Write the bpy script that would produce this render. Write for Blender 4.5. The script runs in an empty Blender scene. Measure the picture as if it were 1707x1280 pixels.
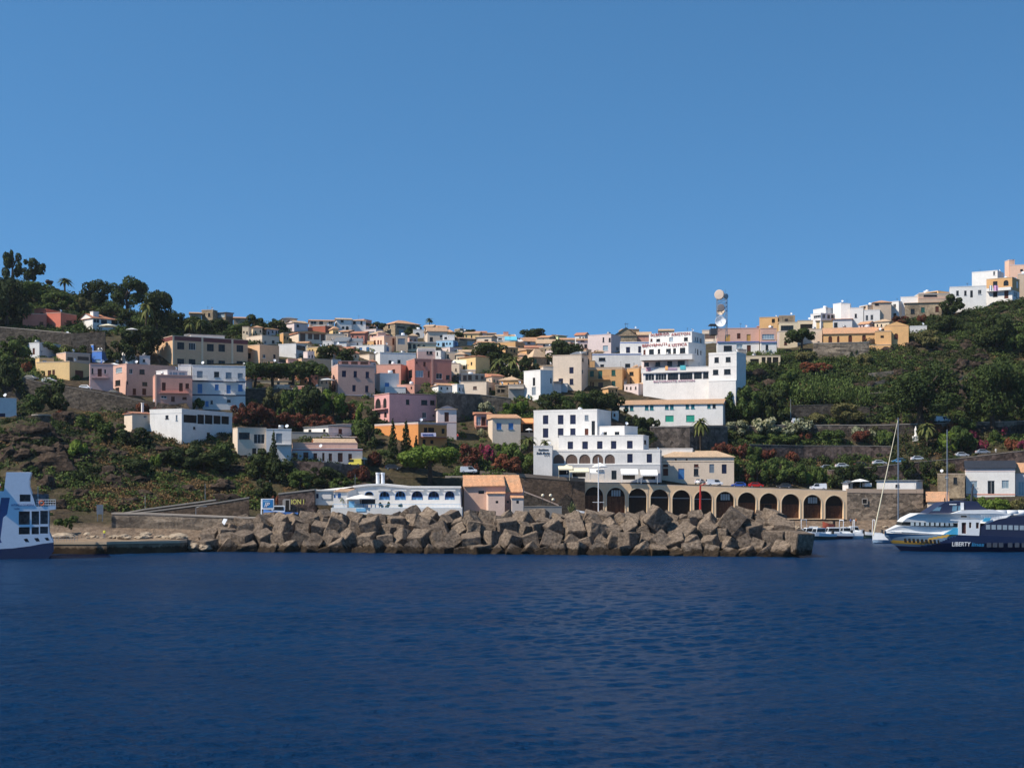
import bpy, bmesh, math, random
import numpy as np
from mathutils import Vector, Matrix, noise
from mathutils.geometry import tessellate_polygon
R = math.radians
rnd = random.Random(7)
C = bpy.context.scene.collection
S = bpy.context.scene

# ------------------------------------------------------------ camera, sky, sun
FX, CX, CY, CAMH = 2400.0, 853.5, 812.0, 13.0          # pixels of focal length, horizon row, eye height
cam = bpy.data.cameras.new('camera'); camo = bpy.data.objects.new('camera', cam); C.objects.link(camo)
camo.location = (0, 0, CAMH); camo.rotation_euler = (R(90), 0, 0)
cam.sensor_width = 36; cam.lens = 36*FX/1707.0
cam.shift_y = (CY-640.0)/1707.0
cam.clip_start = 1; cam.clip_end = 9000
S.camera = camo
SUN = Vector((-0.61, -0.27, 0.74)).normalized()        # towards the sun
world = bpy.data.worlds.new('World'); S.world = world; world.use_nodes = True
wn = world.node_tree.nodes; wl = world.node_tree.links
sky = wn.new('ShaderNodeTexSky'); sky.sky_type = 'NISHITA'; sky.sun_disc = False
sky.sun_elevation = math.asin(SUN.z); sky.sun_rotation = math.atan2(SUN.x, SUN.y)
sky.altitude = 0; sky.air_density = 0.75; sky.dust_density = 0.0; sky.ozone_density = 2.2
tcw = wn.new('ShaderNodeTexCoord'); mpw = wn.new('ShaderNodeMapping'); mpw.inputs['Location'].default_value = (0, 0, 0.22); wl.new(tcw.outputs['Generated'], mpw.inputs[0]); wl.new(mpw.outputs[0], sky.inputs[0])
hsv = wn.new('ShaderNodeHueSaturation'); hsv.inputs['Saturation'].default_value = 1.2; hsv.inputs['Hue'].default_value = 0.49
wl.new(sky.outputs[0], hsv.inputs['Color']); wl.new(hsv.outputs[0], wn['Background'].inputs[0])
wn['Background'].inputs[1].default_value = 0.15
sl = bpy.data.lights.new('sun', 'SUN'); sl.energy = 4.8; sl.angle = R(0.5); sl.color = (1, 0.92, 0.8)
so = bpy.data.objects.new('sun', sl); C.objects.link(so); so.rotation_euler = (-SUN).to_track_quat('-Z', 'Y').to_euler()
S.view_settings.view_transform = 'Standard'; S.view_settings.look = 'None'
S.view_settings.exposure = 0.36; S.view_settings.gamma = 1.0
S.cycles.max_bounces = 5; S.cycles.diffuse_bounces = 2; S.cycles.glossy_bounces = 3

# ------------------------------------------------------------ helpers
def tag(o, label=None, cat=None, group=None, kind=None):
    if label: o['label'] = label
    if cat: o['category'] = cat
    if group: o['group'] = group
    if kind: o['kind'] = kind
    return o
def empty(name, loc, rz=0.0):
    o = bpy.data.objects.new(name, None); C.objects.link(o); o.location = loc; o.rotation_euler = (0, 0, rz)
    o.empty_display_size = 0.5
    return o
class MB:
    """collects faces for one mesh"""
    def __init__(s): s.v = []; s.f = []; s.m = []
    def add(s, vs, fs, m=0):
        b = len(s.v); s.v += [tuple(v) for v in vs]
        for f in fs: s.f.append([b+i for i in f]); s.m.append(m)
    def quad(s, a, b, c, d, m=0): s.add([a, b, c, d], [[0, 1, 2, 3]], m)
    def box(s, x0, x1, y0, y1, z0, z1, m=0):
        v = [(x, y, z) for z in (z0, z1) for y in (y0, y1) for x in (x0, x1)]
        s.add(v, [[0, 2, 3, 1], [4, 5, 7, 6], [0, 1, 5, 4], [2, 6, 7, 3], [0, 4, 6, 2], [1, 3, 7, 5]], m)
    def tube(s, pts, rads, n=8, m=0, cap=True):
        rings = []; pts = [Vector(p) for p in pts]
        for i, p in enumerate(pts):
            t = (pts[min(i+1, len(pts)-1)] - pts[max(i-1, 0)]).normalized()
            a = t.orthogonal().normalized() if abs(t.z) < .99 else Vector((1, 0, 0)); b = t.cross(a)
            rings.append([p + (a*math.cos(2*math.pi*k/n) + b*math.sin(2*math.pi*k/n))*rads[i] for k in range(n)])
        vs = [v for r in rings for v in r]; fs = []
        for i in range(len(pts)-1):
            for k in range(n):
                k2 = (k+1) % n; fs.append([i*n+k, i*n+k2, (i+1)*n+k2, (i+1)*n+k])
        if cap: fs += [list(range(n))[::-1], [(len(pts)-1)*n+k for k in range(n)]]
        s.add(vs, fs, m)
    def lathe(s, prof, n=16, m=0, M=None):
        vs = []; fs = []
        for r, z in prof:
            for k in range(n):
                v = Vector((r*math.cos(2*math.pi*k/n), r*math.sin(2*math.pi*k/n), z)); vs.append(M @ v if M else v)
        for i in range(len(prof)-1):
            for k in range(n):
                k2 = (k+1) % n; fs.append([i*n+k, i*n+k2, (i+1)*n+k2, (i+1)*n+k])
        s.add(vs, fs, m)
    def plate(s, fn, outer, holes, depth, m=0, mh=None, back=False):
        """outline with holes in a plane; fn(u, v, w) -> xyz, w = depth behind the face"""
        polys = [[Vector((u, v, 0)) for u, v in p] for p in [outer]+holes]
        tri = tessellate_polygon(polys); fl = [p for q in polys for p in q]
        s.add([fn(p.x, p.y, 0) for p in fl], [list(t) for t in tri], m)
        if back: s.add([fn(p.x, p.y, depth) for p in fl], [list(t) for t in tri], m)
        for i, q in enumerate(polys):
            if i == 0 and not back: continue
            n = len(q)
            s.add([fn(p.x, p.y, 0) for p in q]+[fn(p.x, p.y, depth) for p in q], [[k, (k+1) % n, n+(k+1) % n, n+k] for k in range(n)], m if mh is None else mh)
    def build(s, name, mats, parent=None, smooth=False, fix=False):
        me = bpy.data.meshes.new(name); me.from_pydata(s.v, [], s.f)
        if not isinstance(mats, (list, tuple)): mats = [mats]
        for mm in mats: me.materials.append(mm)
        if len(mats) > 1: me.polygons.foreach_set('material_index', s.m)
        if fix:
            bm = bmesh.new(); bm.from_mesh(me); bmesh.ops.recalc_face_normals(bm, faces=bm.faces[:]); bm.to_mesh(me); bm.free()
        if smooth: me.polygons.foreach_set('use_smooth', [True]*len(me.polygons))
        me.update()
        o = bpy.data.objects.new(name, me); C.objects.link(o)
        if parent is not None: o.parent = parent
        return o
def P(px, py, D): return Vector(((px-CX)*D/FX, D, CAMH-(py-CY)*D/FX))
def text_mesh(name, body, size, mat_, parent, M, ext=0.03, spacing=1.0, shear=0.0, align='LEFT'):
    cu = bpy.data.curves.new(name, 'FONT'); cu.body = body; cu.size = size; cu.extrude = ext; cu.space_character = spacing
    cu.offset = size*.008; cu.shear = shear; cu.align_x = align; cu.resolution_u = 3
    t = bpy.data.objects.new(name, cu); C.objects.link(t)
    dg = bpy.context.evaluated_depsgraph_get(); me = bpy.data.meshes.new_from_object(t.evaluated_get(dg))
    bpy.data.objects.remove(t); bpy.data.curves.remove(cu)
    me.materials.clear(); me.materials.append(mat_); me.transform(M)
    o = bpy.data.objects.new(name, me); C.objects.link(o); o.parent = parent
    return o

# ------------------------------------------------------------ materials
MATS = {}
def newmat(name):
    m = bpy.data.materials.new(name); m.use_nodes = True
    nt = m.node_tree; b = nt.nodes['Principled BSDF']
    b.inputs['Specular IOR Level'].default_value = 0.25
    return m, nt, b
def N(nt, t, **kw):
    n = nt.nodes.new(t)
    for k, v in kw.items(): setattr(n, k, v)
    return n
def ramp(nt, fac, stops):
    r = N(nt, 'ShaderNodeValToRGB'); nt.links.new(fac, r.inputs[0]); e = r.color_ramp.elements
    while len(e) < len(stops): e.new(0.5)
    for x, (p, c) in zip(e, stops): x.position = p; x.color = (*c, 1) if len(c) == 3 else c
    return r.outputs[0]
def noise_n(nt, vec, scale, detail=4, rough=0.6):
    n = N(nt, 'ShaderNodeTexNoise'); n.inputs['Scale'].default_value = scale; n.inputs['Detail'].default_value = detail
    n.inputs['Roughness'].default_value = rough
    if vec is not None: nt.links.new(vec, n.inputs['Vector'])
    return n.outputs['Fac']
def mix(nt, fac, a, b, mode='MIX'):
    m = N(nt, 'ShaderNodeMix', data_type='RGBA', blend_type=mode)
    for s_, v in ((m.inputs[0], fac), (m.inputs[6], a), (m.inputs[7], b)):
        if hasattr(v, 'is_output'): nt.links.new(v, s_)
        elif isinstance(v, (int, float)): s_.default_value = v
        else: s_.default_value = (*v, 1)
    return m.outputs[2]
def geo(nt): return N(nt, 'ShaderNodeNewGeometry').outputs['Position']
def mapping(nt, vec, sc):
    m = N(nt, 'ShaderNodeMapping'); m.inputs['Scale'].default_value = sc; nt.links.new(vec, m.inputs[0]); return m.outputs[0]
def bump(nt, b, h, strength, dist=0.1):
    n = N(nt, 'ShaderNodeBump'); n.inputs['Strength'].default_value = strength; n.inputs['Distance'].default_value = dist
    nt.links.new(h, n.inputs['Height']); nt.links.new(n.outputs[0], b.inputs['Normal'])
def paint(name, col, grime=0.25, rough=0.85, dirt=(0.28, 0.24, 0.2)):
    """weathered render / plaster"""
    if name in MATS: return MATS[name]
    m, nt, b = newmat(name); g = geo(nt)
    n1 = noise_n(nt, g, 0.35, 6, 0.65); n2 = noise_n(nt, mapping(nt, g, (1.6, 1.6, 0.18)), 1.0, 5, 0.7); n3 = noise_n(nt, g, 3.0, 5)
    f1 = ramp(nt, n1, [(0.35, (0, 0, 0)), (0.75, (1, 1, 1))]); f2 = ramp(nt, n2, [(0.5, (0, 0, 0)), (0.78, (1, 1, 1))])
    c = mix(nt, f1, col, tuple(x*0.86 for x in col))
    c2 = N(nt, 'ShaderNodeMath', operation='MULTIPLY'); nt.links.new(f2, c2.inputs[0]); c2.inputs[1].default_value = grime
    c = mix(nt, c2.outputs[0], c, tuple(x*0.5+y*0.3 for x, y in zip(col, dirt)))
    f3 = ramp(nt, n3, [(0.3, (0.9, 0.9, 0.9)), (0.7, (1.04, 1.04, 1.04))])
    c = mix(nt, 1.0, c, f3, 'MULTIPLY')
    nt.links.new(c, b.inputs['Base Color']); b.inputs['Roughness'].default_value = rough
    bump(nt, b, n3, 0.3, 0.05)
    MATS[name] = m; return m
def plain(name, col, rough=0.6, metal=0.0, spec=0.3, var=0.12):
    if name in MATS: return MATS[name]
    m, nt, b = newmat(name); n = noise_n(nt, geo(nt), 1.7, 4)
    f = ramp(nt, n, [(0.3, tuple(x*(1-var) for x in col)), (0.7, tuple(min(1, x*(1+var)) for x in col))])
    nt.links.new(f, b.inputs['Base Color']); b.inputs['Roughness'].default_value = rough
    b.inputs['Metallic'].default_value = metal; b.inputs['Specular IOR Level'].default_value = spec
    MATS[name] = m; return m
def rocky(name, c1, c2, c3, scale=1.2, crack=0.5, bs=0.8, vscale=(1, 1, 1), cell=0.9):
    """stone masonry and rough rock: cells, mortar, stains"""
    if name in MATS: return MATS[name]
    m, nt, b = newmat(name); g = geo(nt)
    vo = N(nt, 'ShaderNodeTexVoronoi'); vo.feature = 'F1'; vo.inputs['Scale'].default_value = cell; nt.links.new(mapping(nt, g, vscale), vo.inputs['Vector'])
    n1 = noise_n(nt, g, scale, 8, 0.7); n2 = noise_n(nt, g, 0.12, 5, 0.6)
    c = ramp(nt, n1, [(0.3, c1), (0.52, c2), (0.75, c3)])
    sep = N(nt, 'ShaderNodeSeparateColor'); nt.links.new(vo.outputs['Color'], sep.inputs[0])
    f = ramp(nt, sep.outputs[0], [(0.0, (0.4, 0.4, 0.4)), (1.0, (1.6, 1.55, 1.48))])
    c = mix(nt, crack, c, mix(nt, 1.0, c, f, 'MULTIPLY'))
    f2 = ramp(nt, n2, [(0.35, (0.68, 0.68, 0.7)), (0.7, (1.15, 1.13, 1.1))])
    c = mix(nt, 1.0, c, f2, 'MULTIPLY')
    nt.links.new(c, b.inputs['Base Color']); b.inputs['Roughness'].default_value = 0.95; b.inputs['Specular IOR Level'].default_value = 0.1
    bump(nt, b, n1, bs, 0.35)
    MATS[name] = m; return m
def tiles(name, col):
    if name in MATS: return MATS[name]
    m, nt, b = newmat(name)
    tc = N(nt, 'ShaderNodeTexCoord').outputs['Object']
    w = N(nt, 'ShaderNodeTexWave'); w.wave_type = 'BANDS'; w.bands_direction = 'X'; w.inputs['Scale'].default_value = 1.1; w.inputs['Distortion'].default_value = 1.0
    nt.links.new(tc, w.inputs['Vector'])
    n1 = noise_n(nt, tc, 0.5, 6, 0.7); n2 = noise_n(nt, mapping(nt, tc, (2.5, 2.5, 5)), 1.3, 3)
    c = ramp(nt, n2, [(0.28, tuple(x*0.55 for x in col)), (0.5, col), (0.72, tuple(min(1, x*1.3) for x in col))])
    c = mix(nt, ramp(nt, n1, [(0.45, (0, 0, 0)), (0.8, (0.7, 0.7, 0.7))]), c, (0.33, 0.27, 0.19))
    c = mix(nt, 0.5, c, mix(nt, 1.0, c, ramp(nt, w.outputs['Fac'], [(0.0, (0.55, 0.5, 0.5)), (0.6, (1.15, 1.15, 1.15))]), 'MULTIPLY'))
    nt.links.new(c, b.inputs['Base Color']); b.inputs['Roughness'].default_value = 0.9
    bump(nt, b, w.outputs['Fac'], 0.8, 0.12)
    MATS[name] = m; return m
def leafmat(name, c1, c2, c3, flower=None, famt=0.5):
    if name in MATS: return MATS[name]
    m, nt, b = newmat(name); g = geo(nt); oi = N(nt, 'ShaderNodeObjectInfo')
    isl = N(nt, 'ShaderNodeNewGeometry').outputs['Random Per Island']
    c = ramp(nt, isl, [(0.0, c1), (0.5, c2), (1.0, c3)])
    n1 = noise_n(nt, g, 0.5, 4)
    c = mix(nt, ramp(nt, n1, [(0.4, (0, 0, 0)), (0.7, (0.6, 0.6, 0.6))]), c, c3)
    if flower:
        n2 = noise_n(nt, g, 0.9, 3)
        ad = N(nt, 'ShaderNodeMath', operation='ADD'); nt.links.new(n2, ad.inputs[0]); nt.links.new(isl, ad.inputs[1])
        f = ramp(nt, ad.outputs[0], [(min(.97, 1.05-famt), (0, 0, 0)), (min(1, 1.12-famt), (1, 1, 1))])
        c = mix(nt, f, c, flower)
    rr = ramp(nt, oi.outputs['Random'], [(0, (0.75, 0.78, 0.75)), (1, (1.25, 1.18, 1.1))])
    c = mix(nt, 1.0, c, rr, 'MULTIPLY')
    c = mix(nt, 1.0, c, (1.25, 1.2, 1.1), 'MULTIPLY')
    nt.links.new(c, b.inputs['Base Color']); b.inputs['Roughness'].default_value = 0.75; b.inputs['Specular IOR Level'].default_value = 0.15
    tr = N(nt, 'ShaderNodeBsdfTranslucent'); nt.links.new(c, tr.inputs['Color'])
    ms = N(nt, 'ShaderNodeMixShader'); ms.inputs[0].default_value = 0.22
    nt.links.new(b.outputs[0], ms.inputs[1]); nt.links.new(tr.outputs[0], ms.inputs[2])
    nt.links.new(ms.outputs[0], nt.nodes['Material Output'].inputs[0])
    MATS[name] = m; return m
white = paint('white_plaster', (0.81, 0.77, 0.72), 0.3)
PA = dict(white=white, cream=paint('cream_plaster', (0.76, 0.61, 0.47), 0.25), greyw=paint('greyish_plaster', (0.66, 0.64, 0.62), 0.2),
    bluew=paint('bluish_white_plaster', (0.73, 0.7, 0.67), 0.2), pinkw=paint('pale_pink_plaster', (0.74, 0.6, 0.56), 0.2),
    pink=paint('pink_plaster', (0.7, 0.36, 0.34), 0.2), rose=paint('dusty_rose_plaster', (0.68, 0.41, 0.32), 0.25),
    mauve=paint('mauve_plaster', (0.62, 0.42, 0.38), 0.2), salmon=paint('salmon_plaster', (0.72, 0.36, 0.27), 0.22),
    red=paint('coral_plaster', (0.68, 0.2, 0.13), 0.2), terra=paint('terracotta_plaster', (0.52, 0.22, 0.17), 0.2),
    brick=paint('brick_red_plaster', (0.42, 0.13, 0.08), 0.2), yellow=paint('yellow_plaster', (0.78, 0.53, 0.25), 0.2),
    tan=paint('tan_plaster', (0.7, 0.45, 0.27), 0.2), ochre=paint('ochre_plaster', (0.66, 0.38, 0.17), 0.3),
    orange=paint('orange_plaster', (0.68, 0.28, 0.09), 0.2), apricot=paint('apricot_plaster', (0.8, 0.46, 0.2), 0.2),
    beige=paint('beige_plaster', (0.6, 0.46, 0.34), 0.3), peach=paint('peach_plaster', (0.78, 0.5, 0.36), 0.2),
    blue=paint('blue_plaster', (0.12, 0.28, 0.72), 0.1), lblue=paint('light_blue_plaster', (0.38, 0.6, 0.78), 0.1),
    green=paint('pale_green_plaster', (0.62, 0.66, 0.36), 0.1), lime=paint('cream_yellow_plaster', (0.78, 0.62, 0.42), 0.15),
    stone=rocky('house_stone', (0.2, 0.15, 0.1), (0.36, 0.28, 0.19), (0.48, 0.39, 0.28), 1.5, 0.4, 0.5),
    dstone=rocky('dark_stone_wall', (0.05, 0.042, 0.036), (0.1, 0.085, 0.07), (0.17, 0.14, 0.115), 1.4, 0.7, 0.7, (1, 1, 1.6), 1.1),
    lav=paint('lavender_grey_plaster', (0.5, 0.47, 0.47), 0.2), arc=paint('arcade_cream', (0.78, 0.55, 0.34), 0.18),
    conc=paint('concrete', (0.36, 0.33, 0.3), 0.4))
T = dict(tile=tiles('roof_tiles', (0.5, 0.31, 0.19)), rtile=tiles('red_roof_tiles', (0.52, 0.22, 0.13)), ytile=tiles('yellow_roof_tiles', (0.6, 0.42, 0.27)),
    otile=tiles('orange_roof_tiles', (0.62, 0.34, 0.19)), gtile=plain('grey_roof_sheet', (0.16, 0.17, 0.18), 0.5, var=0.3), ntile=plain('dark_roof_slate', (0.03, 0.033, 0.042), 0.5, var=0.3))
glass = plain('dark_window_glass', (0.015, 0.018, 0.02), 0.2, 0, 0.3, 0.5)
PANE = dict(d=glass, k=plain('dark_opening', (0.012, 0.011, 0.01), 0.9, var=0.5), b=plain('navy_shutter', (0.018, 0.024, 0.065), 0.5), g=plain('green_shutter', (0.03, 0.13, 0.1), 0.5),
    G=plain('bright_green_shutter', (0.04, 0.4, 0.27), 0.5), r=plain('brown_wood', (0.12, 0.035, 0.02), 0.6), w=plain('pale_window_glass', (0.25, 0.32, 0.36), 0.15, 0, 0.6),
    l=plain('blue_shutter', (0.08, 0.24, 0.5), 0.5), s=plain('grey_shutter', (0.25, 0.29, 0.33), 0.5), y=plain('yellow_wood', (0.5, 0.28, 0.08), 0.6), t=plain('teal_shutter', (0.03, 0.2, 0.22), 0.5),
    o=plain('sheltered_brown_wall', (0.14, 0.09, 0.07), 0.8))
frame_w = plain('white_frame', (0.72, 0.7, 0.68), 0.5); frame_d = plain('dark_frame', (0.05, 0.04, 0.035), 0.5); frame_s = plain('stone_frame', (0.5, 0.42, 0.34), 0.8)
metal = plain('grey_metal', (0.3, 0.31, 0.32), 0.4, 0.6); wmetal = plain('white_metal', (0.75, 0.76, 0.78), 0.35); dmetal = plain('dark_metal', (0.06, 0.06, 0.065), 0.5, 0.3)
rubber = plain('black_rubber', (0.015, 0.015, 0.016), 0.8); canvas_w = plain('white_canvas', (0.8, 0.78, 0.74), 0.9, var=0.05); canvas_c = plain('cream_canvas', (0.78, 0.7, 0.5), 0.9, var=0.05)
bark = rocky('bark', (0.04, 0.03, 0.022), (0.08, 0.06, 0.045), (0.13, 0.1, 0.08), 3, 0.3, 0.5)

# ------------------------------------------------------------ terrain profile: per column (distance, row), F = level with the previous
F = None
COLS = {
 -100: [276, 288, (300,885), (306,860), (316,835), (326,790), (336,715), (350,700), (404,662), (406,622), (416,F), (440,600), (462,575), (480,553), (505,525), (550,462)],
 50:   [276, 288, (300,885), (306,860), (316,838), (326,795), (337,720), (350,703), (404,668), (406,634), (416,F), (440,608), (462,580), (480,550), (505,522), (550,474)],
 150:  [278, 289, (302,882), (308,865), (316,850), (325,815), (337,760), (350,735), (402,685), (404,647), (414,F), (438,622), (460,590), (480,560), (505,532), (545,495)],
 250:  [280, 290, (306,874), (311,862), (318,857), (328,820), (342,770), (356,735), (396,693), (398,668), (408,F), (432,645), (458,600), (482,570), (505,545), (545,530)],
 350:  [282, 292, (308,875), (312,864), (325,F), (335,815), (350,780), (362,745), (390,705), (392,688), (402,F), (430,650), (460,610), (490,580), (515,560), (555,545)],
 500:  [284, 296, (310,868), (314,864), (326,F), (340,820), (354,790), (366,765), (388,738), (390,728), (400,718), (428,665), (450,640), (480,600), (520,570), (570,552)],
 650:  [284, 300, (318,860), (322,855), (350,F), (356,815), (360,795), (368,F), (378,770), (384,750), (392,735), (425,690), (455,650), (485,610), (530,580), (585,560)],
 800:  [286, 305, (345,862), (352,850), (358,835), (365,815), (372,797), (384,F), (392,770), (400,745), (408,730), (430,690), (455,650), (490,610), (535,580), (590,562)],
 870:  [300, 330, (383.5,861), (385.5,799), (391,F), (394,785), (397,772), (405,755), (412,720), (416,700), (424,F), (440,665), (460,645), (490,605), (530,580), (580,568)],
 950:  [300, 335, (382.5,861), (384.5,803), (392,F), (390,785), (394,772), (404,755), (412,720), (416,700), (424,F), (440,665), (460,645), (490,605), (530,580), (580,568)],
 980:  [310, 345, (388,861), (389.5,804.5), (395,F), (398,785), (402,772), (408,755), (416,720), (419,700), (426,F), (442,665), (460,645), (488,605), (528,580), (575,568)],
 1100: [320, 360, (388,862), (389.5,806), (397,F), (402,775), (406,760), (414,745), (428,743), (429,710), (438,F), (448,668), (462,650), (485,610), (515,587), (560,575)],
 1250: [340, 370, (388,861), (389.5,811), (398,F), (405,790), (410,770), (418,755), (428,738), (429,708), (438,F), (452,670), (470,630), (482,605), (500,588), (540,570)],
 1400: [345, 373, (388,863), (389.5,817), (397,F), (403,800), (408,783), (416,F), (428,728), (429,708), (438,F), (455,670), (472,622), (485,598), (500,578), (525,554)],
 1550: [345, 371, (382,868), (385,832), (394,F), (402,800), (408,765), (416,F), (427,722), (428,705), (438,F), (458,665), (478,600), (490,575), (505,555), (525,530)],
 1700: [340, 366, (378,868), (384,828), (394,F), (401,785), (406,750), (414,F), (427,722), (428,702), (438,F), (460,650), (480,590), (492,560), (505,530), (530,500)],
 1850: [340, 366, (378,868), (384,828), (394,F), (401,780), (406,745), (414,F), (427,720), (428,698), (438,F), (460,645), (480,580), (492,545), (508,515), (535,480)]}
COLS[-900] = COLS[-100]; COLS[2700] = COLS[1850]
KX = sorted(COLS); PROF = {}
for k in KX:
    out = []
    for i, e in enumerate(COLS[k]):
        if i == 0: out.append((e, -4.0))
        elif i == 1: out.append((e, 0.25))
        else:
            D, r = e; out.append((D, out[-1][1]+0.15) if r is None else (D, CAMH-(r-CY)*D/FX))
    D, z = out[-1]; out.append((D+50, z+0.6)); out.append((1700, z-30)); PROF[k] = np.array(out)
def profile(px):
    px = min(max(px, KX[0]), KX[-1]); j = max(i for i in range(len(KX)) if KX[i] <= px); j = min(j, len(KX)-2)
    t = (px-KX[j])/(KX[j+1]-KX[j]); t = t*t*(3-2*t)*0.5+t*0.5
    return PROF[KX[j]]*(1-t)+PROF[KX[j+1]]*t
def hit(px, py, dmin=0):
    """distance at which the sight line through a pixel meets the ground"""
    pr = profile(px); s_ = (CY-py)/FX
    g = [z-(CAMH+s_*D) for D, z in pr]
    for i in range(len(g)-1):
        if g[i] < 0 <= g[i+1] and pr[i+1][0] >= dmin:
            t = -g[i]/(g[i+1]-g[i]); return pr[i][0]+t*(pr[i+1][0]-pr[i][0])
    return pr[-3][0]+4
def ground_z(px, D):
    pr = profile(px); return float(np.interp(D, pr[:, 0], pr[:, 1]))
def G(px, py): return P(px, py, hit(px, py))
xs = np.arange(-900, 2701, 9.0); SUB = [4, 3, 5, 2, 4, 8, 12, 8, 8, 2, 8, 10, 8, 8, 8, 6, 4]
verts = []; nrow = sum(SUB)+1
for px in xs:
    pr = profile(px); col = []
    for i, n in enumerate(SUB):
        for k in range(n): col.append(pr[i]+(pr[i+1]-pr[i])*k/n)
    col.append(pr[-1])
    for r, (D, z) in enumerate(col):
        p = P(px, CY, D); p.z = z; q = Vector((p.x*0.12, D*0.12, z*0.12)); a = noise.fractal(q, 1.0, 2.0, 4)
        amp = 0.0 if D > 620 or D < 292 else (5.0 if px < 450 and D < 396 and D > 316 else 0.8 if D > 440 else 0.5)
        if r > 14 or px < 450: p.z += a*amp*0.6; p.y += a*amp*(1.3 if amp > 2 else 0.6)
        verts.append(p)
fs = [[c*nrow+r, (c+1)*nrow+r, (c+1)*nrow+r+1, c*nrow+r+1] for c in range(len(xs)-1) for r in range(nrow-1)]
mb = MB(); mb.add(verts, fs)
def N_div(nt, s_):
    d = N(nt, 'ShaderNodeMath', operation='DIVIDE'); nt.links.new(s_, d.inputs[0]); d.inputs[1].default_value = 10; return d.outputs[0]
def ground_mat():
    m, nt, b = newmat('hillside_ground'); g = geo(nt)
    n1 = noise_n(nt, g, 0.06, 8, 0.7); n2 = noise_n(nt, g, 0.5, 8, 0.7); n3 = noise_n(nt, mapping(nt, g, (0.25, 0.25, 1.5)), 1.0, 5)
    c = ramp(nt, n2, [(0.3, (0.03, 0.024, 0.018)), (0.5, (0.07, 0.052, 0.034)), (0.72, (0.15, 0.1, 0.06))])
    c = mix(nt, ramp(nt, n1, [(0.42, (0, 0, 0)), (0.6, (0.75, 0.75, 0.75))]), c, (0.075, 0.07, 0.032))
    c = mix(nt, ramp(nt, n3, [(0.55, (0, 0, 0)), (0.75, (0.6, 0.6, 0.6))]), c, (0.2, 0.145, 0.1))
    sz = N(nt, 'ShaderNodeSeparateXYZ'); nt.links.new(g, sz.inputs[0])
    c = mix(nt, ramp(nt, N_div(nt, sz.outputs[2]), [(0.42, (1, 1, 1)), (0.56, (0, 0, 0))]), c, ramp(nt, noise_n(nt, g, .7, 8, .75), [(0.3, (0.12, 0.085, 0.06)), (0.55, (0.24, 0.175, 0.125)), (0.75, (0.38, 0.3, 0.23))]))
    sp = N(nt, 'ShaderNodeSeparateXYZ'); nt.links.new(N(nt, 'ShaderNodeNewGeometry').outputs['True Normal'], sp.inputs[0])
    c = mix(nt, ramp(nt, sp.outputs[2], [(0.55, (1, 1, 1)), (0.82, (0, 0, 0))]), c, ramp(nt, noise_n(nt, mapping(nt, g, (0.5, 0.5, 1.2)), 1.0, 8, .75), [(0.35, (0.018, 0.015, 0.013)), (0.55, (0.06, 0.05, 0.042)), (0.75, (0.15, 0.12, 0.1))]))
    nt.links.new(c, b.inputs['Base Color']); b.inputs['Roughness'].default_value = 0.95; b.inputs['Specular IOR Level'].default_value = 0.1
    bump(nt, b, n2, 1.0, 1.5); return m
tag(mb.build('ground', ground_mat(), smooth=True), 'steep hillside of dark rock and dry soil behind the harbour', None, None, 'structure')

# ------------------------------------------------------------ sea
def water_mat():
    m, nt, b = newmat('sea_water'); g = geo(nt)
    n0 = noise_n(nt, mapping(nt, g, (0.9, 1.3, 1)), 1.1, 6, 0.66); n1 = noise_n(nt, mapping(nt, g, (0.7, 1.5, 1)), 0.13, 4, 0.55); n2 = noise_n(nt, mapping(nt, g, (0.012, 0.03, 1)), 1.0, 4)
    a = N(nt, 'ShaderNodeMath', operation='MULTIPLY'); nt.links.new(n1, a.inputs[0]); a.inputs[1].default_value = 1.2
    a2 = N(nt, 'ShaderNodeMath', operation='ADD'); nt.links.new(n0, a2.inputs[0]); nt.links.new(a.outputs[0], a2.inputs[1])
    c = ramp(nt, n2, [(0.35, (0.001, 0.026, 0.088)), (0.65, (0.002, 0.038, 0.118))])
    nt.links.new(c, b.inputs['Base Color']); b.inputs['Roughness'].default_value = 0.26; b.inputs['IOR'].default_value = 1.33; b.inputs['Specular IOR Level'].default_value = 0.16
    b.inputs['Specular Tint'].default_value = (0.4, 0.72, 1, 1)
    bump(nt, b, a2.outputs[0], 1.0, 1.6); return m
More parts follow.
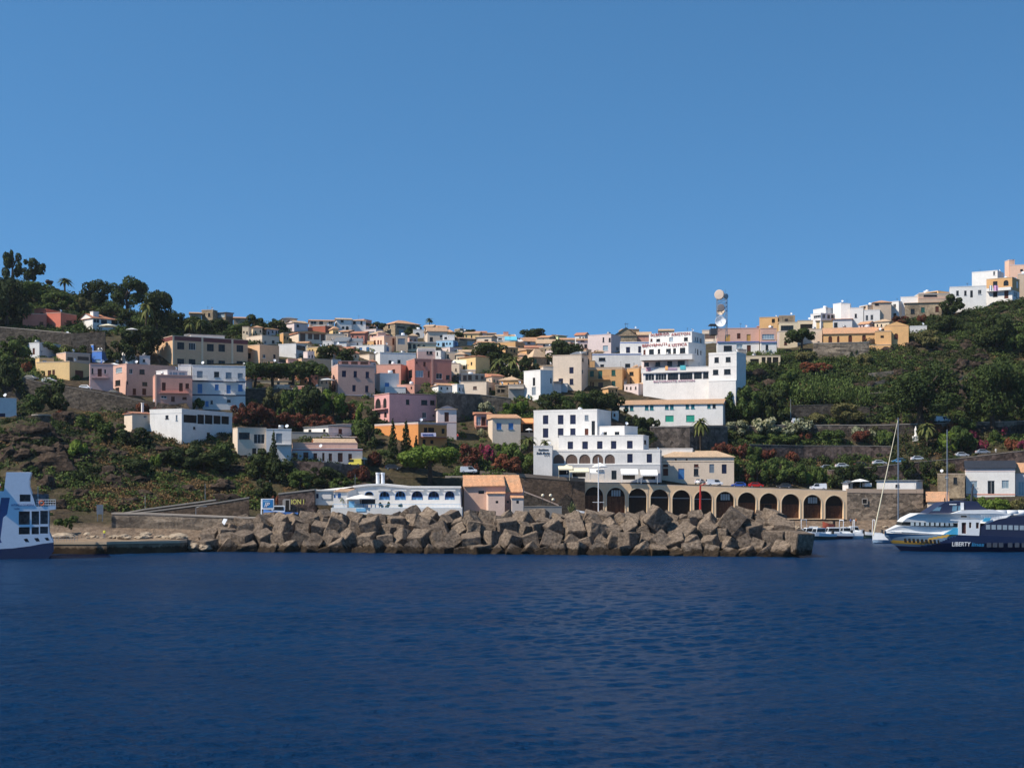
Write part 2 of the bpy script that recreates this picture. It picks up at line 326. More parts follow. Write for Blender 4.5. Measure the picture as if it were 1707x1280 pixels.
def sea():
    rg = np.random.default_rng(3); nt_, nr = 760, 720; tt = np.linspace(-0.56, 0.56, nt_); Y = 38*np.exp(np.linspace(0, math.log(345/38), nr))
    YY, TT = np.meshgrid(Y, tt); XX = TT*YY; Z = np.zeros_like(XX); dY = YY*math.log(345/38)/nr
    for k in range(64):
        lam = 0.5*(4.5/0.4)**(rg.uniform()**1.2); th = R(-70)+rg.normal()*.5; kk = 2*math.pi/lam; amp = .05*lam**.7/5.2*rg.uniform(.5, 1.4)
        fade = np.clip((lam/dY-2.2)/2, 0, 1); ph = kk*(math.cos(th)*XX+math.sin(th)*YY)+rg.uniform(0, 6.28); Z += amp*fade*(np.sin(ph)+.25*np.cos(2*ph))
    gust = .75+.35*np.sin(XX*.021+YY*.043+1)*np.sin(YY*.019-XX*.013); edge = np.clip((345-YY)/40, 0, 1)*np.clip((.56-np.abs(TT))/.03, 0, 1); Z = Z*gust*edge+.04
    v = np.stack([XX, YY, Z], -1).reshape(-1, 3); a = (np.arange(nt_-1)[:, None]*nr+np.arange(nr-1)[None]).ravel(); f = np.stack([a, a+nr, a+nr+1, a+1], 1)
    flat = np.array([(x, y, -.02) for x, y in ((-4000, -300), (4000, -300), (4000, 620), (-4000, 620))]); b = len(v); v = np.concatenate([v, flat]); f = np.concatenate([f, [[b, b+1, b+2, b+3]]])
    me = bpy.data.meshes.new('water'); me.vertices.add(len(v)); me.vertices.foreach_set('co', v.astype(np.float32).ravel()); me.loops.add(len(f)*4); me.loops.foreach_set('vertex_index', f.astype(np.int32).ravel())
    me.polygons.add(len(f)); me.polygons.foreach_set('loop_start', np.arange(0, len(f)*4, 4, dtype=np.int32)); me.update(calc_edges=True); me.polygons.foreach_set('use_smooth', [True]*len(f)); me.materials.append(water_mat())
    o = bpy.data.objects.new('water', me); C.objects.link(o); tag(o, 'dark blue sea with small choppy waves', None, None, 'structure')
sea()
# ------------------------------------------------------------ houses
CR = dict(A=(0,400,5.334), B=(0,620,4), C=(240,500,6.4), D=(200,640,4.922), E=(440,500,6.4), F=(470,640,5.334), G=(660,510,6.565), H=(740,640,5.334),
    I=(860,520,6.4), J=(1040,470,6.096), K=(860,660,5.334), L=(1080,640,5.334), M=(1240,480,6.4), N=(1460,420,6.4), O=(1340,600,4.651), Z=(0,0,1))
def solve_plan(xl, xc, xr, D, deep=10.0):
    X0 = (xc-CX)*D/FX; s_ = FX/D; L = (xc-xl)/s_; Rr = (xr-xc)/s_; phi = math.atan((xc-CX)/FX)
    if Rr >= L:
        d = max(min(Rr, deep), L*1.25, 4.5); te = math.asin(min(0.95, L/d))
    else:
        w = max(min(L, deep), Rr*1.25, 4.5); te = math.acos(min(0.999, max(0.04, Rr/w)))
    th = te-phi; ct, st = math.cos(th), math.sin(th); tr = (xr-CX)/FX; tl = (xl-CX)/FX
    w = (tr*D-X0)/(ct-tr*st) if Rr > 0.3 else deep*0.7; dd = (X0-tl*D)/(st+tl*ct) if L > 0.3 and te > 0.03 else min(max(Rr, 4.5), deep)
    return X0, th, max(w, 1), max(dd, 1)
LASTD = [0, None]
def roof_mesh(kind, w, d, h, rh, ov=0.35):
    mb = MB(); x0, x1, y0, y1 = -ov, w+ov, -ov, d+ov; t = 0.18
    if kind == 'hip':
        k = min(w, d)/2*0.95
        if w >= d: r0, r1 = (x0+k, d/2), (x1-k, d/2)
        else: r0, r1 = (w/2, y0+k), (w/2, y1-k)
        vs = [(x0, y0, h), (x1, y0, h), (x1, y1, h), (x0, y1, h), (*r0, h+rh), (*r1, h+rh)]
        fs_ = [[0, 1, 5, 4], [1, 2, 5], [2, 3, 4, 5], [3, 0, 4]] if w >= d else [[0, 1, 4], [1, 2, 5, 4], [2, 3, 5], [3, 0, 4, 5]]
    elif kind == 'gx':
        vs = [(x0, y0, h), (x1, y0, h), (x1, y1, h), (x0, y1, h), (x0, d/2, h+rh), (x1, d/2, h+rh)]; fs_ = [[0, 1, 5, 4], [2, 3, 4, 5]]
    elif kind == 'gy':
        vs = [(x0, y0, h), (x1, y0, h), (x1, y1, h), (x0, y1, h), (w/2, y0, h+rh), (w/2, y1, h+rh)]; fs_ = [[1, 2, 5, 4], [3, 0, 4, 5]]
    elif kind == 'mony':
        vs = [(x0, y0, h), (x1, y0, h), (x1, y1, h), (x0, y1, h), (x1, y0, h+rh), (x1, y1, h+rh)]; fs_ = [[3, 0, 4, 5], [1, 2, 5, 4]]
    else:  # mono, rising to the back
        vs = [(x0, y0, h), (x1, y0, h), (x1, y1, h), (x0, y1, h), (x0, y1, h+rh), (x1, y1, h+rh)]; fs_ = [[0, 1, 5, 4], [1, 2, 5], [2, 3, 4, 5], [3, 0, 4]]
    nv = len(vs); mb.add(vs, fs_)
    low = [(a, b, c-t) for a, b, c in vs[:4]]; mb.add(vs[:4]+low, [[0, 4, 5, 1], [1, 5, 6, 2], [2, 6, 7, 3], [3, 7, 4, 0], [4, 7, 6, 5]])
    return mb
def window_mesh(fn, u0, v0, u1, v1, kind, arched, dep=0.16):
    mb = MB(); f = 0.07 if kind in 'kd' else 0.05; t = 0.06
    def bx(a0, b0, a1, b1, w0, w1, m):
        p = [fn(a, b, w_) for w_ in (w0, w1) for b in (b0, b1) for a in (a0, a1)]
        mb.add(p, [[0, 2, 3, 1], [4, 5, 7, 6], [0, 1, 5, 4], [2, 6, 7, 3], [0, 4, 6, 2], [1, 3, 7, 5]], m)
    bx(u0, v0, u1, v1, dep, dep+0.05, 1)
    if kind != 'k' and not arched:
        bx(u0, v0, u0+f, v1, dep-t, dep-0.003, 0); bx(u1-f, v0, u1, v1, dep-t, dep-0.003, 0)
        bx(u0+f, v1-f, u1-f, v1, dep-t, dep-0.003, 0); bx(u0+f, v0, u1-f, v0+f, dep-t, dep-0.003, 0)
    n = max(1, int(round((u1-u0)/0.9)))
    if kind != 'k':
        for k in range(1, n+1):
            if k < n+0.5 and n > 1 and k < n: c = u0+(u1-u0)*k/n; bx(c-0.03, v0+f+.002, c+0.03, v1-f-.002, dep-t+.01, dep-0.004, 0)
        if n == 1 and u1-u0 > 0.7: c = (u0+u1)/2; bx(c-0.03, v0+f+.002, c+0.03, v1-f-.002, dep-t+.01, dep-0.004, 0)
        if kind in 'bgGlstr':
            k = v0+0.18
            while k < v1-0.15: bx(u0+f+0.04, k, u1-f-0.04, k+0.05, dep-0.03, dep-0.005, 1); k += 0.16
    if not arched and kind != 'k' and v1-v0 < 1.9: bx(u0-0.1, v0-0.1, u1+0.1, v0-0.01, -0.12, dep-0.1, 0)
    return mb
BUILT = []
def house(name, label, cat, crop, xl, xc, xr, yt, yb, wall, roof=None, wins=(), feats=(), D=None, deep=10.0, group=None, fd=-7.0):
    """one building, or with name 'wing' a further volume of the last building"""
    ox, oy, sc = CR[crop]; xl, xc, xr = [ox+v/sc for v in (xl, xc, xr)]; yt, yb = oy+yt/sc, oy+yb/sc
    wing = name == 'wing'
    if D is None: D = hit(xc, yb)
    elif isinstance(D, str): D = LASTD[0]+float(D)
    if not wing: LASTD[0] = D
    X0, th, w, d = solve_plan(xl, xc, xr, D, deep)
    zb = CAMH-(yb-CY)*D/FX; zt = CAMH-(yt-CY)*D/FX; h = zt-zb
    if wing:
        root = LASTD[1]; dx = Vector((X0, D, zb))-root.location; rt = root.rotation_euler.z
        o = bpy.data.objects.new('wing', None)
        base = Matrix.Rotation(-rt, 4, 'Z') @ Matrix.Translation(dx) @ Matrix.Rotation(th, 4, 'Z')
    else:
        root = empty(name, (X0, D, zb), th); tag(root, label, cat, group); LASTD[1] = root; base = Matrix.Identity(4)
        BUILT.append((xl, xc, xr, yt, yb))
    Fn = lambda u, v, k: Vector((u, k, v)); Ln = lambda u, v, k: Vector((k, u, v))
    holes = {'F': [], 'L': []}; wl_ = []
    for wi in wins:
        kind, x0, y0, x1, y1 = wi[:5]; arched = len(wi) > 5; x0, x1 = ox+x0/sc, ox+x1/sc; y0, y1 = oy+y0/sc, oy+y1/sc
        face = 'F' if (x0+x1)/2 >= xc else 'L'; ct, st = math.cos(th), math.sin(th)
        def uv(px, py):
            t = (px-CX)/FX
            if face == 'F': a = (t*D-X0)/(ct-t*st); Y = D+a*st
            else: a = (X0-t*D)/(st+t*ct); Y = D+a*ct
            return a, CAMH-(py-CY)*Y/FX-zb
        (a0, b1), (a1, b0) = uv(x0, (y0)), uv(x1, y1)
        if a0 > a1: a0, a1 = a1, a0
        W = w if face == 'F' else d
        a0 = max(a0, 0.12); a1 = min(a1, W-0.12); b1 = min(b1, h-0.2)
        if a1-a0 < 0.25 or b1-b0 < 0.3: continue
        if any(not (a1 < q[0]-0.05 or a0 > q[2]+0.05 or b1 < q[1]-0.05 or b0 > q[3]+0.05) for q in holes[face]): continue
        holes[face].append((a0, b0, a1, b1, arched, kind))
    mbw = MB()
    for face, fn, W in (('F', Fn, w), ('L', Ln, d)):
        hs = []
        for a0, b0, a1, b1, ar, kd in holes[face]:
            if ar:
                r = (a1-a0)/2; cy_ = b1-min(r, (b1-b0)*0.7); ry = b1-cy_; c = (a0+a1)/2
                hs.append([(a0, b0), (a1, b0)]+[(c+r*math.cos(math.pi*k/10), cy_+ry*math.sin(math.pi*k/10)) for k in range(11)])
            else: hs.append([(a0, b0), (a1, b0), (a1, b1), (a0, b1)])
        mbw.plate(fn, [(0, fd), (W, fd), (W, h), (0, h)], hs, 0.28)
    mbw.quad((w, 0, fd), (w, d, fd), (w, d, h), (w, 0, h)); mbw.quad((w, d, fd), (0, d, fd), (0, d, h), (w, d, h)); mbw.quad((0, 0, h), (w, 0, h), (w, d, h), (0, d, h))
    rk = roof[0] if roof else None
    if rk and (xc-xl) > (xr-xc): rk = {'gx': 'gy', 'gy': 'gx', 'mono': 'mony'}.get(rk, rk)
    if rk in ('gx', 'gy', 'mono', 'mony'):      # gable walls under the tiles
        rh = roof[1]/sc*D/FX
        if rk == 'gx': mbw.add([(0.01, 0, h), (0.01, d, h), (0.01, d/2, h+rh*.97), (w-.01, 0, h), (w-.01, d, h), (w-.01, d/2, h+rh*.97)], [[0, 1, 2], [3, 5, 4]])
        if rk == 'gy': mbw.add([(0, 0.01, h), (w, 0.01, h), (w/2, 0.01, h+rh*.97)], [[0, 1, 2]])
        if rk == 'mony': mbw.add([(0, 0.01, h), (w, 0.01, h), (w, 0.01, h+rh*.97), (0, d-.01, h), (w, d-.01, h), (w, d-.01, h+rh*.97)], [[0, 1, 2], [3, 5, 4]])
        if rk == 'mono': mbw.add([(0.01, 0, h), (0.01, d, h), (0.01, d, h+rh*.97), (w-.01, 0, h), (w-.01, d, h), (w-.01, d, h+rh*.97)], [[0, 1, 2], [3, 5, 4]])
    mt = PA[wall]
    def fin(mb, nm, mats, parent=None, smooth=False):
        mb.v = [tuple(base @ Vector(v)) for v in mb.v]
        return mb.build(nm, mats, parent or root, smooth)
    host = fin(mbw, 'wing' if wing else 'wall', mt)
    sub = host if wing else root
    if rk: fin(roof_mesh(rk, w, d, h, roof[1]/sc*D/FX, roof[3] if len(roof) > 3 else 0.35), 'roof', T[roof[2]], sub)
    else:
        mb = MB(); mb.box(-0.07, w+0.07, -0.07, d+0.07, h+0.003, h+0.2); cop = roof_cap.get(wall, PA['greyw'])
        fin(mb, 'roof', cop, sub)
    for face, fn in (('F', Fn), ('L', Ln)):
        for a0, b0, a1, b1, ar, kd in holes[face]:
            pk = PANE[kd]; fr = frame_s if kd in 'k' else (frame_w if kd in 'w' or (kd == 'd' and rnd.random() < .18) else frame_d if kd == 'd' else pk)
            nm = 'door' if (b0 < 0.35 and b1-b0 > 1.8 and a1-a0 < 2.2) else 'window'
            fin(window_mesh(fn, a0, b0, a1, b1, kd, ar), nm, [fr, pk], sub)
    for ft in feats:
        k = ft[0]
        if k == 'balcony':
            _, x0, x1, y, rail, fm = ft; x0, x1, y = ox+x0/sc, ox+x1/sc, oy+y/sc
            onL = (x0+x1)/2 < xc; ct, st = math.cos(th), math.sin(th)
            def uu(px):
                t = (px-CX)/FX; return (X0-t*D)/(st+t*ct) if onL else (t*D-X0)/(ct-t*st)
            a0, a1 = sorted((uu(x0), uu(x1))); z = CAMH-(y-CY)*D/FX-zb; fn = Ln if onL else Fn; mb = MB()
            def bx(a0_, b0_, a1_, b1_, w0, w1, m):
                p = [fn(a, b, w_) for w_ in (w0, w1) for b in (b0_, b1_) for a in (a0_, a1_)]
                mb.add(p, [[0, 2, 3, 1], [4, 5, 7, 6], [0, 1, 5, 4], [2, 6, 7, 3], [0, 4, 6, 2], [1, 3, 7, 5]], m)
            bx(a0, z-0.18, a1, z, -1.1, -0.01, 0)
            if rail == 'solid': bx(a0, z+.002, a1, z+0.95, -1.1, -1.0, 0); bx(a0, z+.002, a0+.1, z+.95, -1.0, -.01, 0); bx(a1-.1, z+.002, a1, z+.95, -1.0, -.01, 0)
            elif rail:
                bx(a0, z+0.95, a1, z+1.0, -1.09, -1.04, 1); k_ = a0
                while k_ < a1: bx(k_, z+.002, k_+0.03, z+0.948, -1.08, -1.05, 1); k_ += 0.25
            fin(mb, 'balcony', [PA[fm], dmetal], sub)
        elif k == 'band':     # projecting string course / painted band on the F face
            _, y0, y1, mm = ft; z1 = CAMH-(oy+y0/sc-CY)*D/FX-zb; z0 = CAMH-(oy+y1/sc-CY)*D/FX-zb; mb = MB()
            mb.box(-0.05, w+0.05, -0.05, -0.003, z0, z1); mb.box(-0.05, -0.003, 0.0, d, z0, z1); fin(mb, 'band', mm if not isinstance(mm, str) else PA[mm], sub)
        elif k == 'chimney':
            _, x0, x1, y0, mm = ft; a0 = (ox+x0/sc-xc)*D/FX; a1 = (ox+x1/sc-xc)*D/FX; z = CAMH-(oy+y0/sc-CY)*D/FX-zb; mb = MB()
            mb.box(a0, a1, 1.5, 1.5+(a1-a0), h-0.5, z); mb.box(a0-.08, a1+.08, 1.42, 1.58+(a1-a0), z+.002, z+.15); fin(mb, 'chimney', PA[mm], sub)
        elif k == 'pier':
            _, x0, x1, mm = ft; t = (ox+x0/sc-CX)/FX; a0 = (t*D-X0)/(math.cos(th)-t*math.sin(th)); t = (ox+x1/sc-CX)/FX; a1 = (t*D-X0)/(math.cos(th)-t*math.sin(th))
            mb = MB(); mb.box(a0, a1, -0.12, -0.003, fd, h-0.02); fin(mb, 'pilaster', PA[mm], sub)
    if not rk and cat != 'wall' and w > 3 and d > 3:
        q = rnd.random()
        if q < 0.5 and yt < 640: 
            mb = MB(); ax, ay = rnd.uniform(1, w-1), rnd.uniform(1, d-1); ah = rnd.uniform(1.6, 2.8); mb.tube([(ax, ay, h), (ax, ay, h+ah)], [0.04, 0.03], 5)
            for k in range(4): mb.box(ax-0.5+0.1*k, ax+0.5-0.1*k, ay-0.03, ay+0.03, h+ah-0.15*k-0.06, h+ah-0.15*k-.02)
            fin(mb, 'antenna', dmetal, sub)
        if 0.3 < q < 0.75:
            mb = MB(); ax = rnd.uniform(1, w-1); M_ = Matrix.Translation((ax, 0.9, h+0.9)) @ Matrix.Rotation(rnd.uniform(-0.8, 0.8), 4, 'Z') @ Matrix.Rotation(R(60), 4, 'X')
            mb.lathe([(0.0, 0.0), (0.25, 0.03), (0.45, 0.12), (0.44, 0.15), (0.24, 0.06), (0.0, 0.03)], 12, 0, M_); mb.tube([(ax, 0.95, h), (ax, 0.95, h+0.85)], [0.04, 0.04], 5)
            fin(mb, 'satellite_dish', wmetal, sub)
        if q > 0.72:
            mb = MB(); ax, ay = rnd.uniform(0.8, max(1, w-2)), rnd.uniform(1.2, max(1.3, d-1.2)); mb.tube([(ax, ay, h+0.75), (ax+1.3, ay, h+0.75)], [0.5, 0.5], 12); mb.box(ax+.1, ax+.25, ay-.4, ay+.4, h+.19, h+.4); mb.box(ax+1.05, ax+1.2, ay-.4, ay+.4, h+.19, h+.4)
            fin(mb, 'water_tank', wmetal if q > 0.86 else metal, sub, True)
    return root
roof_cap = {}
for k_ in PA:
    roof_cap[k_] = PA[k_] if k_ in ('white', 'bluew', 'greyw', 'arc', 'conc') else (PA['beige'] if k_ in ('stone', 'dstone', 'ochre', 'tan', 'yellow', 'apricot', 'lime', 'cream') else PA['pinkw'] if k_ in ('pinkw', 'peach') else PA['rose'] if k_ in ('pink', 'mauve', 'rose', 'salmon', 'red', 'terra') else PA['greyw'])
HW = 'house'
H_ = house
# --- left hill
H_('villa','coral red house half hidden by the big tree at the far left',HW,'A',-90,-85,88,632,715,'red',None,[('r',20,655,45,700)])
H_('villa','coral red villa with a low flat wing, above the pale garden wall',HW,'A',412,540,682,648,800,'red',None,[('r',590,712,635,790),('d',420,735,428,790)])
H_('wing','','','A',200,203,415,655,792,'red',None,[('r',352,728,385,780)])
H_('wing','','','A',305,408,530,612,700,'red',('gx',12,'rtile'),[('r',355,645,385,675)],D='+4')
H_('villa','white villa with a red tile roof and four dark windows',HW,'A',700,825,1122,692,806,'white',('gx',50,'rtile'),[('d',832,700,885,740),('d',898,708,952,745),('d',990,712,1045,752),('d',1068,720,1098,758),('d',712,662,730,690)],[('chimney',850,905,632,'white')])
H_('shed','low white shed under the pale garden wall',HW,'A',505,560,690,845,895,'white',None,[('d',590,862,620,885)])
H_('house','plain white cube house above the yellow one at the left',HW,'A',210,350,550,915,1062,'greyw',None,[('d',240,968,262,1015),('r',290,962,310,1018),('d',487,972,515,1005)])
H_('house','yellow house with parapet beside the sloping road at the left',HW,'A',325,618,792,1082,1250,'yellow',None,[('r',668,1155,742,1235),('r',335,1165,348,1200),('r',385,1165,400,1215),('r',425,1160,455,1205),('r',465,1155,488,1205)])
H_('wing','','','A',312,350,480,1050,1110,'yellow',None,[('w',380,1070,415,1090)],D='+9')
H_('house','peach terrace house with a brown canopy, behind the yellow house',HW,'A',500,585,802,1002,1110,'peach',None,[('o',600,1040,650,1075),('o',690,1035,790,1070)])
H_('house','bright blue house with a flat roof among pink ones',HW,'A',722,830,905,935,1062,'blue',None,[('d',730,950,748,992),('w',765,950,780,975),('d',803,955,822,1012)])
H_('wing','','','A',820,905,960,992,1085,'blue',None,[('w',845,1060,895,1085)],D='-3')
H_('house','mauve house with a balcony right of the yellow house',HW,'A',795,800,1006,1102,1345,'mauve',None,[('d',815,1140,830,1190),('r',868,1145,905,1215),('d',925,1150,945,1190)],[('balcony',812,965,1222,'bars','mauve')])
H_('house','small white house with a round dome on its roof',HW,'A',1030,1180,1240,1032,1110,'white',None,[('d',1203,1060,1228,1092),('d',1075,1070,1090,1090)])
_mb = MB(); _mb.lathe([(1.9*math.cos(a), 1.9*math.sin(a)) for a in [0, .3, .6, .9, 1.2, 1.5, 1.57]], 18); _r = LASTD[1]; _o = _mb.build('dome', PA['white'], _r, True); _o.location = (2.2, 3, CAMH+(CY-(400+1030/5.334))*LASTD[0]/FX-_r.location.z)
H_('house','small pink house beside the domed white one',HW,'A',1236,1240,1335,1032,1110,'pinkw',None,[('d',1270,1060,1290,1085)])
H_('apartment_house','long dusty pink house with square windows above the left road',HW,'A',1005,1125,1592,1104,1385,'rose',None,[('d',1150,1145,1178,1190),('d',1240,1150,1286,1195),('d',1025,1250,1070,1290),('d',1115,1255,1140,1282),('d',1265,1262,1310,1298),('w',1030,1140,1085,1175),('d',1025,1315,1060,1360),('r',1180,1320,1210,1375),('r',1265,1320,1300,1380)])
H_('house','salmon pink house with a balcony and a glazed roof veranda',HW,'C',95,120,516,802,1135,'salmon',None,[('r',192,880,232,968),('r',375,885,415,975),('r',443,890,480,942),('r',290,1030,328,1082),('r',410,1035,455,1062),('d',180,1022,242,1050)],[('balcony',165,475,988,'bars','salmon'),('pier',120,135,'peach')])
H_('wing','','','C',130,250,462,752,815,'greyw',None,[('w',275,765,300,815),('w',310,765,360,815),('w',375,765,440,815)],D='+2')
H_('apartment_house','bluish white three storey house with blue shutters and navy bands',HW,'C',512,516,1082,700,1160,'bluew',None,[('s',565,757,627,832),('d',748,765,802,822),('s',872,772,935,840),('s',1000,780,1055,835),('l',572,895,622,995),('l',757,900,797,960),('l',880,908,925,1000),('l',1005,900,1053,972),('l',580,1075,612,1135),('l',655,1078,690,1135),('d',710,1070,735,1110),('d',885,1062,925,1092)],
   [('band',858,872,PANE['b']),('band',1004,1018,PANE['b']),('balcony',535,680,852,'bars','bluew'),('balcony',850,985,860,'bars','bluew'),('balcony',855,980,1003,'bars','bluew')])
H_('wing','','','C',365,505,512,695,770,'white',None,[],D='+5')
H_('school','large tan block with a maroon roof band and big square windows','building','C',118,305,1107,385,692,'tan',None,[('d',355,450,430,530),('d',478,457,550,535),('d',672,468,745,550),('d',795,472,865,554),('d',988,480,1060,558),('d',355,625,430,688),('d',478,630,550,688),('d',672,638,745,692),('d',795,645,865,694),('d',988,650,1052,686),('d',137,500,155,690)],
   [('band',385,428,plain('maroon_band',(0.16,0.05,0.05),0.7)),('pier',612,632,'lime'),('pier',932,952,'lime'),('pier',305,322,'lime')],deep=16)
H_('wing','','','C',440,500,860,362,400,'white',('mono',28,'gtile'),[],D='+8')
H_('house','stone coloured house on the left skyline with a dark veranda',HW,'C',615,735,785,108,215,'stone',None,[('d',635,145,652,172),('d',683,140,708,176)])
H_('wing','','','C',738,870,950,130,215,'stone',('mono',6,'gtile'),[('w',750,138,860,180),('s',880,135,945,180)],D='+3')
H_('house','low house with an orange roof on the left skyline',HW,'C',955,960,1112,190,215,'stone',('gx',18,'otile'),[])
H_('house','terracotta roofed house left of the stone veranda house',HW,'C',488,492,612,140,180,'stone',('gx',18,'tile'),[])
H_('house','cream house with two dark windows right of the tan block',HW,'C',1062,1260,1442,378,482,'cream',None,[('d',1118,425,1140,478),('d',1285,435,1308,470),('d',1365,430,1395,465)])
H_('house','yellow ochre house with a projecting cornice behind the pine row',HW,'C',1105,1235,1442,478,688,'tan',None,[('d',1105,568,1140,622),('d',1265,580,1298,622),('d',1380,580,1405,622),('y',1130,520,1150,545)])
H_('house','low yellow garden house under the pine row',HW,'C',1080,1090,1664,860,935,'lime',None,[('r',1110,870,1150,930),('r',1200,870,1240,930),('d',1420,870,1450,930),('r',1540,875,1580,925)],D=444)
H_('house','grey white house with a dark terrace above the pine row',HW,'E',155,342,446,468,626,'greyw',None,[('d',350,480,440,540)])
H_('house','long beige yellow house with one brown shutter beside the pines',HW,'E',285,402,722,625,800,'tan',None,[('r',618,700,660,788),('d',560,680,575,720)])
H_('house','tiled house on the skyline with dark shaded wall',HW,'E',478,485,748,218,275,'beige',('gx',24,'otile'),[('d',500,225,560,260),('d',590,225,630,260),('d',690,228,735,260)])
H_('house','white house with a tile roof and small arched windows on the skyline',HW,'E',758,775,935,205,335,'white',('gx',22,'ytile'),[('d',818,215,850,240),('d',830,282,860,312,1),('d',873,280,905,322,1)])
H_('wing','','','E',930,935,1086,218,290,'white',('gx',14,'ytile'),[('d',950,228,980,258),('d',1030,225,1050,262)])
H_('house','pinkish white house with steep gable below the skyline',HW,'E',240,322,468,238,338,'pinkw',('gx',30,'ytile'),[('d',270,300,298,332),('d',350,262,375,290)])
H_('house','tan skyline house with a dark hipped roof above the pinkish gable house',HW,'E',180,200,352,195,260,'beige',('hip',22,'gtile'),[('d',280,210,310,230)])
H_('house','low brick red wall of a house right of the long veranda',HW,'E',520,655,722,275,350,'brick',None,[])
H_('house','cream veranda house with columns under a long salmon roof slab',HW,'E',272,370,662,348,465,'cream',('mono',12,'rtile'),[('o',385,355,442,455),('o',470,350,516,420),('o',530,348,592,425),('o',606,350,650,440)])
H_('house','dark brick house with a tile roof behind the veranda house',HW,'E',355,360,522,290,320,'terra',('gx',14,'rtile'),[])
H_('house','low cream wall house left of the grey sheet roofs',HW,'E',660,665,862,365,452,'cream',None,[('d',718,415,740,450)])
H_('house','house with a grey tilted sheet roof behind the round tree',HW,'E',735,880,925,440,500,'greyw',('mono',60,'gtile'),[])
H_('house','second house with a grey sheet roof beside the white terrace house',HW,'E',900,905,1052,440,490,'greyw',('mono',48,'gtile'),[('d',990,455,1005,480)])
H_('house','stone house with a wide orange tile roof on the skyline',HW,'E',1265,1400,1664,245,385,'stone',('hip',48,'otile'),[('d',1325,265,1345,300),('d',1420,280,1500,300),('w',1440,315,1490,370),('d',1560,270,1610,300)])
H_('house','low pink white house with a wide window below the stone house',HW,'E',1065,1195,1272,312,388,'pinkw',None,[('s',1100,340,1180,372),('d',1210,345,1240,375)])
H_('house','white terrace house with grey blue shutters and a peach upper storey',HW,'E',928,1282,1406,482,572,'white',None,[('d',945,510,980,535),('l',1015,508,1048,560),('l',1092,503,1126,562),('l',1308,497,1333,546),('l',1372,502,1403,550)])
H_('wing','','','E',1132,1282,1412,385,484,'peach',None,[('r',1175,430,1192,472),('r',1210,430,1228,472),('r',1240,430,1256,472),('r',1370,408,1394,482)],D='+4')
H_('house','beige house with a grey loggia right of the peach upper storey',HW,'E',1408,1412,1532,382,562,'beige',None,[('s',1430,410,1505,475),('s',1430,470,1500,480)])
H_('house','cream flat roofed house at the foot of the white terrace house',HW,'E',978,1125,1240,582,642,'cream',None,[])
H_('house','long plain white house with two small windows above the salmon house',HW,'E',1190,1238,1622,562,692,'white',None,[('d',1330,643,1360,682),('d',1425,638,1458,675)])
H_('apartment_house','dusty pink three storey house with five blue grey windows',HW,'E',720,790,1182,690,1012,'rose',None,[('b',832,754,877,822),('b',957,757,993,822),('b',1085,765,1122,830),('b',943,907,980,976),('b',1080,914,1115,980),('r',742,910,765,952)],
   [('band',1006,1014,'pinkw'),('band',690,697,'pinkw')])
H_('wing','','','E',800,803,1135,648,692,'rose',('mono',6,'gtile'),[('o',830,655,900,685),('o',930,655,1000,685),('o',1030,655,1110,685)],D='+3')
H_('house','salmon house with one small brown window between two white houses',HW,'E',1200,1460,1532,690,905,'salmon',None,[('r',1370,740,1400,777)])
H_('house','small white house with rounded top and a blue door',HW,'E',1180,1238,1440,785,995,'white',None,[('l',1290,882,1335,928)])
H_('wing','','','E',1285,1290,1512,932,995,'bluew',None,[],D='-3')
# --- centre
H_('house','terracotta coloured house with a slanted buttress and white framed window',HW,'G',115,205,608,580,885,'terra',None,[('d',140,705,178,785),('d',152,830,175,865),('w',215,705,300,782),('r',350,712,370,782),('d',440,737,506,800),('r',300,612,326,657),('r',220,605,236,630),('d',548,757,590,805)],[('pier',385,408,'salmon')])
H_('house','mauve house with a pale roof slab over the terracotta house',HW,'G',228,240,432,480,592,'mauve',None,[('d',335,492,358,527),('d',366,495,400,528)],[('band',462,492,'bluew')])
H_('house','narrow white house right of the mauve one',HW,'G',432,490,545,492,605,'white',None,[('d',445,505,460,540)])
H_('wing','','','G',495,545,602,605,665,'white',None,[('w',510,620,540,650)],D='-3')
H_('house','light blue house with small arched windows',HW,'G',440,625,682,377,455,'lblue',None,[('d',455,405,475,436,1),('d',505,402,536,438),('d',548,400,566,426,1),('d',583,400,602,426,1),('l',640,387,672,442)])
H_('wing','','','G',512,515,642,318,380,'white',None,[('d',530,340,560,362)],D='+5')
H_('house','cream yellow house with three arches and a grey lean-to roof',HW,'G',125,130,437,402,500,'lime',('mono',40,'gtile'),[('d',132,407,170,472,1),('d',185,415,218,470,1),('d',235,420,262,445,1),('d',290,425,320,445,1)])
H_('house','white rounded house with one large arched opening',HW,'G',185,190,302,262,352,'white',None,[('d',212,290,262,342,1)])
H_('house','cream gabled house with tile roof near the light blue house',HW,'G',320,345,562,275,402,'cream',('gx',55,'tile'),[('d',370,342,406,387),('d',480,320,540,350),('w',310,285,330,310)])
H_('house','brown stone house with tile roof left of the cream gable row',HW,'G',600,690,882,352,442,'stone',('gx',20,'tile'),[('d',700,355,755,375),('w',780,385,870,430)])
H_('house','wide pink house under the light blue house',HW,'G',432,590,722,455,505,'pinkw',None,[('d',640,490,670,505)])
H_('house','low house with pale tile roof behind the yellow house',HW,'G',690,695,822,500,535,'cream',('gx',28,'ytile'),[])
H_('house','beige house with two small windows behind the yellow house',HW,'G',545,700,706,512,595,'beige',None,[('d',560,530,580,572),('d',645,540,665,572)])
H_('house','yellow house with a terrace and a striped cream awning',HW,'G',695,872,1026,545,742,'yellow',('hip',16,'rtile'),[('d',730,640,780,692),('k',818,615,835,650)])
H_('wing','','','G',598,600,870,702,742,'beige',None,[],D='-4')
H_('wing','','','G',610,612,700,620,704,'beige',None,[('d',622,640,672,692)],D='+2')
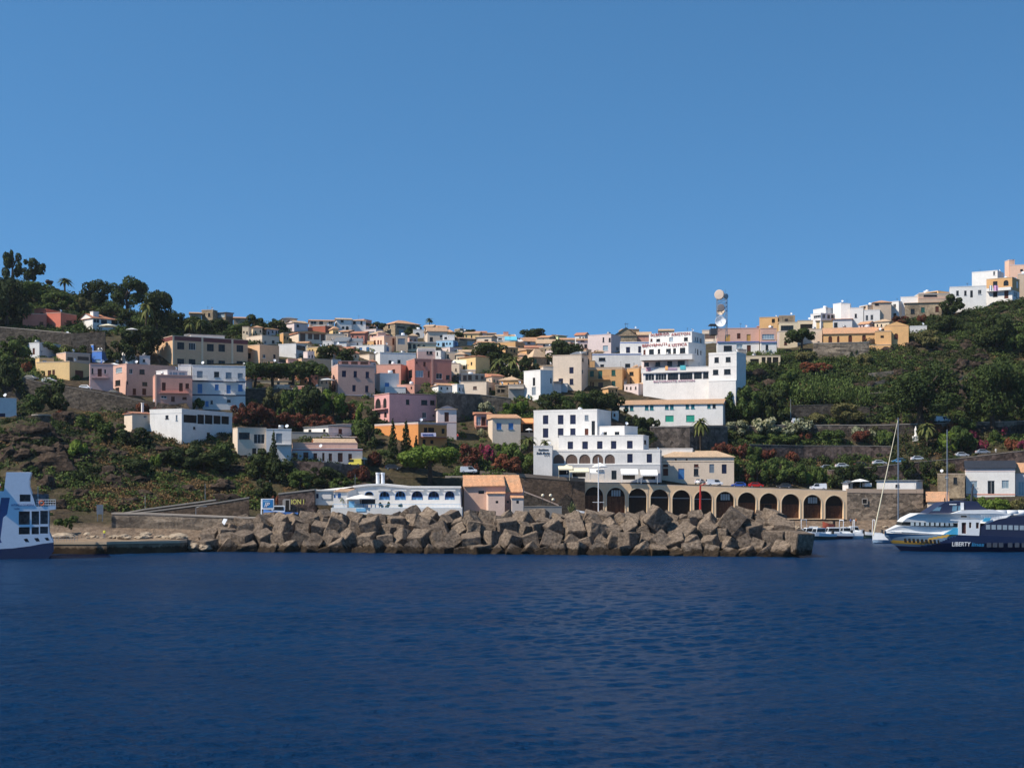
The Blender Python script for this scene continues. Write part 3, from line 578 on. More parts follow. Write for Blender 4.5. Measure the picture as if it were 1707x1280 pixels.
H_('house','beige terrace house with a row of posts below the yellow house',HW,'G',605,720,1078,745,845,'beige',None,[('o',735,760,775,812),('o',790,757,830,808),('o',870,760,900,802),('o',930,768,960,800),('o',985,765,1028,800),('w',612,770,655,816),('w',662,770,705,815)])
H_('house','cream white house with one dark window above the stone wall',HW,'G',705,990,1086,832,990,'cream',None,[('d',1020,890,1046,942),('o',845,880,885,910)])
H_('house','grey stone carport with dark openings beside the cream white house',HW,'G',1085,1090,1232,870,982,'stone',None,[('k',1110,912,1142,950),('k',1150,912,1190,950),('k',1120,880,1200,895)])
H_('house','cream terrace with white balustrade beside the tall white house',HW,'G',1232,1236,1400,862,1030,'conc',None,[])
H_('wing','','','G',1232,1236,1400,868,905,'cream',None,[],D='-1',fd=0.0)
H_('apartment_house','tall white house with one slit window and a grey flue at its edge',HW,'I',85,262,392,622,982,'white',None,[('d',180,702,206,787),('s',170,802,212,885),('l',125,882,145,937),('d',367,705,382,757),('d',158,900,172,955)])
H_('wing','','','I',262,290,400,585,650,'cream',None,[],D='+8')
H_('apartment_house','tall cream house with blue windows and a stepped right side',HW,'I',392,700,770,460,850,'cream',None,[('b',570,590,615,656),('b',455,710,503,762),('b',573,712,613,770),('d',437,825,475,855),('d',705,490,722,532),('d',703,615,720,662)])
H_('wing','','','I',360,548,560,765,850,'greyw',None,[('d',437,822,475,850)],D='-2')
H_('wing','','','I',590,700,760,445,470,'cream',('mono',40,'gtile'),[],D='+6')
H_('house','pinkish skyline house with red roof left of the dark dome pine',HW,'G',820,825,992,290,325,'pinkw',('gx',24,'rtile'),[])
H_('house','small brown roofed skyline house between two pines',HW,'G',985,990,1092,300,330,'beige',('gx',14,'tile'),[])
H_('house','flat stone house on the skyline left of the red roof',HW,'G',640,700,760,250,300,'stone',None,[('d',720,262,735,280)])
H_('house','cream house with a broad gable roof and small window',HW,'G',880,1045,1105,332,420,'cream',('gx',18,'ytile'),[('d',968,368,1012,402)])
H_('house','skyline house with a square chimney and yellow tile roof',HW,'G',1088,1092,1295,330,360,'pinkw',('gx',30,'ytile'),[],[('chimney',1178,1232,282,'salmon')])
H_('house','white house with a light blue awning above the ochre one',HW,'G',1050,1320,1345,338,400,'white',None,[('d',1120,350,1160,375)])
H_('house','ochre house with one small window right of the dark tree',HW,'G',1105,1308,1412,392,475,'ochre',None,[('d',1125,408,1142,432),('d',1340,432,1360,472)])
H_('house','grey gabled house with an orange roof slope left of the dome pine',HW,'G',1330,1400,1545,385,425,'greyw',('gx',45,'otile'),[('d',1440,395,1470,415)])
H_('house','house with a faded tile roof below the dome pine',HW,'G',1535,1540,1710,405,445,'cream',('gx',42,'ytile'),[('d',1600,412,1630,436)])
H_('house','terracotta roofed house in the middle of the roofs',HW,'G',1405,1415,1605,455,490,'terra',('gx',32,'rtile'),[])
H_('house','low house with faded red roof and pale blue wall by the palms',HW,'G',1340,1345,1440,540,575,'bluew',('gx',30,'tile'),[])
H_('house','stone faced house with a big yellow tile roof and green shutter',HW,'I',115,182,332,478,605,'stone',('hip',95,'ytile'),[('g',186,500,222,572),('d',250,580,280,600)])
H_('house','pale green house with one arch on the skyline',HW,'I',350,450,542,248,305,'green',('gy',14,'ytile'),[('k',378,262,430,302,1)])
H_('house','orange tiled house at the left of the pale green house',HW,'I',85,90,240,305,345,'cream',('gx',42,'otile'),[('d',130,315,150,335)])
H_('house','broad yellow tiled roof house below the pale green house',HW,'I',225,230,475,335,380,'cream',('gx',55,'ytile'),[('d',290,345,310,365),('d',380,345,400,370)])
H_('house','long low skyline house with orange tiles right of the pale green house',HW,'I',470,475,625,295,330,'cream',('gx',26,'otile'),[])
H_('house','low whitish house with brown tiles beside the tall white house on the ridge',HW,'I',650,655,772,300,405,'pinkw',('gx',24,'tile'),[('d',690,300,730,318),('d',730,345,760,385)])
H_('apartment_house','tall pinkish white house with a slit window under the church',HW,'I',768,1015,1117,240,445,'pinkw',None,[('d',925,272,942,320),('w',928,360,982,412),('d',990,277,1030,317),('d',1070,372,1100,418)])
H_('house','long white hotel annexe with a blue roof line',HW,'I',812,816,1342,450,592,'white',None,[('d',885,488,955,520),('d',1165,552,1220,590),('d',900,560,940,588)],[('band',445,458,plain('blue_band',(0.05,0.16,0.5),0.6))])
H_('house','white upper house with blue trim and blue doors beside the hotel',HW,'I',1110,1114,1420,325,448,'white',None,[('b',1175,374,1218,438),('b',1305,366,1335,436)],[('band',322,332,MATS['blue_band'])],D='+5')
H_('church','church with a stone gable front, yellow tiled nave and iron cross','church','I',1050,1055,1292,250,330,'stone',('gy',85,'ytile'),[('w',1160,210,1175,240)],deep=24)
_r = LASTD[1]; _D = LASTD[0]; _z = CAMH+(CY-(520+165/6.4))*_D/FX-_r.location.z
_mb = MB(); _xw = (1170-1055)/6.4*_D/FX; _mb.box(_xw-.06,_xw+.06,.3,.42,_z-1,_z+1.9); _mb.box(_xw-.55,_xw+.55,.31,.41,_z+1.2,_z+1.35); _mb.build('cross', dmetal, _r)
H_('house','orange tiled house right of the church front',HW,'I',1290,1295,1440,245,300,'salmon',('gx',40,'ytile'),[])
H_('house','low brown tiled roof behind the hotel sign',HW,'J',355,360,505,495,520,'beige',('gx',24,'ytile'),[])
H_('apartment_house','ochre orange house with green shutters and a long balcony',HW,'I',768,1135,1182,592,830,'ochre',None,[('g',790,628,832,688),('g',878,625,922,712),('g',1020,618,1062,676),('g',1022,735,1062,790),('o',878,752,930,820),('r',793,745,806,792),('r',815,750,832,797)],[('balcony',780,1000,716,'bars','ochre'),('band',598,606,'cream')])
H_('wing','','','I',1185,1310,1385,598,812,'ochre',None,[('d',1210,640,1255,676),('o',1215,700,1235,790)],D='+1')
H_('house','tan house wall standing behind the ochre orange house',HW,'I',700,750,806,405,590,'tan',None,[('d',770,500,782,560)])
H_('wing','','','I',785,788,842,522,590,'ochre',None,[],D='-2')
# --- hotel on the hill
hot = H_('hotel','big white hotel with red rooftop lettering and a glazed restaurant front','hotel','J',255,690,822,508,650,'white',None,[('r',270,578,290,604),('d',330,580,368,604),('w',460,564,500,603),('d',610,564,650,598),('d',722,555,735,606),('d',743,560,757,616),('d',773,572,792,626)],D=452)
HD = LASTD[0]; H0 = (690,)
H_('wing','','','J',180,655,832,616,790,'white',None,[('r',198,690,220,736),('d',255,686,305,735),('d',343,682,370,728),('d',428,680,478,728),('d',500,675,530,726),('d',568,670,625,722),('d',722,672,735,726),('d',745,682,758,740),('d',775,694,792,746)],D='-3')
H_('wing','','','J',165,695,742,735,785,'white',None,[],D='-6',fd=0.0)
H_('wing','','','J',188,655,800,788,862,'pinkw',None,[('d',205,812,255,856),('d',320,810,370,855),('d',440,806,490,853),('d',545,798,640,850)],D='-3')
H_('wing','','','J',175,865,960,862,905,'white',None,[],D='-8.5',fd=0.0)
H_('wing','','','J',195,865,960,908,1165,'white',None,[('d',218,932,308,1000),('d',322,927,432,997),('d',445,922,552,995),('d',568,917,697,990),('d',712,910,792,985),('d',805,905,860,977)],D='-8')
H_('wing','','','J',862,1145,1240,725,1005,'white',None,[('d',920,767,965,818),('d',1035,764,1085,812),('d',905,892,960,940),('d',1018,887,1085,936)],[('band',816,858,'white'),('band',708,733,'white')],D='-13')
H_('wing','','','J',862,1138,1200,1003,1100,'white',None,[],D='-13.2')
H_('house','cream house with a shaded loggia right of the hotel',HW,'J',795,940,948,490,610,'cream',None,[('o',825,528,928,578)])
H_('wing','','','J',825,940,944,610,715,'white',None,[('r',822,640,840,680)],D='-3')
H_('apartment_house','pink and white house with yellow shutters right of the dish tower',HW,'J',940,950,1375,478,742,'white',None,[('d',1015,647,1098,700),('w',1145,637,1205,674),('r',1250,642,1290,720)])
H_('wing','','','J',940,950,1375,476,616,'rose',None,[('y',1028,537,1080,606),('r',1150,522,1185,578),('y',1248,532,1288,602)],[('band',608,615,MATS['blue_band'])],D='-0.3',fd=0.0)
H_('house','smaller pink and white house with a wide window beside it',HW,'J',1380,1390,1552,478,742,'white',None,[('d',1440,640,1468,690),('s',1400,690,1500,735)])
H_('wing','','','J',1380,1390,1552,476,618,'rose',None,[('w',1405,532,1528,580)],[('band',610,617,MATS['blue_band'])],D='-0.3',fd=0.0)
H_('house','low grey flat roofed house at the side of the hotel wing',HW,'J',1135,1165,1245,690,800,'conc',None,[('d',1185,720,1215,750)])
H_('terrace','cream terrace arcade with dark bays below the pink and white house','terrace','J',1240,1245,1590,755,855,'lime',None,[('k',1285,782,1372,850),('k',1400,765,1440,850),('k',1455,765,1500,850),('k',1512,765,1570,850)])
# --- right ridge
H_('house','small apricot house on the skyline behind the pink houses',HW,'M',165,362,372,312,378,'apricot',None,[('k',298,330,332,372)])
H_('house','stone coloured low house behind the cream one',HW,'M',370,374,545,300,365,'stone',None,[('d',440,330,470,350)])
H_('house','cream house with a wide glazed window left of the ridge pine',HW,'M',375,380,572,370,640,'lime',None,[('d',395,402,530,450),('r',430,570,460,606)],[('band',455,468,'cream')])
H_('house','pale pink lower house behind the ridge pine',HW,'M',355,360,580,470,640,'pinkw',None,[('r',425,568,462,608)])
H_('house','cream yellow house with a dark loggia',HW,'M',570,575,772,352,450,'lime',None,[('k',602,387,740,432)])
H_('house','white cream house behind the ridge pine',HW,'M',580,584,835,445,605,'cream',None,[('d',785,570,810,595)])
H_('house','yellow house with one square window on the right ridge',HW,'M',770,774,948,348,455,'yellow',('gx',10,'tile'),[('d',812,372,848,416)])
H_('house','bluish white house with a thin red eave beside the yellow house',HW,'M',945,950,1156,332,418,'bluew',('gx',10,'rtile'),[('d',962,370,1000,418)])
H_('house','small white block with a flat top on the right skyline',HW,'M',712,822,980,270,330,'bluew',None,[('d',745,298,820,316),('d',840,280,870,325),('d',890,285,920,325),('d',930,285,960,325)])
H_('wing','','','M',740,872,975,215,272,'white',None,[],D='+4')
H_('apartment_house','tall stepped white house without many windows on the right ridge',HW,'M',1130,1275,1282,212,402,'white',None,[('d',1183,276,1206,316),('w',1140,195,1165,212)])
H_('wing','','','M',952,1040,1140,163,330,'white',None,[],D='+3')
H_('wing','','','M',1035,1132,1140,172,310,'white',None,[],D='+2')
H_('house','bright white house with small framed windows on the right ridge',HW,'M',1278,1282,1452,240,400,'white',None,[('d',1300,292,1328,350),('d',1352,288,1382,344)])
H_('wing','','','M',1450,1453,1565,215,372,'white',None,[('d',1475,274,1515,334)],D='+1')
H_('wing','','','N',155,245,300,528,672,'white',None,[('d',186,558,215,600),('d',186,655,218,700)],D='+1')
H_('house','house with an orange tile roof on the right skyline',HW,'M',1360,1380,1572,155,215,'beige',('hip',30,'otile'),[('d',1400,165,1440,185)])
H_('house','low beige flat roofed house on the right skyline',HW,'M',1232,1320,1460,185,225,'beige',None,[('d',1250,195,1300,210)])
H_('house','rough stone house with green shutter on the right ridge',HW,'N',300,312,702,545,705,'stone',('gx',10,'tile'),[('d',372,607,415,658),('g',482,592,522,642),('r',635,582,672,636),('d',390,697,428,732)])
H_('house','tan and orange house with a long dark window on the right skyline',HW,'N',395,455,787,450,542,'beige',None,[('d',510,458,655,480)],[('band',480,500,'peach')])
H_('wing','','','N',460,665,788,418,470,'apricot',None,[('k',510,436,655,456)],D='+3')
H_('wing','','','N',265,450,460,478,540,'white',None,[],D='+1')
H_('apartment_house','white house with slab canopies on the right ridge',HW,'N',785,790,1178,378,512,'white',None,[('d',858,414,885,462),('d',943,414,968,462),('d',1007,412,1035,486),('d',1092,407,1128,452)])
H_('apartment_house','tall plain white house at the right end of the ridge',HW,'N',1025,1298,1365,200,340,'white',None,[('d',1252,206,1274,250)],D=546)
H_('house','brown orange house over a white ground floor with laundry on its balcony',HW,'N',1180,1455,1532,280,500,'white',None,[('d',1250,427,1297,476),('r',1370,416,1415,496),('d',1470,420,1510,490)])
H_('wing','','','N',1180,1455,1532,272,402,'ochre',None,[('d',1250,316,1298,356),('d',1362,304,1416,360,1),('r',1500,310,1520,390)],[('balcony',1190,1450,402,'solid','white')],D='-0.3',fd=0.0)
H_('house','peach house with a square chimney at the far right of the ridge',HW,'N',1425,1430,1640,145,262,'peach',None,[('d',1540,185,1570,205)],D=558)
H_('wing','','','N',1375,1422,1482,88,185,'peach',None,[],D='+2')
H_('house','beige house at the right edge behind the laundry house',HW,'N',1515,1520,1660,240,330,'beige',None,[('d',1590,270,1620,320)],D=549)
H_('house','long apricot house with a tile roof and arched brown windows',HW,'M',845,852,1440,490,602,'apricot',('gx',78,'otile'),[('r',902,515,942,590,1),('r',995,515,1020,588,1),('r',1115,505,1155,583,1),('r',1262,500,1302,576,1)])
H_('chapel','apricot chapel with a gabled front and one arched window','chapel','N',90,92,350,790,1030,'apricot',('gy',44,'otile',0.02),[('r',195,870,238,932,1),('d',55,890,85,915)])
H_('wing','','','N',-10,-5,165,850,1120,'apricot',None,[('k',50,892,86,918)],D='-1')
H_('wing','','','M',1308,1312,1565,612,715,'apricot',None,[],D='-2')
H_('house','low grey white wall house right of the chapel',HW,'N',360,364,545,795,865,'greyw',None,[])
H_('house','little white shed half sunk in the scrub below the white ridge house',HW,'N',1008,1012,1065,510,565,'white',None,[])
# --- lower town, left
H_('house','white house with a blue window at the left edge above the cliff',HW,'B',-120,-110,110,175,322,'greyw',None,[('b',-5,275,35,312)])
H_('villa','white modern villa with a deep dark balcony and outside stair',HW,'D',245,507,920,208,492,'white',None,[('k',522,250,632,322),('k',636,250,692,330),('k',697,250,762,331),('k',767,250,828,331),('k',833,252,896,332),('d',713,397,740,458),('d',805,398,848,455),('d',373,257,398,285),('s',458,255,472,300),('d',600,350,620,372)],[('band',208,238,'white')])
H_('wing','','','D',35,100,248,238,298,'cream',('gx',16,'rtile'),[('d',195,258,220,280)],[('chimney',212,228,152,'white')],D='+2')
H_('house','cream house with big dark windows beside the lone conifer',HW,'D',925,965,1200,360,600,'cream',None,[('d',975,397,1065,452),('d',1098,410,1187,490),('d',1085,527,1118,590),('d',1130,527,1165,590)])
H_('wing','','','D',1198,1200,1407,373,602,'bluew',None,[('s',1280,405,1330,485)],[('balcony',1265,1405,493,'bars','white')],D='+1')
H_('house','low house with red brown doors under a long red eave',HW,'F',85,92,716,580,692,'lav',None,[('r',100,612,140,685),('r',190,607,235,686),('r',280,614,312,682),('r',358,612,378,686),('r',415,617,445,686),('r',497,612,540,692),('r',590,620,622,670)],[('band',572,588,plain('red_eave',(0.5,0.08,0.05),0.6))])
H_('wing','','','F',90,95,672,525,580,'rose',None,[],D='+1.5')
H_('wing','','','F',270,300,655,522,530,'cream',('gx',44,'ytile'),[],D='+4')
H_('house','plain grey wall terrace behind the red eave house',HW,'F',85,88,402,432,525,'conc',None,[],D=389)
H_('house','white gabled house with a red brown balcony fence',HW,'F',190,413,618,372,472,'white',('mono',30,'gtile'),[('d',235,405,262,432),('d',365,402,388,442),('r',503,398,535,442),('d',502,365,540,386,1)],D=391)
H_('wing','','','F',358,360,665,472,520,'terra',None,[],[('balcony',360,662,470,'bars','white')],D='-3')
H_('apartment_house','square bright pink house with arched balconies on its left side',HW,'F',822,955,1372,85,350,'pink',None,[('k',830,132,878,215,1),('k',900,127,930,212,1),('k',848,257,875,300),('k',908,252,932,298),('d',1103,137,1133,183),('d',1238,142,1293,187),('d',1318,144,1358,187),('d',1248,252,1283,302),('d',1340,272,1356,286)],[('band',80,90,plain('dark_coping',(0.2,0.06,0.08),0.7)),('balcony',826,945,216,'bars','pink')])
H_('guest_house','orange guest house with a white lettered banner below the pink house','guest house','F',825,1212,1466,345,585,'orange',None,[('k',1262,387,1295,432),('k',1300,387,1355,430),('k',1420,397,1447,442),('k',1250,492,1278,542),('k',1320,497,1348,532)],[('balcony',1235,1460,465,None,'terra'),('band',345,358,'rose')])
orange_root = LASTD[1]; orange_D = LASTD[0]
H_('house','narrow cream house with a yellow gable roof and brown shutter',HW,'F',1370,1385,1552,220,475,'pinkw',('gy',34,'ytile'),[('r',1445,252,1484,336)],[('band',338,345,'rose')])
H_('house','small pink and white house with a tall brown door on stilts',HW,'H',268,285,422,262,402,'salmon',('mono',20,'rtile'),[('w',290,290,328,370),('r',333,292,372,370),('w',376,290,412,370)],[('balcony',270,400,375,'bars','salmon')])
H_('house','cream house with two light blue windows and tapering base',HW,'H',392,432,682,300,525,'cream',('mono',45,'otile'),[('l',468,347,512,402),('l',574,347,618,402)])
H_('cafe','terrace cafe under an orange awning left of the white residence','cafe','H',670,674,802,345,490,'conc',None,[('k',682,352,798,432)])
# --- the white residence by the road
res = H_('residence','stepped white residence hotel with navy shutters and arches above the road','hotel','K',158,722,846,122,470,'white',None,[('b',240,172,288,250),('b',373,170,423,252),('b',482,168,532,250),('s',612,170,645,215),('b',240,288,288,370),('b',373,288,423,370),('b',483,288,530,345),('r',612,290,645,352),('d',673,222,703,350)],[('band',122,134,'white')],D=397,deep=12)
H_('wing','','','K',724,965,1082,270,370,'white',None,[('d',758,320,810,352),('d',878,318,920,352)],D='-4')
H_('wing','','','K',380,1132,1182,350,485,'white',None,[('b',460,405,508,472),('b',590,404,640,472),('b',722,402,770,470),('b',845,400,893,470),('b',988,398,1038,467),('d',1140,390,1160,430)],D='-8',fd=-1.5)
H_('wing','','','K',325,1282,1296,492,612,'white',None,[('o',332,520,430,600,1),('o',443,518,548,600,1),('o',562,518,662,600,1),('o',680,518,776,600,1),('o',790,518,880,600,1),('b',990,514,1038,592),('b',1163,514,1210,592)],[('band',600,612,'white'),('band',476,490,'white')],D='-11',fd=-.5)
H_('wing','','','K',322,1282,1296,614,748,'greyw',None,[('k',380,660,470,700),('d',850,662,895,742),('k',950,697,1060,742),('k',1130,692,1240,742),('k',500,670,620,720)],D='-11.3',fd=-.6)
H_('wing','','','K',156,322,326,447,700,'white',None,[],D='-11.6',fd=-.6)
H_('house','long white house with green shutters and a brown tile roof',HW,'Z',1030,1205,1211,672,708,'white',('gx',9,'tile'),
   [('t',1041.5,676,1047.5,684),('t',1050,676,1056,684),('t',1075,675,1081,683),('t',1083.5,675,1089.5,683),('t',1108.5,674,1114.5,682),('t',1117,674,1123,682),('t',1143,673.3,1148.5,681),('t',1152,673.3,1157.8,681),('t',1179,672.5,1184.5,680),('d',1187.8,672.5,1193,680),('G',1109,692.5,1123,703),('G',1143.8,692,1157.8,702),('G',1042,694,1056,704)],D=431)
H_('wing','','','K',855,912,918,140,262,'white',None,[('r',868,155,885,185,1)],D='+1')
H_('house','cream roadside house with a blue door and pale tile roof',HW,'L',110,114,766,648,852,'cream',('hip',58,'ytile'),[('r',135,715,180,735),('r',135,752,180,815),('l',270,752,324,845),('r',410,712,450,735),('d',408,752,450,812),('s',547,712,590,790),('b',657,714,700,796),('k',240,664,256,680),('k',337,664,353,680)],[('band',690,694,'stone')])
H_('wing','','','K',1090,1570,1580,470,490,'white',None,[],D='+3')
H_('port_office','pale pink port building with a dark slate roof at the right','building','O',1248,1256,1637,838,1050,'white',('gx',60,'ntile'),[('w',1293,937,1345,990),('d',1425,935,1480,1040),('w',1535,932,1590,995)],[('band',842,866,'pinkw'),('band',1036,1046,'salmon')])
H_('wing','','','O',1637,1640,1800,870,1055,'pinkw',('gx',75,'otile'),[('w',1663,945,1707,1048)],D='-0.6')
H_('container_office','grey site cabin with a blue triangle beside the harbour road','cabin','O',565,870,922,932,998,'bluew',('mono',5,'gtile'),[('d',710,965,740,985)],D=389)
_r = LASTD[1]; _mb = MB(); _th = _r.rotation_euler.z
H_('kiosk','little white kiosk with a blue roof next to the tent','kiosk','O',300,345,378,950,992,'white',('gy',18,'gtile'),[('d',335,955,360,980)],D=389)
H_('hut','small harbour hut with an orange tile roof behind the fast ferry','hut','O',955,960,1118,1095,1160,'cream',('mono',75,'otile'),[('k',1010,1115,1060,1160)],D=381)
H_('house','concrete stair and wall block left of the port building',HW,'O',1035,1040,1248,885,985,'stone',None,[('w',1095,900,1118,915),('d',1160,910,1190,960)],D=394)

# ---- smaller houses packed between the ones above, only where the slope is open
rf = random.Random(4); nf_ = 0; used_l = set()
ZN = [(440, 'right of the tan block'), (480, 'under the left skyline trees'), (545, 'above the pine row'), (620, 'by the grey sheet roofs'), (700, 'around the peach upper storey'), (770, 'near the light blue house'), (850, 'by the two hanging palms'), (930, 'below the dome shaped pine'), (1010, 'left of the tall pinkish house'), (1090, 'beside the church'), (9999, 'on the right ridge')]
CN = dict(cream='cream', white='white', pinkw='pale pink', yellow='yellow', ochre='ochre', beige='beige', rose='dusty pink', lime='pale yellow', stone='stone', terra='terracotta', greyw='greyish', salmon='salmon')
def ov(a, b):
    return max(0, min(a[1], b[1])-max(a[0], b[0]))*max(0, min(a[3], b[3])-max(a[2], b[2]))
done = [(b[0], b[2], b[3], b[4]) for b in BUILT]
for _ in range(3500):
    if nf_ >= 100: break
    if rf.random() < .85: px, base = rf.uniform(405, 1075), rf.choice([rf.uniform(556, 600), rf.uniform(560, 660)])
    else: px, base = rf.uniform(1270, 1500), rf.uniform(552, 575)
    w, h = rf.uniform(15, 42), rf.uniform(11, 24); r_ = (px-w/2, px+w/2, base-h, base); A_ = w*h
    if sum(ov(r_, q) for q in done if q[3] < base+2) > .3*A_: continue
    if base-h < np.interp(px, [470, 530, 560, 700, 800, 900, 1000, 1050, 1100, 1270, 1400, 1500], [545, 533, 530, 536, 553, 562, 556, 548, 552, 535, 515, 505]): continue
    fr_ = sum(ov(r_, q) for q in done if q[3] >= base+2)
    if fr_ > .66*A_: continue
    col = rf.choice(list(CN)); ti = rf.random() < .5; rk_ = rf.choice(['tile', 'ytile', 'otile', 'rtile']) if ti else None
    lb = f"small {CN[col]} house with {'a '+dict(tile='brown', ytile='yellow', otile='orange', rtile='red')[rk_]+' tile roof' if ti else 'a flat roof'} {[n for lim, n in ZN if px < lim][0]}"
    if lb in used_l: continue
    used_l.add(lb); nf_ += 1; done.append(r_); k = rf.uniform(.15, .45); left = rf.random() < .5; xc_ = px-w/2+w*(k if left else 1-k); x0, x1 = (xc_, px+w/2) if left else (px-w/2, xc_); n = 2 if w < 22 else 3; wins = []
    for i in range(n):
        c_ = x0+(x1-x0)*(i+.5+rf.uniform(-.12, .12))/n; t_ = base-h+h*rf.uniform(.2, .35); wins.append((rf.choice('dddrgk'), c_-1.2, t_, c_+1.2, t_+rf.uniform(3.5, 5)))
    H_('house', lb, HW, 'Z', px-w/2, xc_, px+w/2, base-h, base, col, (rf.choice(['gx', 'hip', 'mono']), rf.uniform(3, 6), rk_) if ti else None, wins)
print('fillers', nf_)
# ------------------------------------------------------------ lettering on the buildings
def surf_text(name, body, root, crop, x, y, xr, size_px, mat_, D, th, ext=0.05, off=-0.25, spacing=1.0, shear=0):
    """letters standing on a wall plane through (x, D) with direction th"""
    ox, oy, sc = CR[crop]; X = ox+x/sc; p = P(X, oy+y/sc, D); M_ = Matrix.Translation(p) @ Matrix.Rotation(th, 4, 'Z') @ Matrix.Translation((0, off, 0)) @ Matrix.Rotation(R(90), 4, 'X')
    size = size_px/sc*D/FX*1.35
    o = text_mesh(name, body, size, mat_, root, Matrix.Identity(4), ext, spacing, shear)
    xs_ = [v.co.x for v in o.data.vertices]; L = max(xs_)-min(xs_)
    want = (xr-x)/sc*D/FX/max(0.3, math.cos(th+math.atan((X-CX)/FX))); k = want/L
    o.data.transform(Matrix.Diagonal((k, 1, 1, 1))); rel = root.matrix_basis.inverted() @ M_; o.data.transform(rel)
    return o
redl = plain('red_lettering', (0.32, 0.07, 0.07), 0.6); black = plain('black_lettering', (0.02, 0.02, 0.03), 0.6); navy = plain('navy_paint', (0.012, 0.02, 0.085), 0.35)
# wall plane of a hotel volume: the L face runs from its corner to the left and back
def lface(crop, xl, xc, xr, D):
    ox, oy, sc = CR[crop]; X0, th, w, d = solve_plan(ox+xl/sc, ox+xc/sc, ox+xr/sc, D); return X0, th, d
def text_on_L(name, body, root, crop, xl, xc, xr, D, x0, x1, ybase, size_px, mat_, ybase2=None, **kw):
    ox, oy, sc = CR[crop]; X0, th, d = lface(crop, xl, xc, xr, D); t = (ox+x0/sc-CX)/FX; b = (X0-t*D)/(math.sin(th)+t*math.cos(th)); Y = D+b*math.cos(th)
    t1 = (ox+x1/sc-CX)/FX; b1 = (X0-t1*D)/(math.sin(th)+t1*math.cos(th))
    p = Vector((X0-b*math.sin(th), Y, CAMH-(oy+ybase/sc-CY)*Y/FX)); ang = math.atan2(-math.cos(th), math.sin(th))
    o = text_mesh(name, body, size_px/sc*Y/FX*1.38, mat_, root, Matrix.Identity(4), 0.05, kw.get('spacing', 1.1), kw.get('shear', 0))
    xs_ = [v.co.x for v in o.data.vertices]; k = (b-b1)/(max(xs_)-min(xs_))
    M_ = Matrix.Translation(p) @ Matrix.Rotation(ang, 4, 'Z') @ Matrix.Translation((0, kw.get('off', -0.2), 0)) @ Matrix.Rotation(R(90), 4, 'X')
    o.data.transform(Matrix.Diagonal((k, 1, 1, 1))); o.data.transform(root.matrix_basis.inverted() @ M_); return o
for w_, a_, b_ in (('ALBERGO', 272, 460), ('ARISTON', 483, 672)): text_on_L('rooftop_lettering', w_, hot, 'J', 255, 690, 822, 452, a_, b_, 553-(a_-272)*.02, 27, redl)
for w_, a_, b_ in (('BENVENUTI', 188, 435), ('A', 452, 474), ('USTICA', 488, 642)): text_on_L('rooftop_lettering', w_, hot, 'J', 180, 655, 832, 449, a_, b_, 664-(a_-188)*.018, 31, redl)
text_on_L('wall_lettering', 'RISTORANTE ARISTON', hot, 'J', 195, 865, 960, 444, 300, 715, 1022, 20, plain('faded_mauve_lettering', (0.4, 0.2, 0.3), 0.8))
def box_px(mb, x0, x1, y0, y1, D0, D1, m=0):
    a = P(x0, y0, D0); b = P(x1, y1, D0); mb.box(a.x, b.x, D0, D1, b.z, a.z, m)
def local(o, root):
    o.data.transform(root.matrix_basis.inverted()); o.parent = root; return o
# coloured banners on the hotel parapet
def banner(x0, x1, y0, y1, mt):
    ox, oy, sc = CR['J']; X0, th, d = lface('J', 175, 865, 960, 443.5); pts = []
    for x in (x0, x1):
        t = (ox+x/sc-CX)/FX; b = (X0-t*443.5)/(math.sin(th)+t*math.cos(th)); Y = 443.5+b*math.cos(th)
        for y in (y0, y1): pts.append(Vector((X0-b*math.sin(th)-0.06*math.cos(th), Y-0.06, CAMH-(oy+y/sc-CY)*Y/FX)))
    mb = MB(); q = [p+Vector((0, -0.05, 0)) for p in pts]; mb.add(pts+q, [[4, 5, 7, 6], [0, 2, 3, 1], [0, 4, 6, 2], [1, 3, 7, 5], [0, 1, 5, 4], [2, 6, 7, 3]])
    local(mb.build('banner', mt), hot)
for b_ in ((225, 275, 868, 905, plain('pinkish_banner', (0.6, 0.3, 0.35), .8)), (420, 448, 855, 895, plain('orange_banner', (0.8, 0.4, 0.15), .8)), (452, 540, 872, 896, plain('mauve_banner', (0.35, 0.25, 0.35), .8)), (572, 628, 848, 892, plain('teal_banner', (0.08, 0.4, 0.45), .8))): banner(*b_)
rt = LASTD
text_on_L('wall_lettering', 'Residence', res, 'K', 156, 322, 326, 385.4, 198, 288, 486, 20, black, shear=0.35, off=-.06)
text_on_L('wall_lettering', 'Stella Marina', res, 'K', 156, 322, 326, 385.4, 180, 298, 516, 20, black, shear=0.35, off=-.06)
text_on_L('wall_stars', '* * *', res, 'K', 156, 322, 326, 385.4, 252, 296, 542, 20, black, off=-.06)
# banner of the orange guest house
_mb = MB(); ox, oy, sc = CR['F']; box_px(_mb, ox+1236/sc, ox+1370/sc, oy+434/sc, oy+466/sc, orange_D-1.3, orange_D-1.22); local(_mb.build('banner', plain('lilac_white_banner', (0.6, 0.57, 0.7), .8)), orange_root)
surf_text('banner_lettering', 'DIVING HOTEL', orange_root, 'F', 1250, 458, 1345, 16, plain('blue_lettering', (0.05, 0.05, 0.25), .7), orange_D-1.2, 0, off=-0.13)
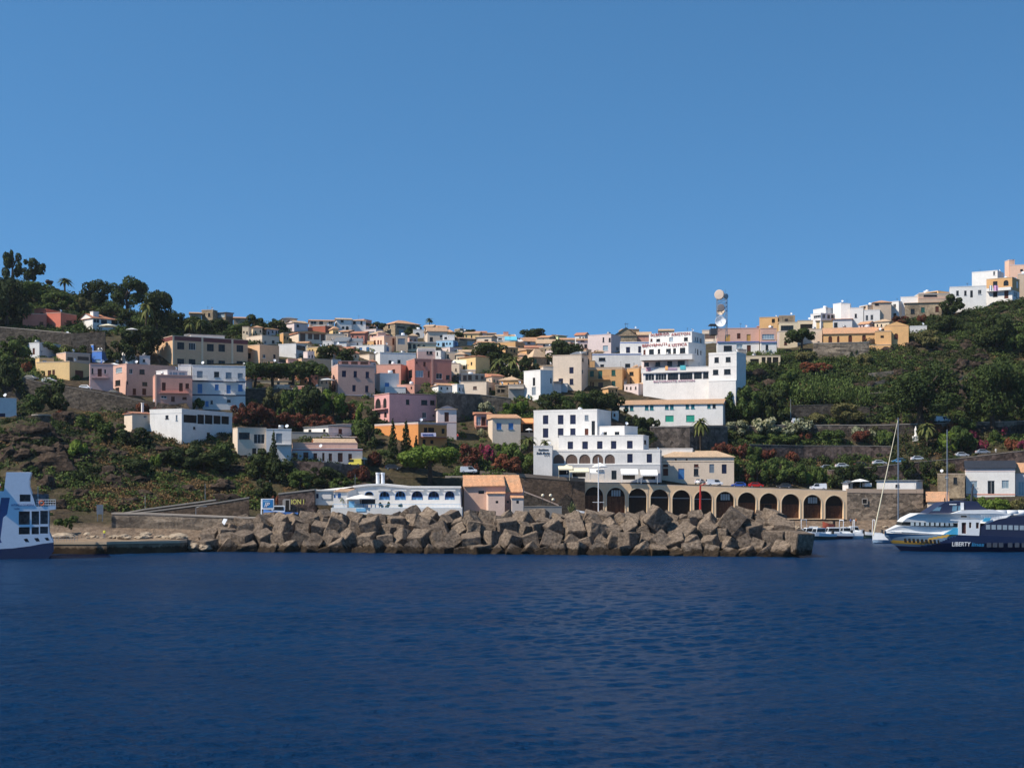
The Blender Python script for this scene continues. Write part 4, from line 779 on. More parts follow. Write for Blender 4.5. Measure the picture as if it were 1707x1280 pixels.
# awnings of the residence
def awning(root, crop, x0, x1, y0, y1, D, out, mt, name='awning'):
    ox, oy, sc = CR[crop]; a = P(ox+x0/sc, oy+y0/sc, D); b = P(ox+x1/sc, oy+y1/sc, D-out); mb = MB(); n = 8
    for k in range(n):
        t0, t1 = k/n, (k+1)/n; xa, xb = a.x+(b.x-a.x)*t0, a.x+(b.x-a.x)*t1
        mb.add([(xa, D, a.z), (xb, D, a.z), (xb, D-out, b.z), (xa, D-out, b.z), (xa, D, a.z-.06), (xb, D, a.z-.06), (xb, D-out, b.z-.06), (xa, D-out, b.z-.06)], [[0, 1, 2, 3], [4, 7, 6, 5], [3, 2, 6, 7]])
        mb.add([(xa, D-out, b.z-.06), (xb, D-out, b.z-.06), (xb-.03, D-out, b.z-0.32), (xa+.03, D-out, b.z-0.32)], [[0, 1, 2, 3]])
    mb.tube([(a.x+.1, D-out+.1, b.z), (a.x+.1, D-out+.1, b.z-2.4)], [.04, .04], 6); mb.tube([(b.x-.1, D-out+.1, b.z), (b.x-.1, D-out+.1, b.z-2.4)], [.04, .04], 6)
    o = mb.build(name, mt); return local(o, root) if root else o
awning(res, 'K', 375, 505, 622, 648, 385.3, 3.0, canvas_c); awning(res, 'K', 470, 650, 640, 670, 384.6, 3.0, canvas_c); awning(res, 'K', 655, 790, 648, 682, 385.2, 3.0, canvas_w)
awning(res, 'K', 930, 1088, 648, 692, 385.6, 2.0, canvas_w); awning(res, 'K', 1105, 1262, 655, 700, 385.4, 2.0, canvas_w)
for o in bpy.data.objects:
    if o.get('label', '').startswith('terrace cafe'): cafe = o
    if o.get('label', '').startswith('yellow house with a terrace'): yh = o
    if o.get('label', '').startswith('white house with a light blue awning'): wb = o
    if o.get('label', '').startswith('brown orange house'): lau = o
awning(cafe, 'H', 690, 797, 305, 342, cafe.location.y-.1, 2.5, plain('orange_canvas', (0.75, 0.3, 0.12), .9)); awning(yh, 'G', 630, 770, 590, 642, yh.location.y-1.0, 2.2, canvas_c)
awning(wb, 'G', 1190, 1325, 335, 372, wb.location.y-.4, 2.5, plain('turquoise_canvas', (0.12, 0.45, 0.6), .9))
for x0, x1, c_ in ((1210, 1245, canvas_w), (1255, 1306, plain('pink_laundry', (0.8, 0.4, 0.6), .9))):
    mb = MB(); ox, oy, sc = CR['N']; n = 10; a = P(ox+x0/sc, oy+357/sc, lau.location.y-1.5); b = P(ox+x1/sc, oy+415/sc, lau.location.y-1.5)
    vs = []
    for i in range(n+1):
        t = i/n; dy = 0.08*math.sin(t*9); vs += [(a.x+(b.x-a.x)*t, a.y+dy, a.z), (a.x+(b.x-a.x)*t, a.y+dy*2, b.z)]
    mb.add(vs, [[2*i, 2*i+1, 2*i+3, 2*i+2] for i in range(n)]); o = mb.build('hung_sheet', c_)
    tag(o, 'white sheet hanging from the balcony of the brown orange house' if x0 < 1250 else 'pink sheet hanging from the balcony of the brown orange house', 'laundry')

# ------------------------------------------------------------ walls along roads and terraces
sea_stone = rocky('harbour_stone', (0.14, 0.105, 0.08), (0.27, 0.21, 0.155), (0.4, 0.32, 0.24), 1.2, 0.75, 0.7, (1, 1, 1.5), 0.8)
brown_st = rocky('brown_masonry', (0.1, 0.068, 0.048), (0.165, 0.115, 0.08), (0.22, 0.155, 0.11), 1.6, 0.55, 0.4, (1, 1, 1.7), 1.4)
grey_st = rocky('grey_stone_courses', (0.14, 0.11, 0.085), (0.28, 0.225, 0.17), (0.43, 0.36, 0.28), 1.1, 0.75, 0.8, (0.35, 1, 1.8), 0.7)
road_m = rocky('asphalt', (0.04, 0.04, 0.04), (0.055, 0.054, 0.052), (0.07, 0.068, 0.065), 3, 0.05, 0.2)
capm = paint('pale_coping', (0.42, 0.36, 0.3), 0.4)
def wall(name, label, pts, mt, thick=0.7, cap=0.18, group=None, road=0, capmat=None, kind=None, cat='wall', ext=3.0):
    """pts: (px, top row, bottom row, distance or None)"""
    q = []
    for px, yt, yb, D in pts:
        D = D or hit(px, yb); a = P(px, yt, D); b = P(px, yb, D); q.append((a.x, D, b.z-ext, a.z))
    mb = MB(); nq = []
    for i in range(len(q)-1):
        L = math.hypot(q[i+1][0]-q[i][0], q[i+1][1]-q[i][1]); n = max(1, int(L/3))
        for k in range(n): nq.append(tuple(q[i][j]+(q[i+1][j]-q[i][j])*k/n for j in range(4)))
    nq.append(q[-1])
    for i in range(len(nq)-1):
        (x0, y0, b0, t0), (x1, y1, b1, t1) = nq[i], nq[i+1]
        v = [(x0, y0, b0), (x1, y1, b1), (x1, y1, t1), (x0, y0, t0), (x0, y0+thick, b0), (x1, y1+thick, b1), (x1, y1+thick, t1), (x0, y0+thick, t0)]
        mb.add(v, [[0, 1, 2, 3], [3, 2, 6, 7], [5, 4, 7, 6]]+([[0, 3, 7, 4]] if i == 0 else [])+([[1, 5, 6, 2]] if i == len(nq)-2 else []))
    root = empty(name, (nq[0][0], nq[0][1], nq[0][2])); tag(root, label, cat, group, kind)
    local(mb.build('masonry', mt), root)
    if cap:
        mb = MB()
        for i in range(len(nq)-1):
            (x0, y0, b0, t0), (x1, y1, b1, t1) = nq[i], nq[i+1]; e = 0.08
            v = [(x, y, z) for (x, yy, t) in ((x0, y0, t0), (x1, y1, t1)) for y in (yy-e, yy+thick+e) for z in (t+.003, t+cap)]
            mb.add(v, [[0, 4, 5, 1], [1, 5, 7, 3], [2, 3, 7, 6], [0, 2, 6, 4]]+([[0, 1, 3, 2]] if i == 0 else [])+([[4, 6, 7, 5]] if i == len(nq)-2 else []))
        local(mb.build('coping', capmat or capm), root)
    if road:
        mb = MB()
        for i in range(len(nq)-1):
            (x0, y0, b0, t0), (x1, y1, b1, t1) = nq[i], nq[i+1]
            mb.quad((x0, y0+thick, t0-0.55), (x1, y1+thick, t1-0.55), (x1, y1+thick+road, t1-0.45), (x0, y0+thick+road, t0-0.45))
        tag(mb.build('road', road_m), None, None, None, 'structure')
    return root
dst = PA['dstone']
wall('retaining_wall', 'long dark stone wall under the sloping road at the left', [(38, 630, 650, 405), (60, 636, 668, 404), (105, 644, 676, 403), (160, 653, 680, 401), (220, 665, 684, 399), (280, 676, 692, 397), (335, 687, 700, 394)], dst, road=8, cap=.12, capmat=paint('dull_coping', (.26, .23, .2), .5))
wall('retaining_wall', 'dark stone wall with pale top under the coral villa', [(-60, 541, 580, 462), (40, 549, 585, 458), (118, 556, 585, 455)], dst)
wall('retaining_wall', 'brown stone wall under the white red roofed villa', [(118, 556, 600, 454), (175, 553, 592, 454)], dst, cap=0)
wall('retaining_wall', 'tall dark stone wall below the beige terrace house', [(728, 655, 705, None), (800, 658, 695, None), (852, 664, 690, None)], rocky('mottled_wall', (0.07, 0.06, 0.05), (0.15, 0.125, 0.1), (0.26, 0.22, 0.18), 1.0, 0.6, 0.8), cap=0.15)
wall('retaining_wall', 'dark wall under the pine row beside the three storey house', [(406, 648, 672, None), (470, 648, 672, None), (505, 650, 672, None)], dst, cap=0.12)
wall('retaining_wall', 'rough stone wall under the red eave house', [(484, 768, 795, None), (540, 770, 800, None), (600, 776, 802, None)], rocky('rubble_wall', (0.06, 0.045, 0.04), (0.14, 0.1, 0.085), (0.24, 0.18, 0.15), 1.2, 0.8, 0.8), cap=0)
wall('retaining_wall', 'tall rubble wall carrying the upper road beside the palm', [(1084, 712, 747, None), (1150, 712, 750, None), (1213, 711, 745, None)], rocky('rubble_wall_b', (0.08, 0.065, 0.055), (0.17, 0.135, 0.11), (0.28, 0.23, 0.19), 1.2, 0.8, 0.8), road=8)
wall('retaining_wall', 'long low stone wall carrying the upper road at the right', [(1213, 711, 730, 428.6), (1320, 709, 725, 428.6), (1460, 709, 724, 428.6), (1560, 706, 720, 427.6), (1720, 702, 722, 427.6), (1900, 698, 722, 427.6)], MATS['rubble_wall_b'], road=8)
wall('terrace_wall', 'brown dry stone terrace wall below the red oleanders', [(1250, 741, 765, None), (1340, 743, 768, None), (1420, 743, 765, None), (1485, 744, 760, None)], MATS['rubble_wall'], cap=0.1)
wall('retaining_wall', 'stone wall under the row of cars parked along the middle road', [(1380, 784, 800, None), (1450, 779, 806, None), (1530, 770, 800, None), (1600, 764, 785, None), (1700, 752, 778, None), (1880, 735, 770, None)], MATS['rubble_wall'], cap=0.1, road=7)
wall('retaining_wall', 'stone terrace wall under the apricot houses', [(1356, 573, 598, None), (1400, 572, 600, None), (1449, 571, 596, None)], grey_st, cap=0.25)
wall('harbour_wall', 'tall brown masonry harbour wall beside the first arch', [(800, 790, 862, 381.5), (872, 795, 860, 382.2), (975, 803, 862, 384.5)], brown_st, thick=1.2, cap=0.9, capmat=paint('brown_parapet', (0.26, 0.2, 0.15), 0.4))
wall('harbour_wall', 'grey brown stone wall with a small window right of the arcade', [(1412, 821, 866, 385), (1476, 822, 866, 384.8), (1539, 822, 870, 384)], sea_stone, thick=1.2, cap=1.1, capmat=paint('pinkish_parapet', (0.46, 0.34, 0.25), 0.4))
mb = MB(); box_px(mb, 1438, 1445, 832, 839, 384.7, 384.85); o = mb.build('small_window', PANE['k']); w_ = [x for x in bpy.data.objects if x.get('label', '').startswith('grey brown stone wall with')][0]; local(o, w_)
mb = MB(); mb.plate(lambda u, v, k: P(u, v, 384.62+k), [(1436.6, 840.4), (1446.4, 840.4), (1446.4, 830.6), (1436.6, 830.6)], [[(1438, 839), (1445, 839), (1445, 832), (1438, 832)]], 0.1); local(mb.build('window_frame', capm), w_)
wall('sea_wall', 'long layered grey stone sea wall with pale coping behind the quay', [(186, 857, 888, 303), (250, 858, 892, 303.5), (330, 861, 900, 304), (430, 865, 905, 304), (525, 867, 905, 305)], grey_st, thick=2.5, cap=0.35)
wall('parapet', 'low cream parapet of the garden terrace by the orange awning', [(742, 793, 802, 371), (815, 793, 802, 371)], capm, cap=0)
wall('ramp_wall', 'dark stone wall of the ramp climbing from the sea wall', [(196, 859, 866, 310), (245, 854, 866, 310), (300, 847, 870, 310.5), (360, 839, 872, 311), (415, 830, 870, 312)], brown_st, thick=0.5, cap=0.25, capmat=capm, road=4)
wall('ramp_wall', 'upper pale edge of the ramp along the cliff foot', [(186, 860, 866, 315), (240, 850, 860, 315), (300, 842, 856, 315.5), (360, 834, 850, 316)], brown_st, thick=0.4, cap=0.3)
wall('garden_wall', 'low white wall by the house at the left edge above the cliff', [(-100, 702, 715, 351), (27, 702, 715, 351), (60, 703, 715, 351)], capm, cap=0.1)
wall('terrace_wall', 'grey concrete wall ladder beside the palm above the residence', [(1085, 737, 752, 424), (1105, 742, 755, 423), (1130, 745, 757, 420), (1150, 749, 762, 418)], PA['conc'], cap=0.05)
wall('terrace_wall', 'pale stone ledge on the right slope between the big trees', [(1446, 640, 650, None), (1475, 632, 645, None)], grey_st, cap=0)
# low dark building with yellow painted letters, left of the restaurant
W_ = wall('old_store', 'dark stone store wall with yellow painted letters and a small door', [(464, 824, 868, 322), (524, 817, 868, 323)], MATS['rubble_wall'], thick=5, cap=0.3)
mb = MB(); mb.plate(lambda u, v, k: P(u, v, 321.9+k), [(472.5, 850), (484, 850), (484, 831.5), (472.5, 831.5)], [[(476, 850), (482, 850), (482, 833.5), (476, 833.5)]], 0.1); box_px(mb, 471, 476, 833, 850, 321.88, 322); local(mb.build('door_frame', PA['conc']), W_)
mb = MB(); box_px(mb, 476, 482, 833.5, 850, 321.93, 322.02); local(mb.build('door', PANE['k']), W_)
surf_text('painted_letters', 'ION I', W_, 'Z', 485, 840, 506, 8.5, plain('yellow_lettering', (0.65, 0.6, 0.15), .8), 322, 0, off=-0.1)

# ------------------------------------------------------------ arcade of boat stores
aroot = empty('boat_store_arcade', P(973, 858, 385)); tag(aroot, 'long cream arcade of twelve arched boat stores along the harbour', 'arcade')
def arow(x, a, b): return a+(b-a)*(x-990)/(1392-990)
ay = 385.0; holes = []; cs = [990.3+36.43*i for i in range(12)]
def AP(u, v, k): return P(u, v, ay) + Vector((0, k, 0))
for c in cs:
    sp = arow(c, 826.5, 841); bt = arow(c, 861.5, 864.5); r = 15.2
    holes.append([(c-r, bt), (c+r, bt)]+[(c+r*math.cos(math.pi*k/16), sp-r*math.sin(math.pi*k/16)) for k in range(17)])
mb = MB(); mb.plate(AP, [(973, 863), (1412, 866), (1412, 819), (973, 804.5)], holes, 1.6)
mb.quad(AP(973, 804.5, 0), AP(1412, 819, 0), AP(1412, 819, 12), AP(973, 804.5, 12)); mb.quad(AP(1412, 819, 0), AP(1412, 866, 0), AP(1412, 866, 3), AP(1412, 819, 3)); mb.quad(AP(973, 804.5, 0), AP(973, 863, 0), AP(973, 863, 3), AP(973, 804.5, 3))
local(mb.build('arcade_front', PA['arc']), aroot)
mb = MB()
for i, c in enumerate(cs):     # raised rims round the arches
    sp = arow(c, 826.5, 841); bt = arow(c, 861.5, 864.5); r = 15.2; r2 = 16.6
    ring = [(c-r, bt)]+[(c-r*math.cos(math.pi*k/16), sp-r*math.sin(math.pi*k/16)) for k in range(17)]+[(c+r, bt)]
    ring2 = [(c-r2, bt)]+[(c-r2*math.cos(math.pi*k/16), sp-r2*math.sin(math.pi*k/16)) for k in range(17)]+[(c+r2, bt)]
    for k in range(len(ring)-1):
        v = [AP(*ring[k], -.1), AP(*ring[k+1], -.1), AP(*ring2[k+1], -.1), AP(*ring2[k], -.1), AP(*ring[k], 0), AP(*ring[k+1], 0), AP(*ring2[k+1], 0), AP(*ring2[k], 0)]
        mb.add(v, [[0, 1, 2, 3], [0, 4, 5, 1], [3, 2, 6, 7]])
local(mb.build('arch_rims', paint('pale_rim', (0.74, 0.6, 0.42), 0.15)), aroot)
wood = rocky('old_brown_boards', (0.06, 0.03, 0.02), (0.11, 0.055, 0.034), (0.17, 0.095, 0.06), 2.0, 0.4, 0.3, (4, 1, 0.2), 1.0)
for i, c in enumerate(cs):
    sp = arow(c, 826.5, 841); bt = arow(c, 861.5, 864.5); r = 16.0; mb = MB(); dark = i in (2, 3, 4, 5)
    box_px(mb, c-r, c+r, sp-r, bt, ay+1.61, ay+1.75, 1)
    if not dark:
        top = sp+2 if i > 1 else sp-1; n = 7
        for k in range(n): box_px(mb, c-r+2*r*k/n+.15, c-r+2*r*(k+1)/n-.15, top, bt, ay+1.48-(.04 if k % 2 else 0), ay+1.6, 0)
        if i in (1, 6, 10):
            for k in range(4): box_px(mb, c-8+4*k+.4, c-4+4*k-.4, sp-11, sp-1, ay+1.5, ay+1.6, 2)
    else:
        box_px(mb, c-r, c+r, sp-2, sp-.8, ay+1.4, ay+1.5, 3)
    local(mb.build('store_door', [wood, PANE['k'], PANE['w'], metal]), aroot)
mb = MB(); box_px(mb, 1275.5, 1286.5, 841, 857, ay+1.2, ay+1.3, 0); local(mb.build('dark_doorway', PANE['k']), aroot)
wall('parapet', 'thin concrete kerb along the road edge above the arcade', [(973, 803, 806, 385.2), (1412, 817.4, 820, 385.2), (1412, 817.4, 820, 385.2)], capm, thick=0.5, cap=0.0, road=11, ext=0)

# ------------------------------------------------------------ white restaurant with blue trimmed arches
rr = empty('restaurant', P(524, 852, 327)); tag(rr, 'long white seaside restaurant with blue lined arches and twin flues', 'restaurant')
fx = lambda x: 470+x/5.334; fy = lambda y: 640+y/5.334
blue = plain('sea_blue_paint', (0.07, 0.22, 0.5), 0.5); cyan = plain('light_blue_paint', (0.22, 0.5, 0.75), 0.6); bwhite = PA['bluew']
RP = lambda D: (lambda u, v, k: P(fx(u), fy(v), D)+Vector((0, k, 0)))
arches = [(735, 815, 953, 990), (865, 958, 953, 1030), (1005, 1100, 950, 1030), (1152, 1252, 950, 1030), (1300, 1398, 952, 1028), (1448, 1534, 950, 1028)]
def archpoly(x0, x1, yt, yb, n=14):
    r = (x1-x0)/2; c = (x0+x1)/2; ry = min(r, yb-yt-4); return [(x0, yb), (x1, yb)]+[(c+r*math.cos(math.pi*k/n), yt+ry-ry*math.sin(math.pi*k/n)) for k in range(n+1)]
mb = MB(); mb.plate(RP(327), [(640, 1125), (1592, 1125), (1582, 912), (1100, 912), (960, 896), (880, 888), (760, 892), (640, 905)], [archpoly(*a) for a in arches]+[[(690, 1070), (830, 1070), (830, 1010), (690, 1010)]], 0.6)
a = RP(327); mb.quad(a(640, 905, 0), a(1582, 912, 0), a(1582, 912, 16), a(640, 905, 16)); mb.quad(a(1582, 912, 0), a(1592, 1125, 0), a(1592, 1125, 16), a(1582, 912, 16)); mb.quad(a(640, 905, 0), a(640, 1125, 0), a(640, 1125, 6), a(640, 905, 6))
local(mb.build('wall', PA['white']), rr)
mb = MB()
for k, t in enumerate(np.linspace(640, 1560, 24)): pass
for (u0, v0), (u1, v1) in zip([(632, 903), (760, 888), (880, 884), (960, 892), (1100, 906)], [(760, 888), (880, 884), (960, 892), (1100, 906), (1592, 907)]):
    mb.add([a(u0, v0, -.35), a(u1, v1, -.35), a(u1, v1+18, -.35), a(u0, v0+18, -.35), a(u0, v0, 16), a(u1, v1, 16), a(u0, v0+18, -.01), a(u1, v1+18, -.01)], [[0, 1, 2, 3], [0, 4, 5, 1], [3, 2, 7, 6]])
local(mb.build('roof', PA['white']), rr)
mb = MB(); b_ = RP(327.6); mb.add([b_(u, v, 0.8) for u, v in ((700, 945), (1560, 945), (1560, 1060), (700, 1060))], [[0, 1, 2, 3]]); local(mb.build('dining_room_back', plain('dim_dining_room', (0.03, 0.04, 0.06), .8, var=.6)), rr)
for i, ar in enumerate(arches):
    mb = MB(); x0, x1, yt, yb = ar; pts = archpoly(x0, x1, yt, yb)[1:]; pts = [(x1, yb)]+pts[1:]+[(x0, yb)]
    pin = archpoly(x0+5, x1-5, yt+5, yb)[1:]; pin = [(x1-5, yb)]+pin[1:]+[(x0+5, yb)]
    for k in range(len(pts)-1): mb.add([a(*pts[k], -.03), a(*pts[k+1], -.03), a(*pin[k+1], -.03), a(*pin[k], -.03)], [[0, 1, 2, 3]])
    if i > 0:
        A_ = a(x0+5, 1000, .3); B_ = a(x1-5, 1012, .4); mb.box(A_.x, B_.x, A_.y, A_.y+.08, B_.z, A_.z, 0)
        A_ = a(x0+6, 1012, .36); B_ = a(x1-6, yb, .4); mb.box(A_.x, B_.x, A_.y, A_.y+.05, B_.z, A_.z, 1)
        for c in (0.33, 0.66): A_ = a(x0+(x1-x0)*c-1.5, yt+10, .3); B_ = a(x0+(x1-x0)*c+1.5, yb, .3); mb.box(A_.x, B_.x, A_.y, A_.y+.05, B_.z, A_.z, 0)
    local(mb.build('arched_window', [blue if i < 3 else plain('dark_blue_trim', (0.04, 0.09, 0.25), .5), cyan]), rr)
mb = MB()
for x0, x1 in ((855, 970), (1000, 1110), (1145, 1262), (1295, 1405), (1440, 1545)): A_ = a(x0, 938, -.4); B_ = a(x1, 950, 0); mb.box(A_.x, B_.x, A_.y, A_.y+.4, B_.z, A_.z)
local(mb.build('shutter_boxes', PA['white']), rr)
# left wing with blank board, entrance block, terrace, balustrade
a2 = RP(325); mb = MB(); mb.plate(a2, [(285, 1075), (470, 1075), (470, 945), (285, 945)], [[(303, 1015), (325, 1015), (325, 975), (303, 975)]], .4); mb.quad(a2(285, 945, 0), a2(285, 1075, 0), a2(292, 1075, 9), a2(292, 945, 9)); mb.quad(a2(285, 945, 0), a2(470, 945, 0), a2(640, 905, 9), a2(292, 940, 9)); mb.quad(a2(285, 1075, 0), a2(470, 1075, 0), a2(470, 1075, 9), a2(292, 1075, 9))
local(mb.build('side_wing', PA['white']), rr)
mb = MB(); A_ = a2(303, 975, .2); B_ = a2(325, 1015, .2); mb.box(A_.x, B_.x, A_.y, A_.y+.05, B_.z, A_.z); local(mb.build('window', PANE['b']), rr)
mb = MB(); A_ = a2(278, 938, -.4); B_ = a2(475, 950, 0); mb.box(A_.x, B_.x, A_.y, A_.y+6, B_.z, A_.z); local(mb.build('roof_edge', PA['white']), rr)
mb = MB(); A_ = a2(355, 975, -.12); B_ = a2(445, 1027, -.02); mb.box(A_.x, B_.x, A_.y, A_.y+.1, B_.z, A_.z); A_ = a2(360, 980, -.15); B_ = a2(440, 1022, -.15); mb.box(A_.x, B_.x, A_.y, A_.y+.02, B_.z, A_.z, 1); local(mb.build('notice_board', [PANE['s'], bwhite]), rr)
a3 = RP(323.5); mb = MB(); mb.plate(a3, [(460, 1100), (580, 1100), (580, 955), (460, 955)], [[(462, 1012), (478, 1012), (478, 978), (462, 978)], [(497, 1015), (524, 1015), (524, 970), (497, 970)]], .3)
mb.quad(a3(580, 955, 0), a3(580, 1100, 0), a3(650, 1100, 3.2), a3(650, 935, 3.2)); local(mb.build('porch_block', bwhite), rr)
mb = MB(); A_ = a3(462, 970, .15); B_ = a3(524, 1015, .15); mb.box(A_.x, B_.x, A_.y, A_.y+.05, B_.z, A_.z); local(mb.build('window', blue), rr)
mb = MB(); mb.add([a3(455, 955, -.3), a3(590, 955, -.3), a3(650, 930, 4), a3(500, 930, 4), a3(455, 960, -.3), a3(590, 960, -.3)], [[0, 1, 2, 3], [0, 4, 5, 1]]); local(mb.build('roof', T['tile']), rr)
mb = MB()
for c in (845, 890): p_ = a(c, 900, 2); q_ = a(c, 800, 2); mb.tube([p_-Vector((0, 0, 1)), q_], [.42, .42], 12); mb.tube([q_, q_+Vector((0, 0, .35))], [.52, .5], 12)
local(mb.build('flue', wmetal, smooth=False), rr)
a4 = RP(320); mb = MB(); A_ = a4(435, 1100, 0); B_ = a4(1600, 1112, 0); mb.box(A_.x, B_.x, 320, 327, B_.z-1.8, A_.z); local(mb.build('terrace_slab', PA['white']), rr)
mb = MB()
for x in np.arange(450, 1590, 12): A_ = a4(x, 1070, .15); mb.box(A_.x-.02, A_.x+.02, A_.y, A_.y+.04, A_.z-1.75, A_.z)
for x0, x1 in ((450, 1590),):
    for yy in (1066, 1098): A_ = a4(x0, yy, .15); B_ = a4(x1, yy+3, .15); mb.box(A_.x, B_.x, A_.y, A_.y+.06, B_.z, A_.z)
local(mb.build('railing', cyan), rr)
mb = MB(); A_ = a4(590, 1040, 1); B_ = a4(640, 1095, 1); mb.box(A_.x, B_.x, A_.y, A_.y+.1, B_.z, A_.z); A_ = a4(660, 1105, -.1); B_ = a4(745, 1132, -.1); mb.box(A_.x, B_.x, A_.y, A_.y+.1, B_.z, A_.z); local(mb.build('blue_panel', cyan), rr)
mb = MB()
for k in range(5):
    A_ = a4(655+k*36, 1068, 2); mb.box(A_.x, A_.x+3.2, A_.y, A_.y+.9, A_.z-.08, A_.z); mb.box(A_.x+1.4, A_.x+1.6, A_.y+.3, A_.y+.5, A_.z-.75, A_.z-.08)
o = mb.build('dining_tables', blue); local(o, rr)
# ------------------------------------------------------------ pink boathouse by the breakwater
hx = lambda x: 740+x/5.334; hy = lambda y: 640+y/5.334
pr = empty('boathouse', P(hx(180), 862, 334)); tag(pr, 'pink boathouse with patched orange tile roof beside the white restaurant', 'boathouse')
HP = lambda D: (lambda u, v, k: P(hx(u), hy(v), D)+Vector((0, k, 0))); h1 = HP(334); pw = paint('boathouse_pink', (0.72, 0.47, 0.36), 0.25)
mb = MB(); mb.plate(h1, [(178, 1160), (545, 1160), (545, 905), (178, 905)], [[(307, 976), (358, 976), (358, 948), (307, 948)]], .3); mb.quad(h1(178, 905, 0), h1(178, 1160, 0), h1(158, 1110, 8), h1(158, 830, 8)); mb.quad(h1(545, 905, 0), h1(545, 1160, 0), h1(560, 1160, 3), h1(560, 905, 3)); local(mb.build('wall', pw), pr)
h2 = HP(334.8); mb = MB(); mb.plate(h2, [(545, 1160), (706, 1160), (700, 955), (545, 955)], [[(558, 1058), (578, 1058), (578, 1038), (558, 1038)]], .3); mb.quad(h2(700, 955, 0), h2(706, 1160, 0), h2(712, 1160, 8), h2(712, 880, 8)); local(mb.build('wall', paint('boathouse_pink_b', (0.7, 0.42, 0.34), 0.2)), pr)
h3 = HP(331.6); mb = MB(); mb.plate(h3, [(395, 1170), (540, 1170), (540, 970), (395, 970)], [[(460, 1060), (483, 1060), (483, 1038), (460, 1038)]], .3); mb.quad(h3(395, 970, 0), h3(395, 1170, 0), h3(376, 1160, 2.4), h3(376, 962, 2.4)); mb.quad(h3(540, 970, 0), h3(540, 1170, 0), h3(545, 1170, 2.4), h3(545, 962, 2.4)); local(mb.build('lean_to', paint('boathouse_cream', (0.76, 0.55, 0.45), 0.2)), pr)
h4 = HP(331.2); mb = MB(); mb.plate(h4, [(605, 1165), (706, 1165), (706, 1008), (605, 1008)], [[(644, 1062), (667, 1062), (667, 1036), (644, 1036)]], .3); mb.quad(h4(605, 1008, 0), h4(605, 1165, 0), h4(590, 1150, 3), h4(590, 1000, 3)); mb.quad(h4(706, 1008, 0), h4(706, 1165, 0), h4(712, 1165, 3), h4(712, 1000, 3)); local(mb.build('annex', paint('annex_grey_cream', (0.62, 0.52, 0.45), 0.25)), pr)
mb = MB()
for f_, x0, x1, y0, y1 in ((h1, 307, 358, 948, 976), (h3, 460, 483, 1038, 1060), (h4, 644, 667, 1036, 1062), (h2, 558, 578, 1038, 1058)): A_ = f_(x0, y0, .25); B_ = f_(x1, y1, .25); mb.box(A_.x, B_.x, A_.y, A_.y+.05, B_.z, A_.z)
local(mb.build('window', PANE['d']), pr)
tl = tiles('patched_orange_tiles', (0.7, 0.36, 0.19)); mb = MB()
def slab(mb, p, t=.2):
    q = [v-Vector((0, 0, t)) for v in p]; n = len(p); mb.add(p+q, [list(range(n))]+[[i, (i+1) % n, n+(i+1) % n, n+i] for i in range(n)]+[[n+i for i in range(n)][::-1]])
slab(mb, [h1(172, 908, -.5), h1(545, 900, -.5), h1(528, 806, 6), h1(160, 808, 6)]); slab(mb, [h2(528, 957, -.5), h2(704, 957, -.5), h2(668, 806, 6), h2(528, 806, 6)])
slab(mb, [h3(376, 972, -.2), h3(545, 972, -.2), h3(545, 955, 2.4), h3(372, 958, 2.4)], .1); slab(mb, [h4(590, 1010, -.2), h4(710, 1010, -.2), h4(708, 992, 3), h4(588, 990, 3)], .1)
local(mb.build('roof', tl), pr)
wall('stair', 'pale concrete stair descending the brown harbour wall', [(hx(700), hy(958), 872, 352), (hx(870), hy(1022), 872, 352), (hx(1020), hy(1085), 872, 352)], PA['dstone'], thick=1.2, cap=0.35, capmat=paint('pinkish_concrete', (0.5, 0.38, 0.32), .3), cat='stair')
wall('low_wall', 'low pale concrete wall behind the blocks at the stair foot', [(hx(700), hy(1090), 872, 345), (hx(1048), hy(1090), 872, 346)], PA['conc'], thick=.8, cap=0.15)
# ------------------------------------------------------------ quay and boulders on the left
qm = rocky('stained_concrete_quay', (0.1, 0.07, 0.05), (0.26, 0.19, 0.13), (0.46, 0.36, 0.26), 0.35, 0.3, 0.5, (0.3, 1, 1), 0.4)
mb = MB(); pts = [(60, 286), (60, 279), (178, 279), (192, 281), (300, 286), (312, 290)]
top = [Vector(((x-CX)*D/FX, D, 2.45)) for x, D in pts]; bk = [Vector(((x-CX)*303/FX, 303, 2.6)) for x in (312, 60)]
allp = top+bk; n = len(allp); mb.add(allp+[Vector((p.x, p.y, -2)) for p in allp], [list(range(n))]+[[i, (i+1) % n, n+(i+1) % n, n+i] for i in range(n)])
qo = tag(mb.build('quay', qm), 'low concrete quay with rust stained edge left of the breakwater', 'quay')
mb = MB()
for i in range(5):
    A_, B_ = top[i], top[i+1]; mb.add([A_+Vector((0, -.12, .01)), B_+Vector((0, -.12, .01)), B_+Vector((0, .5, .01)), A_+Vector((0, .5, .01)), A_+Vector((0, -.12, -.5)), B_+Vector((0, -.12, -.5))], [[0, 1, 2, 3], [0, 4, 5, 1]])
o = mb.build('quay_edge', paint('pale_quay_edge', (0.52, 0.4, 0.28), .5)); o.parent = qo
mb = MB()
for i in range(14):
    p = top[1].lerp(top[2], 0.05+0.5*i/13) + Vector((0, 1.5, 0)); mb.tube([p, p+Vector((0, 0, 1.0))], [.04, .04], 5)
    if i < 13: q = top[1].lerp(top[2], 0.05+0.5*(i+1)/13)+Vector((0, 1.5, 0)); mb.tube([p+Vector((0, 0, .98)), q+Vector((0, 0, .98))], [.03, .03], 5); mb.tube([p+Vector((0, 0, .5)), q+Vector((0, 0, .5))], [.025, .025], 5)
tag(mb.build('railing', metal), 'thin metal railing along the quay by the ferry', 'railing')
